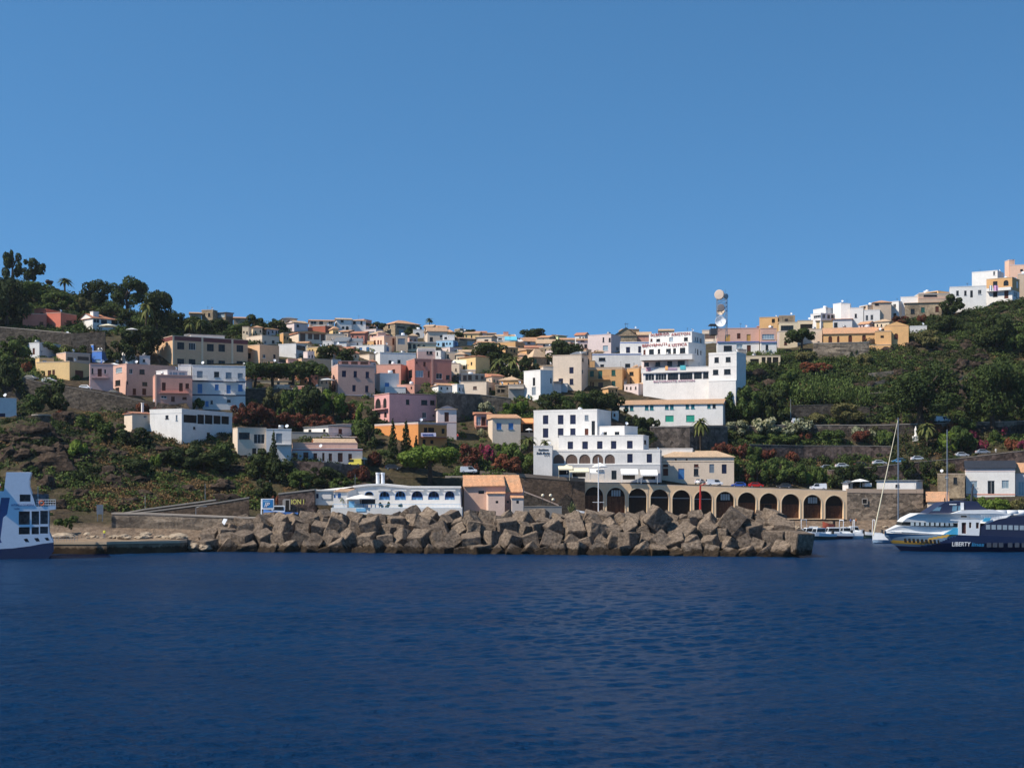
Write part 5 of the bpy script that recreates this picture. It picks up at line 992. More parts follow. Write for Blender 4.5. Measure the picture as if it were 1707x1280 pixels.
# ------------------------------------------------------------ concrete armour blocks
block_m = rocky('armour_concrete', (0.065, 0.048, 0.037), (0.235, 0.182, 0.137), (0.41, 0.325, 0.25), 1.9, 0.2, 1.3, (1, 1, 1), 1.2)
def wet(m):
    nt = m.node_tree; b = nt.nodes['Principled BSDF']; src = b.inputs['Base Color'].links[0].from_socket
    sp = N(nt, 'ShaderNodeSeparateXYZ'); nt.links.new(geo(nt), sp.inputs[0]); n1 = noise_n(nt, geo(nt), 0.8, 4)
    a = N(nt, 'ShaderNodeMath', operation='MULTIPLY_ADD'); nt.links.new(n1, a.inputs[0]); a.inputs[1].default_value = -2.2; nt.links.new(sp.outputs[2], a.inputs[2])
    f = ramp(nt, a.outputs[0], [(0.0, (0.22, 0.2, 0.17)), (0.42, (1, 1, 1))]); nt.links.new(mix(nt, 1.0, src, f, 'MULTIPLY'), b.inputs['Base Color'])
wet(block_m); wet(qm)
def block_mesh(seed, s=3.1):
    bm = bmesh.new(); bmesh.ops.create_cube(bm, size=s); rr_ = random.Random(seed)
    for v in bm.verts: v.co += Vector([rr_.uniform(-.14, .14) for _ in range(3)])
    bmesh.ops.bevel(bm, geom=bm.edges[:], offset=.1, segments=2, affect='EDGES')
    bmesh.ops.subdivide_edges(bm, edges=[e for e in bm.edges if e.calc_length() > 1], cuts=6, use_grid_fill=True)
    bmesh.ops.triangulate(bm, faces=[f for f in bm.faces if len(f.verts) > 4])
    for v in bm.verts:
        q = v.co*0.9+Vector((seed*7.3, 0, 0)); v.co += v.co.normalized()*(noise.fractal(q, 1.0, 2.0, 4)*0.09+min(0, noise.noise(q*0.5+Vector((3, 1, 0)))+.15)*0.4)
    me = bpy.data.meshes.new('armour_block'); bm.to_mesh(me); bm.free(); me.materials.append(block_m)
    return me
bmesh_v = [block_mesh(i) for i in range(9)]
def bwY(px): return 293-25*(px-300)/1050
mb = MB(); pts = []
prof_ = [(-8, -4), (0, -1.5), (5, 1.4), (10, 3.9), (15, 5.4), (24, 5.4), (36, -4)]
cols = list(range(330, 1331, 20))
for c in cols:
    for k, (dy, z) in enumerate(prof_):
        e = min(1, (1345-c)/60, .35+(c-320)/250); Y = bwY(c)+2+dy; pts.append((((c-CX)*Y/FX), Y+noise.noise(Vector((c*.1, k, 0)))*1, z*e if z > 0 else z))
K = len(prof_); mb.add(pts, [[i*K+j, (i+1)*K+j, (i+1)*K+j+1, i*K+j+1] for i in range(len(cols)-1) for j in range(K-1)])
tag(mb.build('breakwater_core', rocky('dark_rubble', (0.03, 0.026, 0.02), (0.06, 0.05, 0.04), (0.1, 0.085, 0.07), 1, .4, 1)), 'dark rubble mound under the concrete cubes', None, None, 'structure')
def zone(px):
    for a, b, t in ((0, 430, 'at the left end by the sea wall'), (430, 525, 'below the blue road sign'), (525, 645, 'below the tented half of the white restaurant'), (645, 770, 'below the arched half of the white restaurant'), (770, 870, 'below the pink boathouse'), (870, 975, 'below the brown harbour wall'), (975, 1090, 'below the first three arches'), (1090, 1200, 'below the red pole'), (1200, 1290, 'right of the red pole'), (1290, 2000, 'at the free right end of the breakwater')):
        if a <= px < b: return t
rb = random.Random(21); nblk = 0
rows_ = [(0.1, 0, 'washed by the sea'), (2.3, 3.2, 'in the middle rows'), (4.3, 6.6, 'in the upper rows'), (5.4, 10.0, 'in the upper rows'), (6.1, 13.6, 'along the crest')]
for ri, (z, dy, rt_) in enumerate(rows_):
    px = 318+rb.uniform(0, 15) + ri*14; lim = [1342, 1334, 1322, 1305, 1290][ri]
    while px < lim:
        Y = bwY(px)+dy+rb.uniform(-.7, .7); o = bpy.data.objects.new('armour_block', rb.choice(bmesh_v)); C.objects.link(o)
        zz = z+rb.uniform(-.6, .6)
        zz *= min(1, .5+(px-318)/330) if z > 1 else 1
        o.location = ((px-CX)*Y/FX, Y, zz)
        o.rotation_euler = (rb.gauss(0, .42), rb.gauss(0, .55), rb.gauss(0.1, .7)) if rb.random() < .75 else (rb.uniform(0, 3), rb.uniform(0, 3), rb.uniform(0, 3))
        s_ = rb.uniform(.8, 1.22); o.scale = (s_, s_*rb.uniform(.85, 1.1), s_*rb.uniform(.9, 1.1))
        zt_ = zone(px); tag(o, f'concrete cube {rt_} {zt_}', 'concrete block', f'concrete cubes {rt_} {zt_}'); nblk += 1
        px += rb.uniform(2.7, 3.9)*FX/Y*s_
for px, py, D, rot, lb in ((1094, 866, 280, (R(10), R(42), R(20)), 'big pointed concrete cube standing up in front of the fourth arch'), (1221, 868, 278, (R(5), R(38), R(-10)), 'big cube with its edge up in front of the eighth arch'), (1332, 905, 268, (R(8), R(5), R(25)), 'dark cube forming the right tip of the breakwater')):
    o = bpy.data.objects.new('armour_block', bmesh_v[0]); C.objects.link(o); o.location = P(px, py, D); o.rotation_euler = rot; o.scale = (1.3,)*3; tag(o, lb, 'concrete block')
def rock_mesh(seed):
    bm = bmesh.new(); bmesh.ops.create_icosphere(bm, subdivisions=3, radius=1)
    for v in bm.verts: q = v.co*1.3+Vector((seed*5.1, 0, 0)); v.co *= 1+noise.fractal(q, 1, 2, 3)*.35; v.co.z *= .6
    me = bpy.data.meshes.new('boulder'); bm.to_mesh(me); bm.free(); me.materials.append(rock_pale); return me
rock_pale = rocky('pale_boulder', (0.26, 0.2, 0.14), (0.42, 0.34, 0.25), (0.56, 0.46, 0.36), 1.0, .2, 1)
rmv = [rock_mesh(i) for i in range(5)]
for i in range(46):
    px = rb.uniform(95, 300); Y = rb.uniform(291, 302); o = bpy.data.objects.new('boulder', rb.choice(rmv)); C.objects.link(o); s_ = rb.uniform(.3, 1.0) if i > 9 else rb.uniform(1.0, 1.7)
    o.location = ((px-CX)*Y/FX, Y, 2.5+s_*.25); o.scale = (s_*1.5, s_, s_*.8); o.rotation_euler = (0, 0, rb.uniform(0, 6))
    tag(o, ('large pale boulder' if s_ > 1.0 else 'small pale boulder')+' lying on the quay beneath the layered sea wall', 'boulder', ('large' if s_ > 1.0 else 'small')+' boulders on the quay')
for i in range(30):
    px = rb.uniform(298, 345) if i < 12 else rb.uniform(1200, 1500); Y = bwY(px)-1+rb.uniform(-1, 1) if i < 12 else rb.uniform(365, 380)
    o = bpy.data.objects.new('boulder', rb.choice(rmv)); C.objects.link(o); s_ = rb.uniform(.6, 1.5) if i < 12 else rb.uniform(.3, .7)
    o.location = ((px-CX)*Y/FX, Y, rb.uniform(.2, 1.2) if i < 12 else ground_z(px, Y)+.1); o.scale = (s_*1.4, s_, s_); o.rotation_euler = (0, 0, rb.uniform(0, 6))
    tag(o, 'rough boulder at the waterline between quay and concrete cubes' if i < 12 else 'small boulder on the bare beach in front of the arches', 'boulder', 'boulders at the left waterline' if i < 12 else 'boulders on the beach')

# ------------------------------------------------------------ cars
def carpaint(nm, c): return plain('car_paint_'+nm, c, 0.25, 0.1, 0.6, 0.03)
CP = dict(white=carpaint('white', (.72, .73, .75)), silver=carpaint('silver', (.45, .47, .5)), blue=carpaint('blue', (.03, .09, .4)), lblue=carpaint('light_blue', (.15, .4, .65)), red=carpaint('red', (.5, .02, .02)), dark=carpaint('dark', (.03, .035, .045)), yellow=carpaint('yellow', (.75, .6, .08)), grey=carpaint('grey', (.2, .21, .22)))
lamp_m = plain('lamp_glass', (.6, .6, .55), .2); tail_m = plain('tail_lamp', (.4, .02, .02), .3)
def car_proto(kind):
    """meshes for (body, window glass, wheel, lamp) in car space: x forward"""
    if kind == 'van': L, W = 4.4, 1.75; prof = [(2.2, .35), (2.2, .95), (1.55, 1.12), (.95, 1.78), (-2.1, 1.84), (-2.2, 1.2), (-2.2, .35)]; g = [(1.38, 1.14), (.9, 1.7), (-.1, 1.72), (-.1, 1.14)]
    else: L, W = 4.0, 1.66; prof = [(2.0, .32), (2.02, .72), (1.2, .9), (.55, 1.4), (-1.1, 1.43), (-1.9, 1.0), (-2.0, .4), (-1.9, .32)]; g = [(1.0, .94), (.5, 1.34), (-1.05, 1.36), (-1.55, .98)]
    mb = MB(); n = len(prof); ys = [(-W/2, .0), (-W/2+.12, 1), (W/2-.12, 1), (W/2, 0)]
    def pos(p, side):  # tumblehome
        x, z = p; k = .16 if z > 1.1 else 0.0; return (x, side*(W/2-k-(.04 if z < .5 else 0)), z)
    mb.add([pos(p, -1) for p in prof]+[pos(p, 1) for p in prof], [list(range(n)), [n+i for i in range(n)][::-1]]+[[i, n+i, n+(i+1) % n, (i+1) % n] for i in range(n)])
    mg = MB()
    for s_ in (-1, 1):
        v = [pos(p, s_) for p in g]; v = [(x, y+s_*.03+ (s_*.07 if z < 1.2 and z > 1.1 else 0), z) for x, y, z in v]; mg.add(v, [[0, 1, 2, 3]])
    def strip(a, b):
        (x0, z0), (x1, z1) = a, b; t = .12; nx, nz = (z1-z0), -(x1-x0); l = math.hypot(nx, nz); nx, nz = nx/l*.02, nz/l*.02
        if nx*(1 if x0 > 0 else -1) < 0: nx, nz = -nx, -nz
        aa = (x0+(x1-x0)*t+nx, z0+(z1-z0)*t+nz); bb = (x0+(x1-x0)*.92+nx, z0+(z1-z0)*.92+nz)
        mg.add([(aa[0], -W/2+.16, aa[1]), (aa[0], W/2-.16, aa[1]), (bb[0], W/2-.28, bb[1]), (bb[0], -W/2+.28, bb[1])], [[0, 1, 2, 3]])
    strip(prof[2], prof[3]); strip((prof[5][0], prof[5][1]), prof[4]) 
    mw = MB(); mw.tube([(0, -.11, 0), (0, .11, 0)], [.31, .31], 14); mh = MB(); mh.tube([(0, -.125, 0), (0, .125, 0)], [.17, .17], 10)
    ml = MB(); ml.box(-.05, .05, -.16, .16, -.08, .08)
    return dict(body=mb, glass=mg, wheel=mw, hub=mh, lamp=ml, L=L, W=W, wb=L*.3)
CPR = {}
for k_ in ('car', 'van'):
    p = car_proto(k_); ms = {}
    for q in ('body', 'glass', 'wheel', 'hub', 'lamp'):
        me = bpy.data.meshes.new(q); me.from_pydata(p[q].v, [], p[q].f); bm = bmesh.new(); bm.from_mesh(me); bmesh.ops.recalc_face_normals(bm, faces=bm.faces[:])
        if q == 'body': bmesh.ops.bevel(bm, geom=bm.edges[:], offset=.06, segments=2, affect='EDGES')
        bm.to_mesh(me); bm.free(); ms[q] = me
    CPR[k_] = (p, ms)
carmesh = {}
def child(name, me, parent, loc, mt):
    key = (me.name, mt.name)
    if key not in carmesh: m2 = me.copy(); m2.materials.clear(); m2.materials.append(mt); carmesh[key] = m2
    o = bpy.data.objects.new(name, carmesh[key]); C.objects.link(o); o.parent = parent; o.location = loc; return o
def car(px, py, D, col, yaw, label, kind='car', group=None, z=None):
    p, ms = CPR[kind]; D = D or hit(px, py); pos = P(px, py, D)
    if z is not None: pos.z = z
    r = empty('parked_van' if kind == 'van' else 'parked_car', pos, R(yaw)); tag(r, label, kind if kind == 'van' else 'car', group)
    child('body', ms['body'], r, (0, 0, 0), CP[col]); child('window', ms['glass'], r, (0, 0, 0), glass)
    for sx in (-1, 1):
        for sy in (-1, 1):
            w = child('wheel', ms['wheel'], r, (sx*p['wb'], sy*(p['W']/2-.1), .31), rubber); child('rim', ms['hub'], w, (0, 0, 0), metal)
    for sy in (-1, 1):
        child('headlight', ms['lamp'], r, (p['L']/2-.02, sy*(p['W']/2-.3), .66), lamp_m); child('tail_light', ms['lamp'], r, (-p['L']/2+.02, sy*(p['W']/2-.3), .8), tail_m)
    return r
GH = 'cars on the harbour road'; GM = 'cars parked along the middle road'; GU = 'vans on the upper road'; GL = 'cars on the sloping left road'
car(781, 789, 373, 'white', 5, 'white van parked left of the orange terrace awning, beside the big pine', 'van', GH)
car(1066, 804, 388, 'red', 175, 'red car parked in front of the awnings of the white residence', 'car', GH)
car(1083, 804, 389.5, 'white', 10, 'white car next to the red one by the white residence', 'car', GH)
car(1167, 807, 392, 'white', 60, 'white car seen end on in front of the cream roadside house', 'car', GH)
car(1191, 810, 388, 'white', 5, 'white pickup like van left of the blue car', 'van', GH)
car(1231, 812, 388, 'blue', 178, 'blue car on the road above the arches', 'car', GH)
car(1260, 812.5, 388, 'red', 0, 'low red car on the road above the arches', 'car', GH)
car(1307, 814, 388.5, 'dark', 175, 'dark car with a white front beside the bare bushes', 'car', GH)
car(1364, 817, 388, 'white', 178, 'white people carrier above the eleventh arch', 'van', GH)
for x, y, c, l in ((1349, 785, 'lblue', 'light blue car lowest in the row on the middle road'), (1379, 783, 'silver', 'silver car half behind a bush on the middle road'), (1404, 780, 'white', 'rounded white car third in the middle road row'), (1436, 778, 'dark', 'dark grey car in the middle road row'), (1466, 775, 'white', 'white estate car left of the sailboat stay'), (1498, 772, 'lblue', 'bright blue car behind the sailboat mast'), (1530, 768, 'white', 'white car with grey windows right of the sailboat mast'), (1603, 762, 'white', 'long white car right of the second mast'), (1638, 757, 'silver', 'pale silver car at the upper end of the middle road')):
    car(x, y, 411, c, 4 if c != 'lblue' else 176, l, 'car', GM)
car(1332, 707.5, 431, 'white', 3, 'white van behind the white oleanders on the upper road', 'van', GU); car(1571, 704, 430.5, 'white', 2, 'white van behind the red bushes on the upper road', 'van', GU)
car(52, 634, 409, 'grey', -15, 'dark grey car at the top of the sloping left road', 'car', GL); car(82, 638, 407.5, 'white', -14, 'white car with open boot in front of the yellow house', 'car', GL)
car(144, 650, 405, 'white', -13, 'white car parked at the railing under the mauve house', 'car', GL); car(191, 659, 403.5, 'dark', -13, 'dark pickup below the dusty pink house', 'car', GL); car(268, 672, 400.5, 'white', -13, 'white car in front of the salmon pink house', 'car', GL)
car(590, 777, 366, 'yellow', 172, 'bright yellow van in front of the red eave house', 'van'); car(655, 783, 362, 'dark', 0, 'dark blue car in the shade under the conifers'); car(1553, 832, 388, 'white', 60, 'white car seen end on beside the harbour kiosk stair')

# ------------------------------------------------------------ poles, signs, umbrellas
def pole(name, label, cat, px, y0, y1, D, r=.07, mt=metal, extra=None, group=None):
    a, b = P(px, y1, D), P(px, y0, D); root = empty(name, a); tag(root, label, cat, group); mb = MB(); h = b.z-a.z
    mb.tube([(0, 0, -1), (0, 0, h)], [r*1.3, r*.8], 8); mb.build('pole', mt, root)
    if extra: extra(root, h)
    return root
def globe(root, h):
    mb = MB(); mb.lathe([(0.01, h-.05), (.28, h+.1), (.4, h+.35), (.28, h+.62), (.01, h+.75)], 12); mb.build('lamp_globe', plain('globe_glass', (.8, .72, .55), .3), root, True)
for x, y0, y1, g_ in ((904.6, 828, 858, 'left'), (917.8, 828, 858, 'middle'), (922, 835, 862, 'low')):
    pole('street_lamp', {'left': 'globe lamp furthest from the arches beside the wall stair', 'middle': 'tallest globe lamp beside the wall stair', 'low': 'lower globe lamp at the stair foot'}[g_], 'street lamp', x, y0, y1, 350, .06, dmetal, globe, 'globe lamps at the stair')
def yard(root, h):
    mb = MB(); mb.tube([(-1.5, 0, h*.25), (1.5, 0, h*.25)], [.06, .06], 6); mb.build('cross_bar', wmetal, root)
pole('flagpole', 'tall white flagpole with a low cross bar in front of the first arch', 'flagpole', 997.5, 762, 862, 368, .12, wmetal, yard)
redm = plain('red_painted_steel', (.42, .03, .025), .5)
def jib(root, h):
    mb = MB(); mb.tube([(0, 0, h-.1), (1.3, 0, h+.5), (1.6, 0, h+.2)], [.12, .1, .06], 8); mb.box(-.25, .25, -.25, .25, h*.62, h*.7); mb.build('jib_arm', redm, root)
pole('harbour_crane', 'slim red harbour crane post in front of the sixth arch', 'crane', 1167.5, 809, 862, 380, .28, redm, jib)
def arm(root, h):
    mb = MB(); mb.tube([(0, 0, h), (.8, 0, h+.25), (1.8, 0, h+.3)], [.06, .05, .05], 6); mb.box(1.6, 2.3, -.12, .12, h+.2, h+.34); mb.build('lamp_head', metal, root)
pole('street_lamp', 'grey street lamp on the ramp above the sea wall', 'street lamp', 326.5, 846, 866, 306, .07, metal, arm)
pole('utility_pole', 'tall grey pole above the upper road beside the leaning tree', 'pole', 1318, 665, 704, 441, .12)
pole('utility_pole', 'leaning pole in the scrub under the cream house', 'pole', 342, 806, 825, None or 320, .06); pole('utility_pole', 'thin pole on the cliff foot above the sea wall', 'pole', 242, 826, 850, 318, .08, PA['conc'])
pole('utility_pole', 'pair of thin poles beside the conifer, left one', 'pole', 450, 800, 826, 335, .07); pole('utility_pole', 'thin pole under the red bushes by the restaurant', 'pole', 592, 790, 808, 352, .07)
def ipsign(root, h):
    w, hh = 5.1*.52, 2.25; mb = MB(); mb.box(0, w, -.15, .15, h-hh, h); mb.build('sign_box', wmetal, root)
    mb = MB(); mb.box(.25, w-.2, -.2, -.152, h-hh+.35, h-.2); mb.build('sign_face', plain('sign_blue', (.02, .17, .42), .4), root)
    t = text_mesh('sign_lettering', 'IP', 1.35, wmetal, root, Matrix.Translation((.55, -.24, h-hh+.5)) @ Matrix.Rotation(R(90), 4, 'X'), .02, 1, .3)
    mb = MB(); mb.box(.4, 1.9, -.23, -.205, h-.55, h-.45); mb.box(.4, 1.3, -.23, -.205, h-.7, h-.62); mb.build('sign_lines', plain('pale_sign_line', (.3, .55, .7), .5), root)
pole('road_sign', 'white framed blue fuel sign reading IP above the sea wall', 'sign', 436, 831, 868, 306, .14, wmetal, ipsign)
mb = MB(); 
for x0, x1, y0, y1, nm in ((161, 172, 841, 866, 'big'),):
    r_ = empty('notice_board', P(x0, 868, 302)); tag(r_, 'grey blue notice board seen from behind on the quay', 'sign'); mb = MB(); box_px(mb, x0, x1, y0, 857, 302, 302.15); box_px(mb, x0+1, x0+2, 857, 869, 302, 302.1); box_px(mb, x1-2, x1-1, 857, 869, 302, 302.1); local(mb.build('board', plain('slate_blue_board', (.1, .13, .17), .6)), r_)
mb = MB(); n_ = [P(368, 874, 301.2), P(374, 875, 301.2), P(379, 865, 302.2), P(373, 864, 302.2)]; mb.add(n_+[p+Vector((0, .1, -.05)) for p in n_], [[0, 1, 2, 3], [4, 7, 6, 5], [0, 4, 5, 1], [2, 6, 7, 3]]); tag(mb.build('white_sheet', wmetal), 'white sheet lying over the edge of the sea wall', 'sheet')
def umbrella(px, py, w, h, D, mt, label, name='parasol', group=None, square=True):
    a = P(px, py, D); root = empty(name, a); tag(root, label, 'parasol', group); mb = MB(); W_ = w*D/FX/2; H_u = h*D/FX; n = 8
    mb.lathe([(W_, H_u*.72), (W_*.5, H_u*.88), (.03, H_u)], n); mb.lathe([(W_, H_u*.72), (W_*.99, H_u*.66)], n); mb.build('canopy', mt, root); mb = MB(); mb.tube([(0, 0, 0), (0, 0, H_u*.95)], [.05, .05], 6); mb.build('pole', wmetal, root); return root
green_c = plain('green_canvas', (.02, .22, .12), .8)
umbrella(180, 553, 30, 13, None or 453, canvas_c, 'large cream parasol in front of the white red roofed villa'); umbrella(220, 556, 20, 9, 452, canvas_w, 'cream canopy right of the villa parasol')
umbrella(607, 818-52+8, 11, 12, 371, canvas_c, 'cream parasol beside the yellow van'); umbrella(545, 660-18, 26, 12, 440, canvas_w, 'white sail awning beside the dusty pink three storey house')
umbrella(190, 617, 22, 12, 426, canvas_w, 'white parasol on the terrace by the blue house'); umbrella(1620, 703, 16, 17, 436, green_c, 'green parasol in the shade above the upper road')
umbrella(882, 722, 12, 8, 393, canvas_w, 'white parasol under the orange cafe awning'); umbrella(1402, 648-15+5, 10, 6, 470, canvas_w, 'little white parasol on the slope') if False else None
umbrella(602, 848, 52, 24, 322.5, PA['white'], 'big white marquee parasol on the restaurant terrace')
umbrella(945, 790, 14, 16, 386, canvas_c, 'cream parasol among the residence tables'); umbrella(1000, 793, 26, 22, 382.6, canvas_w, 'white parasol by the flagpole at the residence')
tr_ = umbrella(1434, 812, 30, 14, 389, canvas_w, 'white pavilion tent on the harbour road', 'pavilion_tent')
mb = MB(); box_px(mb, 1442, 1453, 805, 811, 388, 391); tag(mb.build('ticket_booth', PA['white']), 'small white booth beside the pavilion tent', 'booth')
for k, x in enumerate((1421, 1447)): pass
# ------------------------------------------------------------ dish tower
D_ = 462; jx = lambda x: 1040+x/6.096; jy = lambda y: 470+y/6.096
tw = empty('telecom_tower', P(1204, jy(500), D_)); tag(tw, 'steel lattice tower with four round dishes behind the hotel', 'tower'); s_ = D_/FX
steel = plain('galvanised_steel', (.28, .32, .37), .45, .5)
mb = MB(); x0, x1 = P(jx(955), 0, D_).x, P(jx(1050), 0, D_).x; zb, ztp = P(0, jy(500), D_).z, P(0, jy(130), D_).z; wd = x1-x0
leg = [(x0, D_), (x1, D_), (x1, D_+wd), (x0, D_+wd)]
for x, y in leg: mb.tube([(x, y, zb-2), (x, y, ztp)], [.09, .08], 6)
n = 9
for i in range(n):
    z0, z1 = zb+(ztp-zb)*i/n, zb+(ztp-zb)*(i+1)/n
    for k in range(4): (xa, ya), (xb, yb_) = leg[k], leg[(k+1) % 4]; mb.tube([(xa, ya, z0), (xb, yb_, z1)], [.045, .045], 5); mb.tube([(xa, ya, z1), (xb, yb_, z1)], [.04, .04], 5); mb.tube([(xb, yb_, z0), (xa, ya, z1)], [.035, .035], 5)
local(mb.build('lattice', steel), tw); mb = MB(); p_ = P(jx(1046), jy(60), D_); mb.tube([(p_.x, D_+wd, ztp-1), (p_.x, D_+wd, p_.z)], [.05, .03], 5); local(mb.build('antenna', dmetal), tw)
def dish(cx, cy, r, mt, dy, yaw, bowl=False):
    c = P(jx(cx), jy(cy), D_-dy); rr = r/6.096*(D_-dy)/FX; M_ = Matrix.Translation(c) @ Matrix.Rotation(R(yaw), 4, 'Z') @ Matrix.Rotation(R(90), 4, 'X'); mb = MB()
    if bowl: mb.lathe([(0, -.45*rr), (.5*rr, -.32*rr), (.85*rr, -.12*rr), (rr, 0.05*rr), (rr*.96, .05*rr), (.8*rr, -.06*rr), (.5*rr, -.24*rr), (0, -.36*rr)], 28, 0, M_); mb.tube([M_ @ Vector((0, 0, -.3*rr)), M_ @ Vector((0, 0, .25*rr))], [.08, .12], 6)
    else: mb.lathe([(0, -.6*rr), (.8*rr, -.5*rr), (rr, -.45*rr), (rr, .12*rr), (.9*rr, .2*rr), (0.01, .24*rr)], 28, 0, M_)
    local(mb.build('dish', mt, smooth=False), tw)
dish(970, 130, 50, plain('beige_radome', (.62, .48, .38), .6, var=.04), 1.5, -22); dish(987, 262, 38, plain('grey_radome', (.17, .15, .15), .6, var=.1), 3.2, -12); dish(985, 297, 40, PA['cream'], 1.6, -12, True); dish(982, 400, 55, wmetal, 1.8, -18, True); dish(1040, 145, 26, metal, 0.2, 30)
mb = MB(); a_ = P(jx(880), jy(430), D_); b_ = P(jx(945), jy(475), D_); mb.box(a_.x, b_.x, D_-1, D_+3, b_.z-2, b_.z+.0); mb.box(a_.x-.3, b_.x+.3, D_-1.3, D_+3.3, a_.z-.3, a_.z)
for xx in (a_.x, (a_.x+b_.x)/2, b_.x-.15): mb.box(xx, xx+.15, D_-1, D_-.85, b_.z, a_.z-.3)
tag(mb.build('roof_canopy', dmetal), 'small dark roof canopy left of the lowest dish', 'canopy')
# chapel statue, kiosk tower
st = empty('statue', P(1526.5, 727, 424)); tag(st, 'white robed statue on a small white pedestal beside the palm', 'statue'); mb = MB(); mb.lathe([(.5, 0), (.5, .35), (.38, .4), (.36, 1.3), (.4, 1.9), (.3, 2.35), (.14, 2.45), (.2, 2.65), (.17, 2.85), (.02, 2.95)], 12); mb.build('figure', PA['white'], st, True); mb = MB(); mb.box(-.9, .6, -.6, .6, -1.5, -.003); mb.build('pedestal', PA['white'], st)
kt = empty('stone_tower', P(69, 715, 352)); tag(kt, 'squat round stone tower with a thin white slab on top', 'tower'); mb = MB(); mb.lathe([(2.4, -7), (2.2, -2), (2.1, 3.2), (0.01, 3.2)], 20); mb.build('masonry', rocky('tower_stone', (.05, .04, .035), (.11, .09, .075), (.22, .18, .15), 1, .8, 1), kt); mb = MB(); mb.lathe([(0.01, 3.203), (2.3, 3.203), (2.35, 3.5), (0.01, 3.5)], 20); mb.build('slab', capm, kt)
# ------------------------------------------------------------ boats
hullw = plain('white_gelcoat', (.72, .74, .76), .3, 0, .5, .04); hullb = plain('pale_blue_hull', (.3, .42, .55), .3, 0, .5, .05); navyh = plain('navy_hull', (.008, .014, .05), .3, 0, .5, .1)
def loft(stations, mats, fn_mat, close=True):
    """stations: list of rings with the same number of points"""
    mb = MB(); n = len(stations[0]); vs = [p for r in stations for p in r]; mb.v = vs
    for i in range(len(stations)-1):
        for k in range(n-1):
            f = [i*n+k, (i+1)*n+k, (i+1)*n+k+1, i*n+k+1]; c = sum((Vector(vs[j]) for j in f), Vector())/4; mb.f.append(f); mb.m.append(fn_mat(c))
    return mb
def motorboat(px, py, D, L, yaw, label, mt=hullw, cabin=True, arch=False, strip=None, z=None):
    p = P(px, py, D); r = empty('motorboat', (p.x, p.y, z if z is not None else 0.05), R(yaw)); r.scale = (1.35, 1.35, 2.1); tag(r, label, 'boat', 'small boats in the harbour'); W_ = L*.19; st_ = []
    for i in range(11):
        t = i/10; x = -L/2+L*t; b = W_*(1-max(0, (t-.45)/.55)**2.2); sh = .62+.35*t*t; keel = -.35+.5*max(0, t-.7)
        st_.append([(x, -b*.96, sh-.1), (x, -b, sh), (x, -b*.98, sh*.5), (x, -b*.75, 0.0), (x, 0, keel), (x, b*.75, 0.0), (x, b*.98, sh*.5), (x, b, sh), (x, b*.96, sh-.1), (x, 0, sh-.12)])
    for q in st_: q.append(q[0])
    sm = strip or mt
    mb = loft(st_, None, lambda c: 1 if c.z < .28 else 0); mb.f.append(list(range(10))); mb.m.append(0); mb.build('hull', [mt, sm], r)
    if cabin:
        mb = MB(); h = .75; x0, x1, b = -L*.12, L*.2, W_*.62
        mb.add([(x0, -b, .5), (x1+.5, -b*.8, .6), (x1, -b*.7, .6+h), (x0, -b*.85, .6+h), (x0, b, .5), (x1+.5, b*.8, .6), (x1, b*.7, .6+h), (x0, b*.85, .6+h)], [[0, 1, 2, 3], [4, 7, 6, 5], [0, 3, 7, 4], [1, 5, 6, 2], [3, 2, 6, 7]]); mb.build('cabin', hullw, r)
        mb = MB(); 
        for s_ in (-1, 1): mb.add([(x0+.15, s_*(b*.93+.03), .85), (x1+.2, s_*(b*.77+.03), .9), (x1, s_*(b*.72+.04), .6+h-.1), (x0+.15, s_*(b*.87+.04), .6+h-.1)], [[0, 1, 2, 3]])
        mb.add([(x1+.43, -b*.7, .75), (x1+.43, b*.7, .75), (x1+.07, b*.6, .6+h-.08), (x1+.07, -b*.6, .6+h-.08)], [[0, 1, 2, 3]]); mb.build('windscreen', glass, r)
    if arch:
        mb = MB(); mb.tube([(-L*.2, -W_*.8, .6), (-L*.22, -W_*.75, 2.2), (-L*.22, W_*.75, 2.2), (-L*.2, W_*.8, .6)], [.07]*4, 6); mb.build('roll_bar', wmetal, r)
    mb = MB(); mb.box(-L/2-.35, -L/2-.02, -.18, .18, .2, 1.0); mb.build('outboard_motor', rubber, r); return r
motorboat(1346, 889, 369, 4.6, -60, 'white boat with a tube arch tied nearest the breakwater tip', arch=True, cabin=False)
motorboat(1351, 895, 361, 5.6, 205, 'white boat with a yellow waterline strip', strip=plain('yellow_strip', (.7, .55, .05), .5)); motorboat(1367, 897, 359, 6.4, 215, 'white boat with dark green underside crossing behind the cubes', strip=plain('dark_green_strip', (.02, .07, .07), .5))
motorboat(1391, 893, 364, 6.5, 190, 'white cabin cruiser with tall wheelhouse in the harbour', arch=True, strip=navyh); motorboat(1412, 891, 366, 5.8, 175, 'white boat with sun canopy right of the cabin cruiser', arch=True)
motorboat(1431, 888, 369, 4.2, 185, 'low white boat between the canopy boat and the green edged one', cabin=False); motorboat(1447, 887, 369, 5.0, 180, 'white boat with green edge under a wide tube arch', arch=True, cabin=False, strip=plain('grey_green_strip', (.1, .16, .12), .5))
motorboat(1358, 886, 372, 5.0, 170, 'white boat moored second row behind the yellow striped one', cabin=True); motorboat(1421, 884, 374, 4.6, 10, 'white boat with dark cabin glass behind the canopy boat', cabin=True, strip=navyh); motorboat(1466, 896, 350, 3.0, 200, 'small white rubber dinghy under the sailboat bow', cabin=False); motorboat(1380, 872, 378, 2.4, 200, 'red rowing boat pulled up on the beach', mt=plain('red_boat', (.4, .09, .05), .5), cabin=False, z=ground_z(1380, 378)+.2)
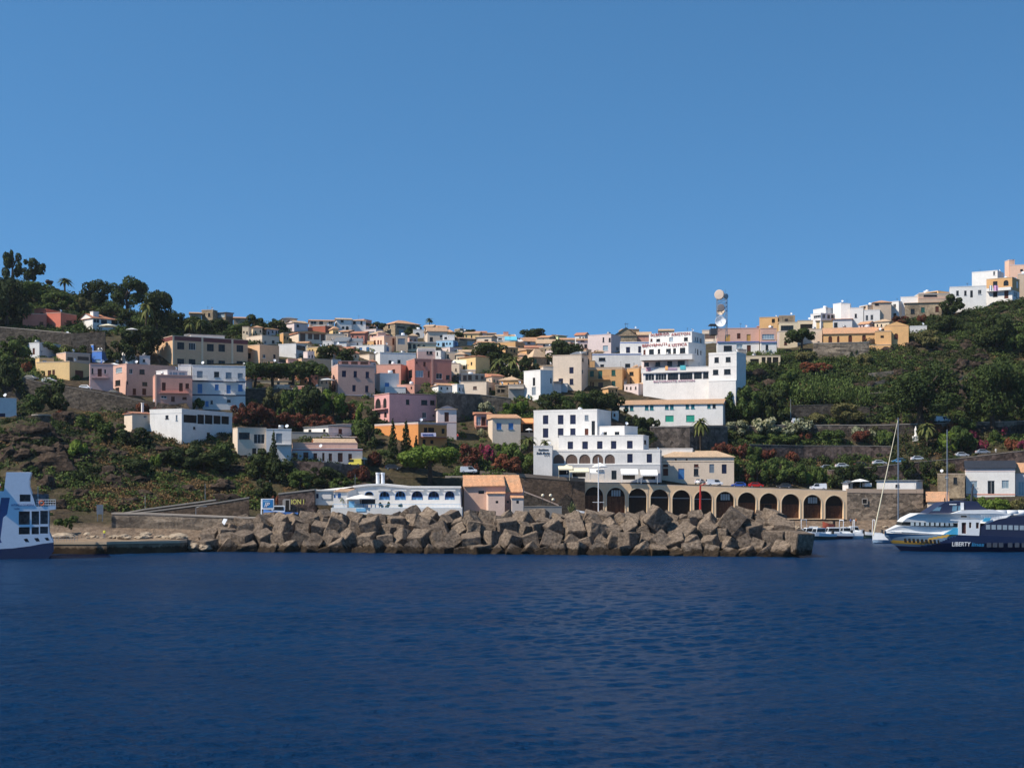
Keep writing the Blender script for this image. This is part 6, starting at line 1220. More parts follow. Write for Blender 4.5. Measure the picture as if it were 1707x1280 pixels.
motorboat(1277, 866, 371, 4.8, 262, 'grey and white boat bow towards the sea in front of the ninth arch', strip=hullb, z=ground_z(1277, 371)+.3); motorboat(1340, 870, 370, 3.0, 80, 'white upturned looking dinghy on the beach', cabin=False, z=ground_z(1340, 370)+.5)
motorboat(1310, 868, 372, 2.6, 100, 'cream little boat on a trestle before the tenth arch', mt=plain('cream_boat', (.7, .62, .42), .5), cabin=False, z=ground_z(1310, 372)+.5)
motorboat(1493, 876, 362, 4.4, 200, 'white work boat with a wheelhouse on the beach behind the mast', z=ground_z(1493, 362)+.4); motorboat(981, 853, 362, 5.2, 200, 'white boat with a red stripe beside the flagpole', cabin=False, strip=redm, z=5.3)
motorboat(1160+18, 866, 372, 3.6, 170, 'little white boat by the foot of the red crane post', cabin=False, z=ground_z(1178, 372)+.3); motorboat(1155-13, 864, 374, 4.4, 175, 'white boat laid up inside the fifth arch', z=ground_z(1142, 374)+.3)
motorboat(468, 866, 312, 5.5, 185, 'blue and red fishing boat ashore beside the blue sign', mt=plain('fishing_blue', (.08, .2, .5), .5), strip=redm, z=6.2)
def sailboat(px, D, L, yaw, mast_top, label, stay=None, mastD=None):
    p = P(px, 880, D); r = empty('sailboat', (p.x, D, 0.3), R(yaw)); tag(r, label, 'sailboat', 'sailboats in the harbour'); st_ = []; W_ = L*.15
    for i in range(13):
        t = i/12; x = -L/2+L*t; b = W_*(1-max(0, (t-.4)/.6)**1.9)*(.8+.2*min(1, t*3)); sh = 1.35+.75*t*t
        q = [(x, -b*.95, sh-.05), (x, -b, sh), (x, -b*.97, .5), (x, -b*.6, -.1), (x, 0, -.4), (x, b*.6, -.1), (x, b*.97, .5), (x, b, sh), (x, b*.95, sh-.05), (x, 0, sh)]; q.append(q[0]); st_.append(q)
    mb = loft(st_, None, lambda c: 0 if c.z > .75 else 1); mb.f.append(list(range(10))); mb.m.append(0); mb.build('hull', [hullw, hullb], r)
    mb = MB(); mb.add([(-1.5, -1, 1.1), (2.5, -.6, 1.3), (1.8, -.5, 1.75), (-1.5, -.8, 1.75), (-1.5, 1, 1.1), (2.5, .6, 1.3), (1.8, .5, 1.75), (-1.5, .8, 1.75)], [[0, 1, 2, 3], [4, 7, 6, 5], [0, 3, 7, 4], [1, 5, 6, 2], [3, 2, 6, 7]]); mb.build('cabin', hullw, r)
    H = CAMH-(mast_top-CY)*D/FX; mb = MB(); mb.tube([(.6, 0, 1), (.6, 0, H)], [.16, .11], 8); mb.tube([(.6, 0, 2.6), (-L*.36, 0, 2.5)], [.09, .08], 6)
    for zz in (H*.45, H*.7): mb.tube([(.6, -.9, zz), (.6, .9, zz)], [.035, .035], 5)
    mb.build('mast', plain('mast_grey', (.22, .25, .29), .4, .3), r)
    mb = MB(); mb.tube([(.6, 0, H-.2), (-L*.48, 0, 1.4)], [.025, .025], 4); mb.tube([(.6, -W_*.9, 1.3), (.6, -.9, H*.7), (.6, 0, H-.3)], [.025]*3, 4); mb.tube([(.6, W_*.9, 1.3), (.6, .9, H*.7), (.6, 0, H-.3)], [.025]*3, 4); mb.build('rigging', dmetal, r)
    if stay: mb = MB(); mb.tube([(.62, 0, H-.4), (L*.49, 0, 1.5)], [.06, .15], 7); mb.build('furled_jib', canvas_c, r)
    return r
sailboat(1501.5, 335, 13, 180, 698, 'sailboat with a furled jib, its bow showing beside the fast ferry', True)
sailboat(1583, 345, 11, 180, 718, 'second sailboat hidden behind the fast ferry, only its mast showing')
mb = MB(); 
# ------------------------------------------------------------ fast ferry
ff = empty('fast_ferry', (P(1463, 900, 294).x, 294, 0), R(-2)); tag(ff, 'navy and white fast passenger ferry with LIBERTY lines on its hull', 'ferry')
s8 = 294/FX; fX = lambda px: (px-1463)*s8; fZ = lambda py: CAMH-(py-CY)*s8
LF = 62.0; HB = 5.6
fm = [navyh, plain('ferry_white', (.78, .78, .77), .3, 0, .5, .04), plain('ferry_slate', (.12, .19, .27), .35, 0, .5, .05), plain('ferry_ochre', (.5, .3, .05), .4), plain('ferry_cyan', (.07, .4, .62), .4), plain('ferry_navy_side', (.018, .022, .055), .35, 0, .5, .05)]
st_ = []; xs_f = list(np.linspace(0, 20, 70))+list(np.linspace(20.5, LF, 40))
def beam(x): return HB*(1-max(0, 1-x/17.0)**1.9)
zs_n = 22
for x in xs_f:
    sh = np.interp(x, [0, 3, 12, 22, 30, 62], [4.2, 4.0, 3.55, 3.35, 2.82, 1.9]); ring = []
    for k in range(zs_n):
        t = k/(zs_n-1); z = -0.8+(sh+.8)*t; rake = max(0, 4.2*(1-(z+.8)/3.85))*max(0, 1-x/14); b = beam(x)*(0.62+.38*min(1, (z+.8)/2.6)**.7)
        ring.append((x+rake+1.4*max(0, 1-x/20), -b, z))
    st_.append(ring+[(p[0], -p[1], p[2]) for p in ring[::-1]])
def hm(c):
    x, z = c.x, c.z
    top = np.interp(x, [0, 9, 16, 22], [3, 3, 2.7, 2.3])
    x -= 1.4*max(0, 1-x/20)
    if x > np.interp(z, [.9, 1.1, 1.6, 2.5, 3.3], [4.5, 7.5, 10, 11.8, 14.2]): return 0
    if z < 1.0: return 0
    if z < 1.25: return 2
    if 1.5 < z < 2.15 and x < 9.4: return 3
    if x > 8.5 and (x-8.5)*.2+2.3 < z < (x-8.5)*.2+2.75: return 3
    return 2
loft(st_, None, hm).build('hull', fm, ff)
mb = MB()     # foredeck
ring = [(x+max(0, 0)*0, -beam(x)*.97, np.interp(x, [0, 3, 12, 22, 30, 62], [4.2, 4.0, 3.55, 3.35, 2.82, 1.9])) for x in xs_f]
for i in range(len(ring)-1): a_, b_ = ring[i], ring[i+1]; mb.quad(a_, b_, (b_[0], -b_[1], b_[2]), (a_[0], -a_[1], a_[2]))
mb.build('deck', fm[1], ff)
def slabpoly(name, pts, y0, y1, mts, midx=0, holes=(), taper=None):
    """side outline in photo pixels, between two half widths"""
    mb = MB(); o_ = [(fX(u), fZ(v)) for u, v in pts]; hs = [[(fX(u), fZ(v)) for u, v in h] for h in holes]
    def bx(u): return -min(y0, beam(u)*.97) if taper else -y0
    mb.plate(lambda u, v, k: (u, bx(u)+k, v), o_, hs, .35, 0)
    n = len(o_)
    mb.add([(u, bx(u), v) for u, v in o_]+[(u, y1 if not taper else -bx(u), v) for u, v in o_], [[k, (k+1) % n, n+(k+1) % n, n+k] for k in range(n)])
    mb.add([(u, y1 if not taper else -bx(u), v) for u, v in o_], [list(range(n))]); return mb.build(name, mts, ff)
qx = lambda x: 1440+x/4.741; qy = lambda y: 680+y/4.741; q2 = lambda pts: [(qx(a), qy(b)) for a, b in pts]
rx = lambda x: 1500+x/8.246; ry = lambda y: 820+y/8.246; r2 = lambda pts: [(rx(a), ry(b)) for a, b in pts]
# white saloon: side panel below the windows, window band, roof
def densify(pts, n=8):
    out = []
    for i in range(len(pts)): a, b = pts[i], pts[(i+1) % len(pts)]; out += [(a[0]+(b[0]-a[0])*k/n, a[1]+(b[1]-a[1])*k/n) for k in range(n)]
    return out
slabpoly('saloon_side', densify(q2([(170, 985), (690, 998), (690, 935), (270, 925), (225, 945), (172, 968)]), 5), 5.5, 5.5, fm[1], taper=True)
slabpoly('saloon_roof', densify(q2([(280, 898), (312, 868), (395, 832), (640, 830), (720, 805), (960, 800), (1095, 838), (985, 905), (690, 905)]), 5), 5.0, 5.0, fm[1], taper=True)
slabpoly('window_band', densify(q2([(272, 926), (700, 938), (700, 903), (288, 896)]), 5), 4.95, 4.95, glass, taper=True)
mb = MB()
for k in range(9):
    x0, x1 = fX(rx(95+k*62)), fX(rx(95+k*62+42)); b = -min(4.95, beam((x0+x1)/2)*.97)-.03; b0 = -min(4.95, beam(x0)*.97)-.04; b1 = -min(4.95, beam(x1)*.97)-.04
    z0, z1 = fZ(ry(455)), fZ(ry(408)); mb.quad((x0, b0, z0), (x1, b1, z0), (x1, b1, z1), (x0, b0, z1))
mb.build('window', plain('pale_glazing', (.3, .36, .4), .15, 0, .6), ff)
slabpoly('cyan_stripe', r2([(492, 568), (640, 480), (690, 480), (690, 572)]), 5.53, -5.4, fm[4])
slabpoly('side_door_block', r2([(688, 575), (968, 585), (985, 372), (590, 368), (590, 380), (690, 385)]), 5.62, -5.3, fm[1], holes=[r2([(735, 555), (795, 558), (795, 408), (735, 408)]), r2([(833, 480), (865, 480), (865, 405), (833, 405)]), r2([(925, 487), (965, 487), (965, 408), (925, 408)])])
mb = MB(); 
for x0, x1, y0, y1 in ((735, 795, 408, 556), (833, 865, 405, 480), (925, 965, 408, 487)): mb.box(fX(rx(x0)), fX(rx(x1)), -5.4, -5.3, fZ(ry(y1)), fZ(ry(y0)))
mb.build('door', plain('dark_red_brown_door', (.06, .02, .02), .6), ff)
aft = [(968, 585), (1707, 625), (2900, 690), (2900, 240), (1707, 310), (1430, 330), (1240, 362), (1060, 430), (985, 470)]
slabpoly('aft_side', r2(aft), 5.5, 5.5, fm[5], holes=[])
mb = MB()
for k in range(22):
    x0 = 1060+k*75; mb.box(fX(rx(x0)), fX(rx(x0+55)), -5.56, -5.505, fZ(ry(500+k*1.5)), fZ(ry(438+k*1.5)))
mb.build('window', MATS['pale_glazing'], ff)
slabpoly('upper_cyan_stripe', r2([(1020, 390), (1060, 345), (1140, 345), (1120, 380), (1060, 400)]), 5.08, -4.9, fm[4])
slabpoly('upper_deck', r2([(860, 245), (1120, 245), (1400, 310), (1400, 352), (1130, 348), (860, 345)]), 4.6, 4.6, fm[1], holes=[r2([(1072, 340), (1105, 340), (1105, 268), (1072, 268)])])
mb = MB(); mb.box(fX(rx(1072)), fX(rx(1105)), -4.4, -4.3, fZ(ry(340)), fZ(ry(268))); mb.box(fX(rx(735)), fX(rx(812)), -5.06, -5.01, fZ(ry(338)), fZ(ry(316))); mb.build('vent', PANE['k'], ff)
slabpoly('wheelhouse', q2([(465, 832), (560, 770), (600, 745), (760, 730), (850, 735), (880, 770), (935, 800), (720, 806), (640, 832)]), 3.4, 3.4, fm[5])
mb = MB()
for x0, x1, y0, y1, x2, x3 in ((500, 560, 780, 810, 540, 575), (655, 690, 770, 812, 660, 697), (700, 722, 770, 808, 705, 728)): mb.add([(fX(qx(x0)), -3.44, fZ(qy(y1))), (fX(qx(x1)), -3.44, fZ(qy(y1))), (fX(qx(x3)), -3.44, fZ(qy(y0))), (fX(qx(x2)), -3.44, fZ(qy(y0)))], [[0, 1, 2, 3]])
mb.build('wheelhouse_window', plain('blue_glazing', (.12, .22, .3), .12, 0, .6), ff)
mb = MB(); mb.tube([(fX(qx(835)), 0, fZ(qy(790))), (fX(qx(855)), 0, fZ(qy(600)))], [.3, .18], 8); mb.tube([(fX(qx(625)), -1, fZ(qy(770))), (fX(qx(622)), -1, fZ(qy(710)))], [.15, .1], 6); mb.lathe([(.01, 0), (.7, .1), (.75, .35), (.01, .45)], 12, 0, Matrix.Translation((fX(qx(790)), 0, fZ(qy(730))))); mb.build('radar_mast', dmetal, ff)
mb = MB(); mb.box(fX(qx(722)), fX(qx(745)), -3.6, 3.4, fZ(qy(802)), fZ(qy(745))); mb.box(fX(qx(635)), fX(qx(690)), -3.5, 3.3, fZ(qy(762)), fZ(qy(755))); mb.build('white_fin', fm[1], ff)
mb = MB()
for k in range(9): x0 = fX(rx(1160+k*150)); mb.tube([(x0, -3.4, fZ(ry(285))), (x0+3.2, -3.4, fZ(ry(283)))], [.62, .62], 10)
o = mb.build('life_raft_canister', fm[1], ff, True)
mb = MB()
for k in range(18): x0 = fX(rx(1010+k*22)); mb.tube([(x0, -4.9, fZ(ry(350))), (x0, -4.9, fZ(ry(305)))], [.03, .03], 4)
mb.tube([(fX(rx(1010)), -4.9, fZ(ry(305))), (fX(rx(1400)), -4.9, fZ(ry(305)))], [.04, .04], 4); mb.build('rail', wmetal, ff)
mb = MB()
for k in range(9):
    xx = fX(rx(18+k*52)); zc = fZ(ry(650+k*2)); b = beam(xx)*.93+.06; mb.add([(xx, -b-.02, zc-.5), (xx+.55, -b-.12, zc-.55), (xx+.35, -b-.15, zc+.35), (xx-.1, -b-.05, zc+.3)], [[0, 1, 2, 3]])
mb.build('hull_window', PANE['k'], ff)
mb = MB()
for k in range(10):
    x0 = 1075+k*92 if k > 2 else 1070+k*80; b = 5.66; mb.box(fX(rx(x0)), fX(rx(x0+58)), -b, -b+.1, fZ(ry(740)), fZ(ry(680)))
mb.build('hull_window', plain('dull_glazing', (.06, .07, .09), .3), ff)
def ftext(nm, body, x0, x1, yb, size, mt, shear):
    o = text_mesh(nm, body, size, mt, ff, Matrix.Identity(4), .03, 1.0, shear); vs = [v.co.x for v in o.data.vertices]; k = (fX(rx(x1))-fX(rx(x0)))/(max(vs)-min(vs))
    o.data.transform(Matrix.Translation((fX(rx(x0)), -5.72, fZ(ry(yb)))) @ Matrix.Rotation(R(90), 4, 'X') @ Matrix.Diagonal((k, 1, 1, 1)))
ftext('hull_lettering', 'LIBERTY', 600, 848, 725, 1.2, fm[1], 0.12); ftext('hull_lettering', 'lines', 858, 1028, 728, 1.1, plain('ferry_letter_blue', (.03, .2, .4), .5), 0.25)
# ------------------------------------------------------------ car ferry, stern at the left edge
cf = empty('car_ferry', (P(92, 900, 262).x, 262, 0), R(17.6)); tag(cf, 'pale blue and navy car ferry whose stern enters at the left edge', 'ferry')
s9 = 262/FX; cX = lambda x: (x-785)/8.53*s9*1.05; cZ = lambda y: CAMH-(780+y/8.53-CY)*s9
cfm = plain('ferry_pale_blue', (.72, .75, .8), .45, 0, .4, .04); dk = plain('ferry_deck_band', (.06, .1, .24), .4); nv = plain('ferry_navy_bottom', (.02, .03, .08), .4, 0, .4, .1)
CPp = lambda u, v, k: (cX(u), k, cZ(v))
def cpl(name, outer, holes, k0, k1, mt, par=None, back=True):
    mb = MB(); mb.plate(lambda u, v, k: (cX(u), k0+k, cZ(v)), outer, holes, k1-k0, 0, None, back); return mb.build(name, mt, par or cf)
side = [(-300, 1145), (0, 1145), (240, 1135), (470, 1105), (620, 1075), (765, 1058), (740, 1000), (712, 935), (700, 820), (700, 600), (790, 585), (795, 545), (535, 545), (505, 430), (450, 260), (450, 170), (478, 65), (160, 60), (130, 330), (-300, 330)]
hol = [[(-60, 1010), (10, 980), (62, 500), (62, 420), (-60, 420)], [(105, 1055), (40, 1055), (12, 1000), (75, 560), (95, 420), (205, 420), (170, 650), (120, 700), (85, 1000)], [(330, 475), (468, 475), (468, 375), (330, 375)],
    [(318, 800), (458, 800), (458, 612), (318, 612)], [(482, 800), (578, 800), (578, 612), (482, 612)], [(592, 795), (692, 795), (692, 605), (592, 605)], [(318, 938), (458, 938), (458, 835), (318, 835)], [(482, 938), (575, 938), (575, 835), (482, 835)], [(590, 930), (692, 930), (692, 830), (590, 830)],
    [(410, 1055), (455, 1050), (425, 995), (378, 1005)], [(545, 1045), (590, 1040), (565, 988), (512, 995)], [(675, 1032), (716, 1028), (690, 985), (645, 992)]]
cpl('hull_side', side, hol, 0, .5, cfm)
mb = MB(); mb.box(cX(-300), cX(205), .3, .7, cZ(1060), cZ(415)); mb.build('blue_stripe', dk, cf)
mb = MB(); mb.box(cX(-5200), cX(-300.1), 0, 14, cZ(1145), cZ(330)); mb.build('hull_side', cfm, cf)
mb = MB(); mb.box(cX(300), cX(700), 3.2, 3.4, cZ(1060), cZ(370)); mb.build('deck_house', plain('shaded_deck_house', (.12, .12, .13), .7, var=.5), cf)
mb = MB(); mb.box(cX(-5200), cX(0), 1.0, 14, cZ(330), cZ(60)); mb.build('upper_house', plain('ferry_white_grey', (.62, .66, .72), .5), cf)
cpl('bottom', [(-5200, 1300), (690, 1300), (765, 1180), (765, 1056), (620, 1073), (470, 1103), (240, 1133), (0, 1143), (-5200, 1143)], [], -.02, 13.6, nv)
mb = MB(); mb.box(cX(-5200), cX(690), .5, 13.5, cZ(1045), cZ(1060)); mb.box(cX(-5200), cX(690), .5, 13.5, cZ(822), cZ(812)); mb.box(cX(-5200), cX(795), .5, 13.5, cZ(590), cZ(560)); mb.box(cX(-5200), cX(470), .5, 13.5, cZ(340), cZ(330)); mb.build('deck', cfm, cf)
cpl('hull_side', [p for p in side], [], 13.5, 14, cfm); mb = MB(); mb.quad((cX(740), 0, cZ(1000)), (cX(740), 14, cZ(1000)), (cX(765), 14, cZ(1058)), (cX(765), 0, cZ(1058))); mb.box(cX(692), cX(712), 6, 13.4, cZ(1000), cZ(590)); mb.build('stern_ramp', cfm, cf)
mb = MB(); mb.box(cX(160), cX(478), .3, 13.5, cZ(66), cZ(60)); mb.quad((cX(478), 0, cZ(65)), (cX(478), 14, cZ(65)), (cX(450), 14, cZ(170)), (cX(450), 0, cZ(170))); mb.build('funnel_top', cfm, cf)
mb = MB()
for k in range(9): mb.tube([(cX(540+k*31), .15, cZ(548)), (cX(540+k*31), .15, cZ(448))], [.03, .03], 5)
for yy in (450, 485, 520): mb.tube([(cX(535), .15, cZ(yy)), (cX(792), .15, cZ(yy))], [.045, .045], 5)
mb.build('rail', wmetal, cf)
mb = MB(); mb.lathe([(.28, 0), (.42, .06), (.48, 0), (.42, -.06), (.28, 0)], 16, 0, Matrix.Translation((cX(610), -.02, cZ(495))) @ Matrix.Rotation(R(90), 4, 'X')); mb.build('lifebuoy', plain('orange_buoy', (.75, .15, .05), .5), cf)
mb = MB(); mb.tube([(cX(563), .4, cZ(545)), (cX(563), .4, cZ(260))], [.1, .06], 6); mb.box(cX(550), cX(575), .3, .5, cZ(400), cZ(370)); mb.build('stern_light_mast', metal, cf)
lb = empty('lifeboat', Matrix.Translation(cf.location) @ Matrix.Rotation(R(17.6), 4, 'Z') @ Vector((cX(30), .3, cZ(300))), R(17.6)); tag(lb, 'covered lifeboat with white top and orange hull hanging on the car ferry', 'lifeboat')
mb = MB(); mb.lathe([(0.01, -2.6), (.7, -2.0), (1.0, -1), (1.0, 1), (.7, 1.5), (0.01, 1.8)], 14, 0, Matrix.Translation((-1, 0, .75)) @ Matrix.Rotation(R(90), 4, 'Y')); mb.build('canopy', PA['white'], lb, True)
mb = MB(); mb.lathe([(0.01, -2.7), (.75, -2.0), (1.06, -1), (1.06, 1), (.75, 1.5), (0.01, 1.9)], 14, 0, Matrix.Translation((-1, 0, .35)) @ Matrix.Scale(.75, 4, (0, 0, 1)) @ Matrix.Rotation(R(90), 4, 'Y')); mb.build('hull', MATS['orange_buoy'], lb, True)
def ctext(body, x0, x1, yb, size):
    o = text_mesh('hull_lettering', body, size, plain('faded_blue_lettering', (.1, .16, .36), .6), cf, Matrix.Identity(4), .02, 1.0); vs = [v.co.x for v in o.data.vertices]; k = (cX(x1)-cX(x0))/(max(vs)-min(vs))
    o.data.transform(Matrix.Translation((cX(x0), -.04, cZ(yb))) @ Matrix.Rotation(R(90), 4, 'X') @ Matrix.Diagonal((k, 1, 1, 1)))
ctext('ANTONELLO DA MESSINA', 222, 512, 538, .55); ctext('PALERMO', 262, 330, 585, .35)

# ------------------------------------------------------------ people
def person(px, py, D, top, legs, label, yaw=0, z=None):
    p = P(px, py, D); me = bpy.data.meshes.new('person')
    V = [(0, 0, .95), (0, 0, 1.2), (0, 0, 1.43), (0, 0, 1.52), (0, .01, 1.6), (0, .01, 1.74), (.19, 0, 1.42), (.27, .02, 1.14), (.25, -.12, .92), (-.19, 0, 1.42), (-.27, .02, 1.14), (-.25, -.1, .92), (.1, 0, .9), (.12, -.03, .5), (.12, .02, .08), (.13, -.13, .04), (-.1, 0, .9), (-.13, .03, .5), (-.14, .08, .08), (-.14, -.08, .04)]
    E = [(0, 1), (1, 2), (2, 3), (3, 4), (4, 5), (2, 6), (6, 7), (7, 8), (2, 9), (9, 10), (10, 11), (0, 12), (12, 13), (13, 14), (14, 15), (0, 16), (16, 17), (17, 18), (18, 19)]
    me.from_pydata(V, E, []); rad = [.15, .14, .15, .06, .09, .08, .06, .045, .03, .06, .045, .03, .09, .06, .045, .04, .09, .06, .045, .04]
    o = bpy.data.objects.new('person', me); C.objects.link(o); m = o.modifiers.new('s', 'SKIN'); 
    for i, r_ in enumerate(rad): me.skin_vertices[0].data[i].radius = (r_, r_)
    me.skin_vertices[0].data[0].use_root = True; o.modifiers.new('d', 'SUBSURF').levels = 1
    dg = bpy.context.evaluated_depsgraph_get(); m2 = bpy.data.meshes.new_from_object(o.evaluated_get(dg)); bpy.data.objects.remove(o)
    for mm in (top, legs, plain('skin', (.5, .27, .18), .6)): m2.materials.append(mm)
    for f in m2.polygons: c = f.center; f.material_index = 2 if c.z > 1.49 or (abs(c.x) > .22 and c.z < 1.1) else 0 if c.z > .93 else 1
    o = bpy.data.objects.new('person', m2); C.objects.link(o); o.location = p if z is None else (p.x, p.y, z); o.rotation_euler = (0, 0, yaw); tag(o, label, 'person'); return o
person(1660, 757, 412, PA['white'], PA['white'], 'person in white clothes walking on the middle road'); person(174, 888, 296, plain('hi_vis', (.75, .75, .1), .6), dk, 'person in a yellow top standing on the quay', z=2.6)
person(763, 733, 393, plain('red_shirt', (.6, .05, .04), .8), PANE['b'], 'person in a red shirt on the steps beside the orange house')

person(1418, 862, 382, plain('blue_shirt', (.08, .15, .35), .8), PANE['b'], 'person in a blue shirt at the end pier of the arcade', z=ground_z(1418, 382)); person(1427, 863, 382, plain('orange_shirt', (.5, .2, .08), .8), dmetal, 'person in an orange top beside the stone harbour wall', z=ground_z(1427, 382)); person(1290, 862, 383, PA['white'], PANE['b'], 'person in a white shirt before the ninth arch', z=ground_z(1290, 383))
# ------------------------------------------------------------ vegetation
LM = dict(dark=leafmat('dark_foliage', (.012, .022, .008), (.022, .036, .012), (.045, .062, .02)), pine=leafmat('pine_foliage', (.014, .026, .01), (.026, .046, .014), (.055, .08, .022)),
    bright=leafmat('bright_foliage', (.04, .075, .012), (.07, .12, .02), (.12, .17, .035)), olive=leafmat('olive_foliage', (.05, .055, .02), (.085, .09, .036), (.14, .13, .06)), green=leafmat('green_foliage', (.022, .042, .012), (.04, .07, .018), (.085, .12, .034)),
    red=leafmat('red_oleander', (.03, .03, .015), (.055, .04, .02), (.09, .055, .03), (.11, .035, .026), .32), rust=leafmat('rusty_foliage', (.05, .03, .015), (.11, .05, .025), (.17, .08, .04), (.15, .05, .03), .3),
    wflower=leafmat('white_oleander', (.02, .035, .012), (.04, .06, .02), (.07, .1, .03), (.3, .31, .22), .26), magenta=leafmat('bougainvillea', (.03, .04, .015), (.05, .05, .02), (.08, .06, .03), (.2, .03, .075), .34),
    dry=leafmat('dry_grass', (.09, .055, .028), (.16, .1, .05), (.26, .17, .09)), cane=leafmat('cane_leaves', (.03, .055, .015), (.06, .1, .025), (.13, .18, .06)), palm=leafmat('palm_fronds', (.03, .045, .015), (.06, .08, .025), (.13, .14, .05)), agave=leafmat('agave_leaves', (.06, .09, .05), (.1, .13, .06), (.2, .22, .1)))
def leaf_cloud(lobes, nq, size, rg, flat=0.0):
    """random small quads on and in ellipsoid lobes (c, r) -> vertex array"""
    w = np.array([np.prod(r)**.667 for c, r in lobes]); w /= w.sum(); idx = rg.choice(len(lobes), nq, p=w)
    c = np.array([l[0] for l in lobes])[idx]; r = np.array([l[1] for l in lobes])[idx]
    d = rg.normal(size=(nq, 3)); d /= np.linalg.norm(d, axis=1)[:, None]; rad = rg.uniform(.55, 1.05, (nq, 1))**.5
    p = c+d*r*rad; nrm = d+rg.normal(size=(nq, 3))*.55; nrm[:, 2] += .25; nrm /= np.linalg.norm(nrm, axis=1)[:, None]
    t = np.cross(nrm, rg.normal(size=(nq, 3))); t /= np.linalg.norm(t, axis=1)[:, None]+1e-6; b = np.cross(nrm, t)
    s_ = size*rg.uniform(.6, 1.35, (nq, 1)); t = t*s_; b = b*s_*.62
    return np.stack([p-t, p+b-t*.1, p+t, p-b+t*.1], 1).reshape(-1, 3)
def quads_mesh(name, v, mt):
    me = bpy.data.meshes.new(name); n = len(v)//4; me.vertices.add(n*4); me.vertices.foreach_set('co', v.astype(np.float32).ravel()); me.loops.add(n*4); me.loops.foreach_set('vertex_index', np.arange(n*4, dtype=np.int32))
    me.polygons.add(n); me.polygons.foreach_set('loop_start', np.arange(0, n*4, 4, dtype=np.int32)); me.update(calc_edges=True)
    for m in (mt if isinstance(mt, (list, tuple)) else [mt]): me.materials.append(m)
    return me
PROTO = {}
SHAPE = {'pine': 'umbrella', 'umbrella': 'umbrella', 'conifer': 'conifer', 'palm': 'palm', 'agave': 'agave', 'cane': 'cane'}
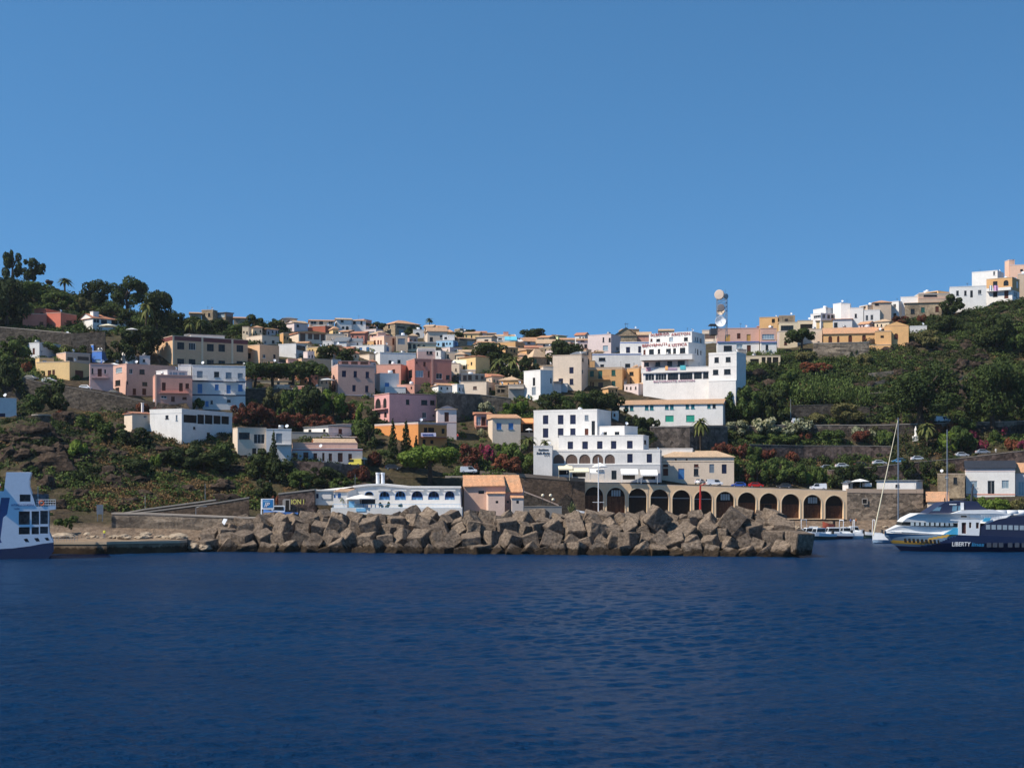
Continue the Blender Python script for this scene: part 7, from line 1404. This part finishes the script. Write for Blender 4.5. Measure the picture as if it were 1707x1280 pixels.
def crown_proto(shape, S, col, var):
    key = (shape, S, col, var)
    if key in PROTO: return PROTO[key]
    rg = np.random.default_rng(abs(hash((shape, S, var))) % 99991 if False else (len(shape)*131+S*17+var*7+sum(map(ord, shape)))); W_ = S/2
    size = {2: .16, 4: .24, 8: .34, 14: .42, 24: .5}[S]; nq = {2: 420, 4: 900, 8: 2300, 14: 4800, 24: 10000}[S]
    if shape in ('broad', 'bush', 'umbrella'):
        lobes = []; n = {2: 5, 4: 8, 8: 15, 14: 24, 24: 40}[S]
        for k in range(n):
            a = rg.uniform(0, 2*math.pi); rr_ = W_*math.sqrt(rg.uniform(0.02, .62)); lr = W_*rg.uniform(.2, .38)*(1.25 if S < 8 else 1)
            if shape == 'broad': z = rg.uniform(.22, .8)*W_*1.9*(1-.35*(rr_/W_)**2); h = .8
            elif shape == 'umbrella': z = W_*(.95+.4*(1-(rr_/W_)**2)+rg.uniform(-.34, .12)); h = .65
            else: z = rg.uniform(.15, .85)*W_*(1.2-.6*(rr_/W_)**2); h = .8
            lobes.append(((rr_*math.cos(a), rr_*math.sin(a), z), (lr, lr, lr*h)))
        v = leaf_cloud(lobes, nq, size, rg); v = v[:]
    elif shape == 'conifer':
        lobes = []; H = W_*4.2
        for k in range(26): t = k/25; a = k*2.4; rr_ = W_*(1-t)*.62*rg.uniform(.7, 1.15); lobes.append(((rr_*math.cos(a), rr_*math.sin(a), H*(.12+.86*t)), (W_*(.42*(1-t)+.1), W_*(.42*(1-t)+.1), W_*.3)))
        v = leaf_cloud(lobes, int(nq*1.4), size, rg)
    elif shape == 'palm':
        H = S*1.05; v = []; nf = 34
        for k in range(nf):
            a = 2*math.pi*k/nf*2.6; el = rg.uniform(-.6, 1.25); L = W_*rg.uniform(.85, 1.1); pts = []
            for j in range(7): s_ = j/6; pts.append((L*s_*math.cos(el*(1-s_*.5)), H+L*s_*math.sin(el)-L*.75*s_*s_))
            wv = np.array([-math.sin(a), math.cos(a), 0.0])
            for j in range(6):
                (r0, z0), (r1, z1) = pts[j], pts[j+1]; ww0, ww1 = .1*S*.5*math.sin(math.pi*(j/6*.85+.1)), .1*S*.5*math.sin(math.pi*((j+1)/6*.85+.1)); p0 = np.array([r0*math.cos(a), r0*math.sin(a), z0]); p1 = np.array([r1*math.cos(a), r1*math.sin(a), z1])
                dn = np.array([0, 0, -.35])
                for sgn in (-1, 1): v += [p0, p1, p1+sgn*wv*ww1*1.3+dn*ww1, p0+sgn*wv*ww0*1.3+dn*ww0]
        v = np.array(v)
    elif shape == 'agave':
        v = []
        for k in range(26):
            a = rg.uniform(0, 6.28); el = rg.uniform(.35, 1.35); L = W_*rg.uniform(.8, 1.15); w0 = L*.09; d = np.array([math.cos(a)*math.cos(el), math.sin(a)*math.cos(el), math.sin(el)]); s_ = np.array([-math.sin(a), math.cos(a), 0]); m_ = d*L*.55+np.array([0, 0, .02])
            v += [s_*w0, m_+s_*w0*1.2, m_-s_*w0*1.2, -s_*w0, m_+s_*w0*1.2, d*L-[0, 0, L*.12]+s_*.01, d*L-[0, 0, L*.12]-s_*.01, m_-s_*w0*1.2]
        v = np.array(v)
    elif shape == 'cane':
        v = []
        for k in range({2: 100, 4: 220, 8: 520, 14: 1100, 24: 1800}[S]):
            a = rg.uniform(0, 6.28); rr_ = W_*math.sqrt(rg.uniform(0, 1)); b0 = np.array([rr_*math.cos(a), rr_*math.sin(a)*.7, 0.0]); hh = W_*rg.uniform(.9, 1.9)*(1-.45*(rr_/W_)**2)
            b0[2] = hh*rg.uniform(.3, .9); az = rg.uniform(0, 6.28); L = rg.uniform(.7, 1.5)*(.5+.04*S); d = np.array([math.cos(az)*.6, math.sin(az)*.6, rg.uniform(.3, 1)]); s_ = np.cross(d, [0, 0, 1]); s_ /= np.linalg.norm(s_)+1e-6; w0 = .07+.004*S; m_ = b0+d*L*.6; e = m_+np.array([d[0], d[1], -.25])*L*.5
            v += [b0-s_*w0, b0+s_*w0, m_+s_*w0*1.3, m_-s_*w0*1.3, m_-s_*w0*1.3, m_+s_*w0*1.3, e+s_*.01, e-s_*.01]
        v = np.array(v)
    me = quads_mesh('crown', v, LM[col]); lo, hi = v.min(0), v.max(0); PROTO[key] = (me, hi[0]-lo[0], hi[2], lo[2]); return PROTO[key]
TRK = {}
def trunk_proto(shape, var):
    key = (shape, var)
    if key in TRK: return TRK[key]
    r_ = random.Random(var*31+len(shape)); mb = MB()
    if shape == 'palm': mb.tube([(0, 0, -.1), (.02, 0, .5), (.0, 0, 1.0)], [.055, .045, .05], 8)
    elif shape == 'conifer': mb.tube([(0, 0, -.1), (0, 0, .95)], [.05, .01], 7)
    else:
        top = .62 if shape == 'umbrella' else .45; lx = r_.uniform(-.08, .08); mb.tube([(0, 0, -.15), (lx*.5, 0, top*.5), (lx, 0, top)], [.05, .04, .034], 8)
        for k in range(5): a = k*1.3+r_.random(); ex = lx+.3*math.cos(a); mb.tube([(lx, 0, top*.8), (lx+.15*math.cos(a), .15*math.sin(a), top+.12), (ex, .3*math.sin(a), top+.28)], [.028, .02, .008], 6)
    me = bpy.data.meshes.new('trunk'); me.from_pydata(mb.v, [], mb.f); me.materials.append(bark); TRK[key] = me; return me
ntree = 0
def tree(shape, col, px, base, w, h, label, D=None, name=None, group=None):
    """w and h in photo pixels; base row is where it stands"""
    global ntree; ntree += 1
    D = D or hit(px, base); wm, hm_ = w*D/FX, h*D/FX; S_ = min((2, 4, 8, 14, 24), key=lambda s: abs(math.log(max(wm, .5)/s))); var = ntree % 3
    me, cw, ch, cl = crown_proto(shape, S_, col, var); p = P(px, base, D)
    nm = name or {'palm': 'palm_tree', 'conifer': 'conifer_tree', 'umbrella': 'pine_tree', 'broad': 'tree', 'bush': 'bush', 'agave': 'agave', 'cane': 'cane_thicket'}[shape]
    r = empty(nm, p, rnd.uniform(0, 6.28)); cat = {'pine_tree': 'pine', 'palm_tree': 'palm', 'bush': 'bush', 'agave': 'plant', 'cane_thicket': 'plant', 'conifer_tree': 'tree', 'tree': 'tree', 'potted_bush': 'plant'}.get(nm, 'plant')
    tag(r, label, cat, group)
    c = bpy.data.objects.new('crown', me); C.objects.link(c); c.parent = r; c.scale = (wm/cw, wm/cw, hm_/ch); c.location.z = -0.1
    if shape in ('broad', 'umbrella', 'palm', 'conifer') and hm_ > 1.5:
        t = bpy.data.objects.new('trunk', trunk_proto(shape, var)); C.objects.link(t); t.parent = r; s_ = hm_ if shape != 'palm' else hm_*.72
        t.scale = (wm*.9 if shape in ('broad', 'umbrella') else max(wm, 2.5)*1.0, wm*.9 if shape in ('broad', 'umbrella') else max(wm, 2.5)*1.0, s_)
    return r
TR = [
 ('broad','dark',20,468,38,54,'left one of two tall dark pines on the top of the left hill'),('broad','dark',56,472,36,42,'right one of two tall dark pines on the top of the left hill'),
 ('palm','palm',108,488,30,24,'palm showing its fronds against the sky on the left hill'),('broad','dark',158,514,52,50,'irregular dark tree between the skyline palm and the flat topped pine'),('broad','pine',213,516,64,56,'broad flat topped pine on the left skyline'),
 ('broad','dark',262,552,60,72,'tall dark tree at the end of the left ridge'),('palm','palm',244,560,34,56,'palm with dead fronds in front of the ridge end tree'),('palm','palm',316,566,24,34,'palm left of the tan block roof'),('palm','palm',334,562,20,30,'small palm behind the tan block'),
 ('broad','dark',12,548,84,92,'huge dark tree over the coral red house'),('broad','olive',140,522,30,26,'pale round tree behind the white villa'),('broad','green',95,520,60,34,'bushy tree between the coral and the white villa'),('broad','green',60,505,70,36,'scrubby tree on the left hilltop under the two pines'),
 ('broad','dark',195,545,60,40,'dark tree right behind the white villa'),('broad','dark',236,600,76,58,'large dark tree left of the tan block'),('broad','dark',200,606,50,42,'dark shrubby tree above the domed house'),('bush','green',132,552,24,14,'bush at the corner of the white villa'),('bush','green',200,553,20,12,'bush under the villa parasol'),
 ('bush','wflower',62,578,52,16,'bush full of cream flowers above the white cube house'),('broad','green',22,610,50,44,'tree left of the white cube house'),('bush','rust',46,618,18,16,'rusty bush beside the yellow annex'),('palm','palm',108,600,18,26,'small palm right of the white cube house'),
 ('broad','dark',285,548,50,34,'dark tree behind the tan block left part'),('broad','pine',325,556,56,28,'tree behind the tan block skylight'),('broad','dark',365,556,50,26,'dark tree under the stone veranda house'),('broad','green',395,560,50,24,'green tree right of the stone veranda house'),('broad','dark',425,560,44,36,'dark tree before the orange skyline roof'),('broad','dark',463,560,42,30,'round tree below the tan skyline roof'),
 ('umbrella','pine',424,652,66,50,'first pine of the row beside the three storey house'),('umbrella','pine',455,652,68,52,'second pine of the row, above the dark wall'),('umbrella','pine',488,652,66,52,'third pine of the row, in front of the yellow garden house'),('umbrella','pine',518,650,68,50,'last pine of the row, nearest the dusty pink house'),
 ('broad','olive',458,688,34,46,'greyish olive tree under the pine row'),('broad','green',490,698,50,56,'dark green tree under the third pine'),('broad','dark',525,700,56,60,'tall dark tree under the last pine'),('broad','bright',556,700,40,54,'light green tree left below the dusty pink house'),('broad','rust',583,702,30,32,'reddish brown tree beside the bright pink house'),('broad','bright',600,705,18,34,'bright green slim tree beside the bright pink house'),('broad','dark',620,712,28,34,'dark tree at the foot of the bright pink house'),
 ('broad','red',404,712,46,42,'large red oleander behind the white modern villa'),('broad','red',432,712,44,44,'tallest red oleander, beside the three storey house'),('broad','red',462,714,42,34,'red oleander in front of the olive tree'),('broad','red',492,716,44,30,'red oleander above the cream conifer house'),('broad','red',522,718,44,30,'red oleander above the white gabled house'),('broad','rust',545,712,28,20,'brownish oleander at the right end of the red row'),
 ('broad','dark',30,592,56,34,'dark tree against the wall under the coral villa'),('broad','green',85,594,44,26,'green tree in front of the coral villa wall'),('broad','dark',158,590,40,30,'dark tree against the brown wall between the two villas'),('broad','green',60,586,30,28,'green tree between the dark ones under the coral villa'),('broad','dark',112,584,30,30,'dark tree at the wall corner under the villas'),('broad','dark',128,600,34,26,'dark tree under the brown villa wall'),('bush','green',400,708,20,14,'green bush under the red oleanders'),('bush','red',450,716,30,14,'low red oleander behind the water tank'),('broad','green',604,738,40,44,'green tree between the white gabled house and the orange one'),('broad','bright',598,724,26,24,'bright patch of a tree right of the white gabled house'),
 ('broad','dark',562,606,68,34,'round dark tree in front of the grey sheet roofs'),('broad','dark',690,562,28,20,'tree left of the cream arch house'),('palm','palm',716,546,16,16,'palm on the central skyline'),('broad','dark',775,566,42,18,'low tree under the pink skyline house'),('broad','dark',891,572,48,26,'dome shaped pine on the skyline right of centre'),
 ('broad','dark',616,552,18,14,'dark tree beside the white skyline house'),('broad','dark',632,552,24,16,'round dark tree left of the stone skyline house'),('broad','dark',700,556,14,10,'small tree before the arch house'),
 ('broad','dark',820,612,74,42,'wide dark tree in the centre above the palms'),('palm','palm',832,640,36,44,'left palm of the pair with hanging dead fronds'),('palm','palm',855,640,36,46,'right palm of the pair with hanging dead fronds'),('broad','dark',880,626,40,36,'dark tree right of the two palms'),('broad','dark',858,640,50,34,'dark tree behind the terrace balustrade'),
 ('broad','dark',940,612,70,46,'large dark tree left of the tall pinkish house'),('broad','dark',918,692,54,42,'left tree of the dark row above the residence'),('broad','green',958,694,60,44,'middle tree of the dark row above the residence'),('broad','dark',1000,694,60,46,'right tree of the dark row above the residence'),('broad','dark',1032,694,30,34,'last small tree of the dark row next to the long white house'),
 ('bush','wflower',812,696,32,28,'round shrub with whitish flowers under the stone wall'),('bush','bright',852,692,36,22,'bright green bush under the tall white house'),('bush','bright',868,690,28,26,'second bright green bush under the tall white house'),
 ('conifer','dark',655,782,32,86,'left tall dark conifer before the orange house'),('conifer','dark',677,782,34,86,'right tall dark conifer before the orange house'),('conifer','dark',694,782,24,58,'lower dark conifer before the orange house'),('conifer','dark',456,796,30,80,'lone dark conifer beside the cream house with big windows'),
 ('umbrella','bright',718,812,108,74,'large bright green pine above the white restaurant'),('broad','dark',466,806,56,44,'dark tree at the foot of the lone conifer'),('broad','dark',434,800,46,44,'dark tree left of the lone conifer'),('broad','dark',440,835,40,40,'shrubby tree behind the blue sign'),
 ('broad','bright',842,772,42,36,'bright green round tree below the cream blue window house'),('broad','green',862,788,52,52,'leafy tree left of the lettered white wall'),('broad','rust',845,794,44,40,'brown green tree above the boathouse'),('palm','palm',880,770,36,44,'palm left of the white residence'),('palm','palm',910,768,24,36,'palm right above the lettered wall'),
 ('broad','red',782,780,46,42,'red bougainvillea tree above the boathouse'),('bush','magenta',812,766,26,30,'magenta bougainvillea beside the light blue windows'),('bush','red',782,792,30,26,'dark red bush behind the white van'),('bush','rust',903,796,24,18,'pinkish bush at the foot of the lettered wall'),('bush','green',914,800,18,14,'green bush left of the residence awning'),('bush','wflower',804,728,18,16,'whitish shrub under the small pink house'),
 ('bush','red',627,776,26,26,'red bush left of the tall conifers'),('broad','dark',615,745,30,40,'dark tree left of the orange house'),('bush','red',592,802,26,24,'left red bush under the yellow van'),('bush','red',607,802,28,28,'right red bush under the yellow van'),
 ('broad','dark',1060,726,42,36,'round dark tree left of the green shuttered house'),('bush','dark',1086,714,26,20,'clipped round bush before the green shuttered house'),('broad','dark',1070,746,46,34,'dark tree behind the residence terrace'),('bush','green',1102,742,30,24,'green bush against the rubble wall'),('palm','palm',1168,750,34,54,'palm in front of the tall rubble wall'),
 ('bush','dark',1178,708,34,24,'dark hedge under the last green shutters'),('bush','dark',1202,708,30,24,'right part of the dark hedge by the white house'),('broad','green',1226,706,46,62,'dark tree right behind the long white house'),('broad','green',1256,706,48,66,'tree behind the red tree lamp'),('broad','dark',1288,706,54,66,'leaning trunk tree left of the tall pole'),('broad','green',1310,668,46,52,'tree above the dark hollow by the tall pole'),
 ('cane','cane',1340,682,56,62,'left part of the giant cane thicket on the right slope'),('cane','cane',1372,680,60,72,'middle part of the giant cane thicket'),('cane','cane',1405,682,60,68,'right part of the giant cane thicket'),('cane','cane',1436,684,46,48,'small cane clump at the right end of the thicket'),('bush','rust',1360,622,56,20,'rusty shrub along the top of the cane thicket'),('bush','olive',1345,606,40,22,'olive shrub below the terrace arcade'),('bush','olive',1440,612,30,24,'grey shrub below the apricot wall'),
 ('broad','olive',1412,706,58,36,'pale feathery shrub beside the upper road'),('bush','olive',1360,704,30,18,'olive shrub behind the upper road'),('bush','olive',1235,710,22,12,'low green shrub at the upper road edge'),
 ('broad','pine',1535,706,132,106,'huge dark carob tree left of the green parasol'),('broad','pine',1655,706,110,112,'huge dark tree right of the green parasol'),('broad','pine',1712,706,80,104,'large dark tree cut by the right edge'),
 ('broad','dark',1662,586,74,66,'dark tree on the slope under the laundry house'),('broad','green',1702,592,50,56,'tree at the right edge under the ridge'),('broad','dark',1588,528,42,38,'dark tree in front of the white slab canopy house'),('broad','dark',1578,556,54,32,'dark tree below the white slab canopy house'),('broad','olive',1545,582,40,34,'greyish tree right of the chapel'),('bush','red',1502,540,36,14,'red creeper under the stone house'),('bush','red',1536,540,16,18,'dark red bush beside the stone house'),
 ('umbrella','pine',1336,588,54,42,'flat ridge pine leaning over the white terrace'),('bush','dark',1420,596,20,22,'round bush growing from the stone terrace wall'),('bush','dark',1376,596,12,14,'small bush on the stone terrace wall'),
 ('bush','wflower',1230,722,40,22,'leftmost white oleander below the upper road'),('bush','wflower',1278,722,48,28,'second white oleander below the upper road'),('bush','wflower',1328,724,54,28,'white oleander in front of the upper road van'),('bush','wflower',1428,728,22,20,'white oleander right of the bare wall'),('bush','wflower',1456,730,18,16,'small white oleander left of the mast'),
 ('bush','red',1343,734,26,18,'red oleander under the upper road van'),('bush','red',1436,738,32,22,'red oleander left of the sailboat stay'),('bush','green',1385,738,46,24,'green bush between the two red oleanders'),('bush','green',1305,738,60,18,'green bush row under the white oleanders'),('bush','green',1250,738,50,16,'low green bushes under the leftmost white oleander'),('bush','green',1472,738,30,24,'green bush behind the sailboat stay'),
 ('bush','red',1199,758,28,24,'first red bush above the cream roadside house'),('bush','red',1218,760,28,22,'second red bush above the cream roadside house'),('bush','red',1237,762,28,24,'third red bush, beside the roof corner'),('bush','red',1280,766,28,20,'red bush above the big green fig'),('bush','red',1322,770,28,20,'red bush at the foot of the brown terrace wall'),('bush','green',1258,768,34,26,'green bush among the red ones'),
 ('broad','green',1262,808,46,42,'left green fig tree above the blue and red cars'),('broad','green',1292,808,50,46,'middle green fig tree above the blue and red cars'),('broad','green',1322,808,40,42,'right green fig tree above the dark car'),('bush','red',1247,806,28,28,'dark red bush between the cream house and the figs'),('bush','bright',1346,806,24,22,'bright green bush left of the people carrier'),('bush','green',1366,806,30,34,'dark green bush behind the people carrier'),
 ('broad','dark',1395,812,34,36,'dark bush left of the pavilion tent'),('broad','dark',1424,810,40,40,'dark bush behind the pavilion tent'),('broad','dark',1450,808,30,36,'dark bush between tent and site cabin'),('bush','red',1411,796,14,12,'small red bush left behind the tent'),('bush','red',1436,796,14,14,'small red bush right behind the tent'),
 ('broad','dark',1512,800,34,38,'dark bush above the site cabin'),('broad','dark',1547,800,34,36,'dark bush left of the second mast'),('broad','olive',1574,800,40,34,'brown bush right of the second mast'),
 ('palm','palm',1545,752,38,48,'bushy palm right of the white statue'),('broad','bright',1580,756,40,40,'yellow green tree behind the second mast'),('broad','green',1604,756,44,48,'green tree below the green parasol'),('bush','rust',1558,726,28,26,'rusty bush in front of the upper road van'),('bush','rust',1584,722,26,22,'second rusty bush below the upper road'),('broad','green',1606,726,38,30,'dark round bush below the upper road'),
 ('bush','magenta',1625,734,18,20,'magenta bush below the green parasol'),('bush','magenta',1637,750,20,20,'lower magenta bush near the silver car'),('bush','magenta',1673,724,12,14,'small magenta bush against the upper wall'),('bush','rust',1686,750,26,22,'brown red bush at the right'),('bush','magenta',1704,750,16,18,'magenta bush at the right edge'),('bush','green',1660,736,24,22,'green bush between the magenta ones'),
 ('bush','bright',1640,852,34,26,'bright shrub below the port building door'),('bush','bright',1668,852,36,24,'second bright shrub below the port building'),('bush','green',1620,842,22,20,'green shrub at the port building corner'),('bush','olive',1698,850,24,22,'grey green shrub at the right edge by the port'),('bush','green',1520,826,10,16,'small tree left of the harbour hut'),
 ('broad','dark',85,690,58,56,'dark tree in front of the long road wall'),('broad','green',52,688,36,34,'green tree left of the stone tower'),('broad','dark',12,650,48,52,'dark tree at the left edge above the plain white house'),('bush','rust',100,700,26,18,'rusty bush right of the stone tower'),('bush','rust',240,684,24,14,'red bush at the chimney of the white villa'),('bush','red',262,690,26,12,'red bush behind the white villa roof'),('bush','green',330,682,24,20,'dark bush in front of the salmon pink house'),
 ('broad','green',150,722,44,36,'green bush over the cliff edge'),('broad','green',185,735,60,34,'wide bush above the cliff middle'),('bush','bright',128,762,32,32,'bright bush on the cliff terrace'),('broad','dark',225,745,50,34,'dark bush left of the white modern villa'),('bush','bright',259,780,26,26,'small bright green bush on the cliff'),('broad','dark',300,785,66,40,'dark bush below the villa stair'),('broad','dark',340,788,70,48,'large dark bush under the villa'),('broad','green',372,784,46,52,'green bush under the right villa corner'),('bush','dark',220,790,60,28,'dark low bush on the cliff'),
 ('broad','dark',440,780,40,34,'dark tree under the big windowed cream house'),('broad','green',500,815,50,36,'green tree below the red eave house'),('broad','dark',540,812,56,36,'dark tree on the slope above the restaurant'),('broad','green',565,820,40,28,'low tree above the restaurant roof'),('bush','bright',495,805,30,20,'bright bush on the slope right of the conifer foot'),('bush','rust',462,850,20,26,'red leaved bush beside the blue sign'),('bush','green',515,858,30,18,'green bush by the painted letters'),('bush','bright',505,846,20,12,'bright creeper under the painted letters'),
 ('agave','agave',55,706,18,10,'agave on the ledge under the stone tower'),('agave','agave',108,790,22,18,'pale agave clump on the lower cliff'),('agave','agave',102,800,18,16,'agave below the pale clump'),('agave','agave',88,808,18,14,'yellow green agave by the ferry top'),('agave','agave',12,782,18,20,'spiky agave at the left edge over the ferry'),('agave','agave',200,768,16,14,'bright agave on the cliff ledge'),('agave','agave',185,790,14,12,'small agave on the dry cliff'),('agave','agave',165,800,14,12,'agave among dry grass'),('agave','agave',372,812,18,16,'yellowish agave at the cliff end'),('bush','green',52,790,26,16,'green bush behind the ferry funnel'),
 ('bush','green',95,880,18,18,'shrub on the quay beside the ferry stern'),('bush','green',112,882,18,20,'second shrub on the quay'),('bush','green',120,870,20,12,'creeper at the cliff foot'),('agave','agave',952,856,26,22,'white flowered weeds between wall and cubes'),
 ('bush','dark',635,846,10,10,'left potted bush on the restaurant terrace'),('bush','dark',646,847,10,12,'middle potted bush on the restaurant terrace'),('bush','dark',667,847,8,9,'right potted bush on the restaurant terrace'),('palm','palm',570,850,16,22,'little palm at the restaurant entrance')]
for t_ in TR:
    sh, col, px, base, w, h, lab = t_; D = None
    if 'potted' in lab or 'little palm' in lab: D = 324
    if 'on the quay' in lab: D = 298
    if 'between wall and cubes' in lab: D = 350
    if 'potted' in lab: tree(sh, col, px, base, w, h, lab, D, 'potted_bush')
    else: tree(sh, col, px, base, w, h, lab, D)
# ------------------------------------------------------------ undergrowth nobody could count
rgn = np.random.default_rng(5)
def scatter(name, label, zones, mt, cs, nq, size):
    vs = []
    for x0, x1, y0, y1, n in zones:
        for _ in range(int(n*1.5)):
            px, py = rgn.uniform(x0, x1), rgn.uniform(y0, y1); D = hit(px, py)
            if D > PROF[min(KX, key=lambda k: abs(k-px))][-3][0]: continue
            p = P(px, py, D); dn = noise.fractal(p*0.045+Vector((len(name)*3.1, 0, 0)), 1, 2, 3)
            if dn < (-.3 if 'scrub' in name else -.1): continue
            r = rgn.uniform(*cs)*(.75+.8*min(1, max(0, dn+.1))); vs.append(leaf_cloud([((p.x, p.y, p.z+r*.25), (r, r, r*.62)), ((p.x+r*.6, p.y, p.z+r*.15), (r*.6, r*.6, r*.5))], nq, size, rgn))
    me = quads_mesh(name, np.concatenate(vs), mt); o = bpy.data.objects.new(name, me); C.objects.link(o); tag(o, label, None, None, 'stuff'); return o
scatter('scrub', 'dark green scrub covering the slopes', [(-260, 300, 458, 560, 1500), (-260, 0, 560, 860, 420), (0, 130, 560, 640, 120), (0, 420, 690, 860, 210), (380, 640, 730, 850, 110), (280, 480, 540, 575, 90), (1210, 1480, 590, 705, 700), (1460, 1760, 505, 705, 620), (1190, 1760, 722, 745, 260), (1210, 1480, 755, 806, 120), (400, 900, 575, 700, 260), (740, 900, 690, 800, 90), (1380, 1600, 785, 812, 50), (560, 640, 690, 760, 50)], LM['green'], (.8, 2.2), 90, .3)
scatter('dark_scrub', 'very dark dense scrub between the trees', [(-260, 300, 460, 560, 750), (-260, 0, 560, 800, 160), (1600, 1760, 498, 545, 110), (1480, 1620, 515, 550, 40), (0, 420, 690, 800, 130), (380, 640, 700, 800, 90), (1210, 1480, 600, 705, 330), (1440, 1760, 540, 705, 380), (1210, 1600, 722, 806, 130), (-60, 60, 570, 690, 90), (280, 480, 545, 575, 80)], LM['dark'], (1.2, 2.8), 120, .34)
scatter('olive_scrub', 'olive and yellowish scrub on the slopes', [(-260, 250, 470, 545, 300), (100, 420, 690, 840, 160), (1230, 1480, 590, 640, 130), (1460, 1760, 520, 640, 260), (1190, 1760, 715, 760, 90), (470, 640, 790, 830, 40)], LM['olive'], (.6, 1.7), 70, .26)
scatter('dry_grass', 'dry brown grass and weeds on the cliffs', [(60, 420, 690, 850, 1000), (0, 60, 700, 790, 30), (1210, 1480, 600, 705, 160), (1440, 1760, 560, 690, 330), (1200, 1700, 740, 812, 170), (470, 640, 795, 835, 60), (-60, 250, 480, 530, 60)], LM['dry'], (.5, 1.5), 70, .2)
mr = MB(); rr2 = random.Random(9); bmi = bmesh.new(); bmesh.ops.create_icosphere(bmi, subdivisions=3, radius=1); bmi.verts.ensure_lookup_table(); bv = [v.co.copy() for v in bmi.verts]; bf = [[v.index for v in f.verts] for f in bmi.faces]; bmi.free()
for x0, x1, y0, y1, n in ((0, 420, 705, 850, 80), (20, 200, 700, 780, 30), (60, 180, 690, 740, 8), (1440, 1640, 570, 690, 60), (1200, 1300, 620, 660, 10), (-60, 200, 470, 520, 10), (560, 640, 800, 840, 8)):
    for _ in range(n):
        px, py = rr2.uniform(x0, x1), rr2.uniform(y0, y1); p = G(px, py); s_ = rr2.uniform(.5, 2.4); sx, sy, sz = s_*rr2.uniform(1, 2), s_, s_*rr2.uniform(.5, 1.2); o_ = Vector((rr2.uniform(0, 99), 0, 0))
        mr.add([p+Vector((v.x*sx, v.y*sy, v.z*sz))*(1+.55*noise.fractal(v*1.4+o_, 1, 2, 4)) for v in bv], bf)
tag(mr.build('rock_outcrops', rocky('cliff_rock', (.018, .013, .01), (.06, .043, .032), (.15, .105, .075), 1.1, .3, 1.0, (.6, .6, 1.6), .5)), 'jagged dark rock outcrops breaking through the slopes', None, None, 'stuff')
wall('terrace_wall', 'pale dry stone terrace between the two huge dark trees', [(1596, 642, 652, None), (1622, 640, 650, None)], grey_st, cap=0); wall('terrace_wall', 'short dry stone terrace low between the huge trees', [(1592, 628, 634, None), (1612, 625, 632, None)], grey_st, cap=0); wall('terrace_wall', 'upper dry stone terrace beside the cane thicket', [(1448, 622, 634, None), (1490, 618, 630, None)], grey_st, cap=0); wall('terrace_wall', 'lowest dry stone terrace beside the cane thicket', [(1450, 655, 664, None), (1480, 652, 662, None)], grey_st, cap=0)
wall('retaining_wall', 'dark stone wall in the shade behind the upper road', [(1320, 676, 700, 441), (1400, 674, 700, 442), (1450, 680, 700, 442)], dst, cap=.05)
hb = MB(); hb.box(-900, 900, -40, 1000, -6, 150); hz = hb.build('haze', []); hm_ = bpy.data.materials.new('shadow_lift_haze'); hm_.use_nodes = True; hn = hm_.node_tree; hn.nodes.remove(hn.nodes['Principled BSDF']); pv = hn.nodes.new('ShaderNodeVolumePrincipled'); pv.inputs['Color'].default_value = (.85, .92, 1, 1); pv.inputs['Density'].default_value = .00004; pv.inputs['Anisotropy'].default_value = .2; hn.links.new(pv.outputs[0], hn.nodes['Material Output'].inputs['Volume']); hz.data.materials.append(hm_); tag(hz, 'thin added haze lifting the dark shadows over the harbour', None, None, 'stuff')  # thin haze volume added to lift the near-black shadows in the foliage
print('objects', len(bpy.data.objects), 'blocks', nblk, 'trees', ntree)
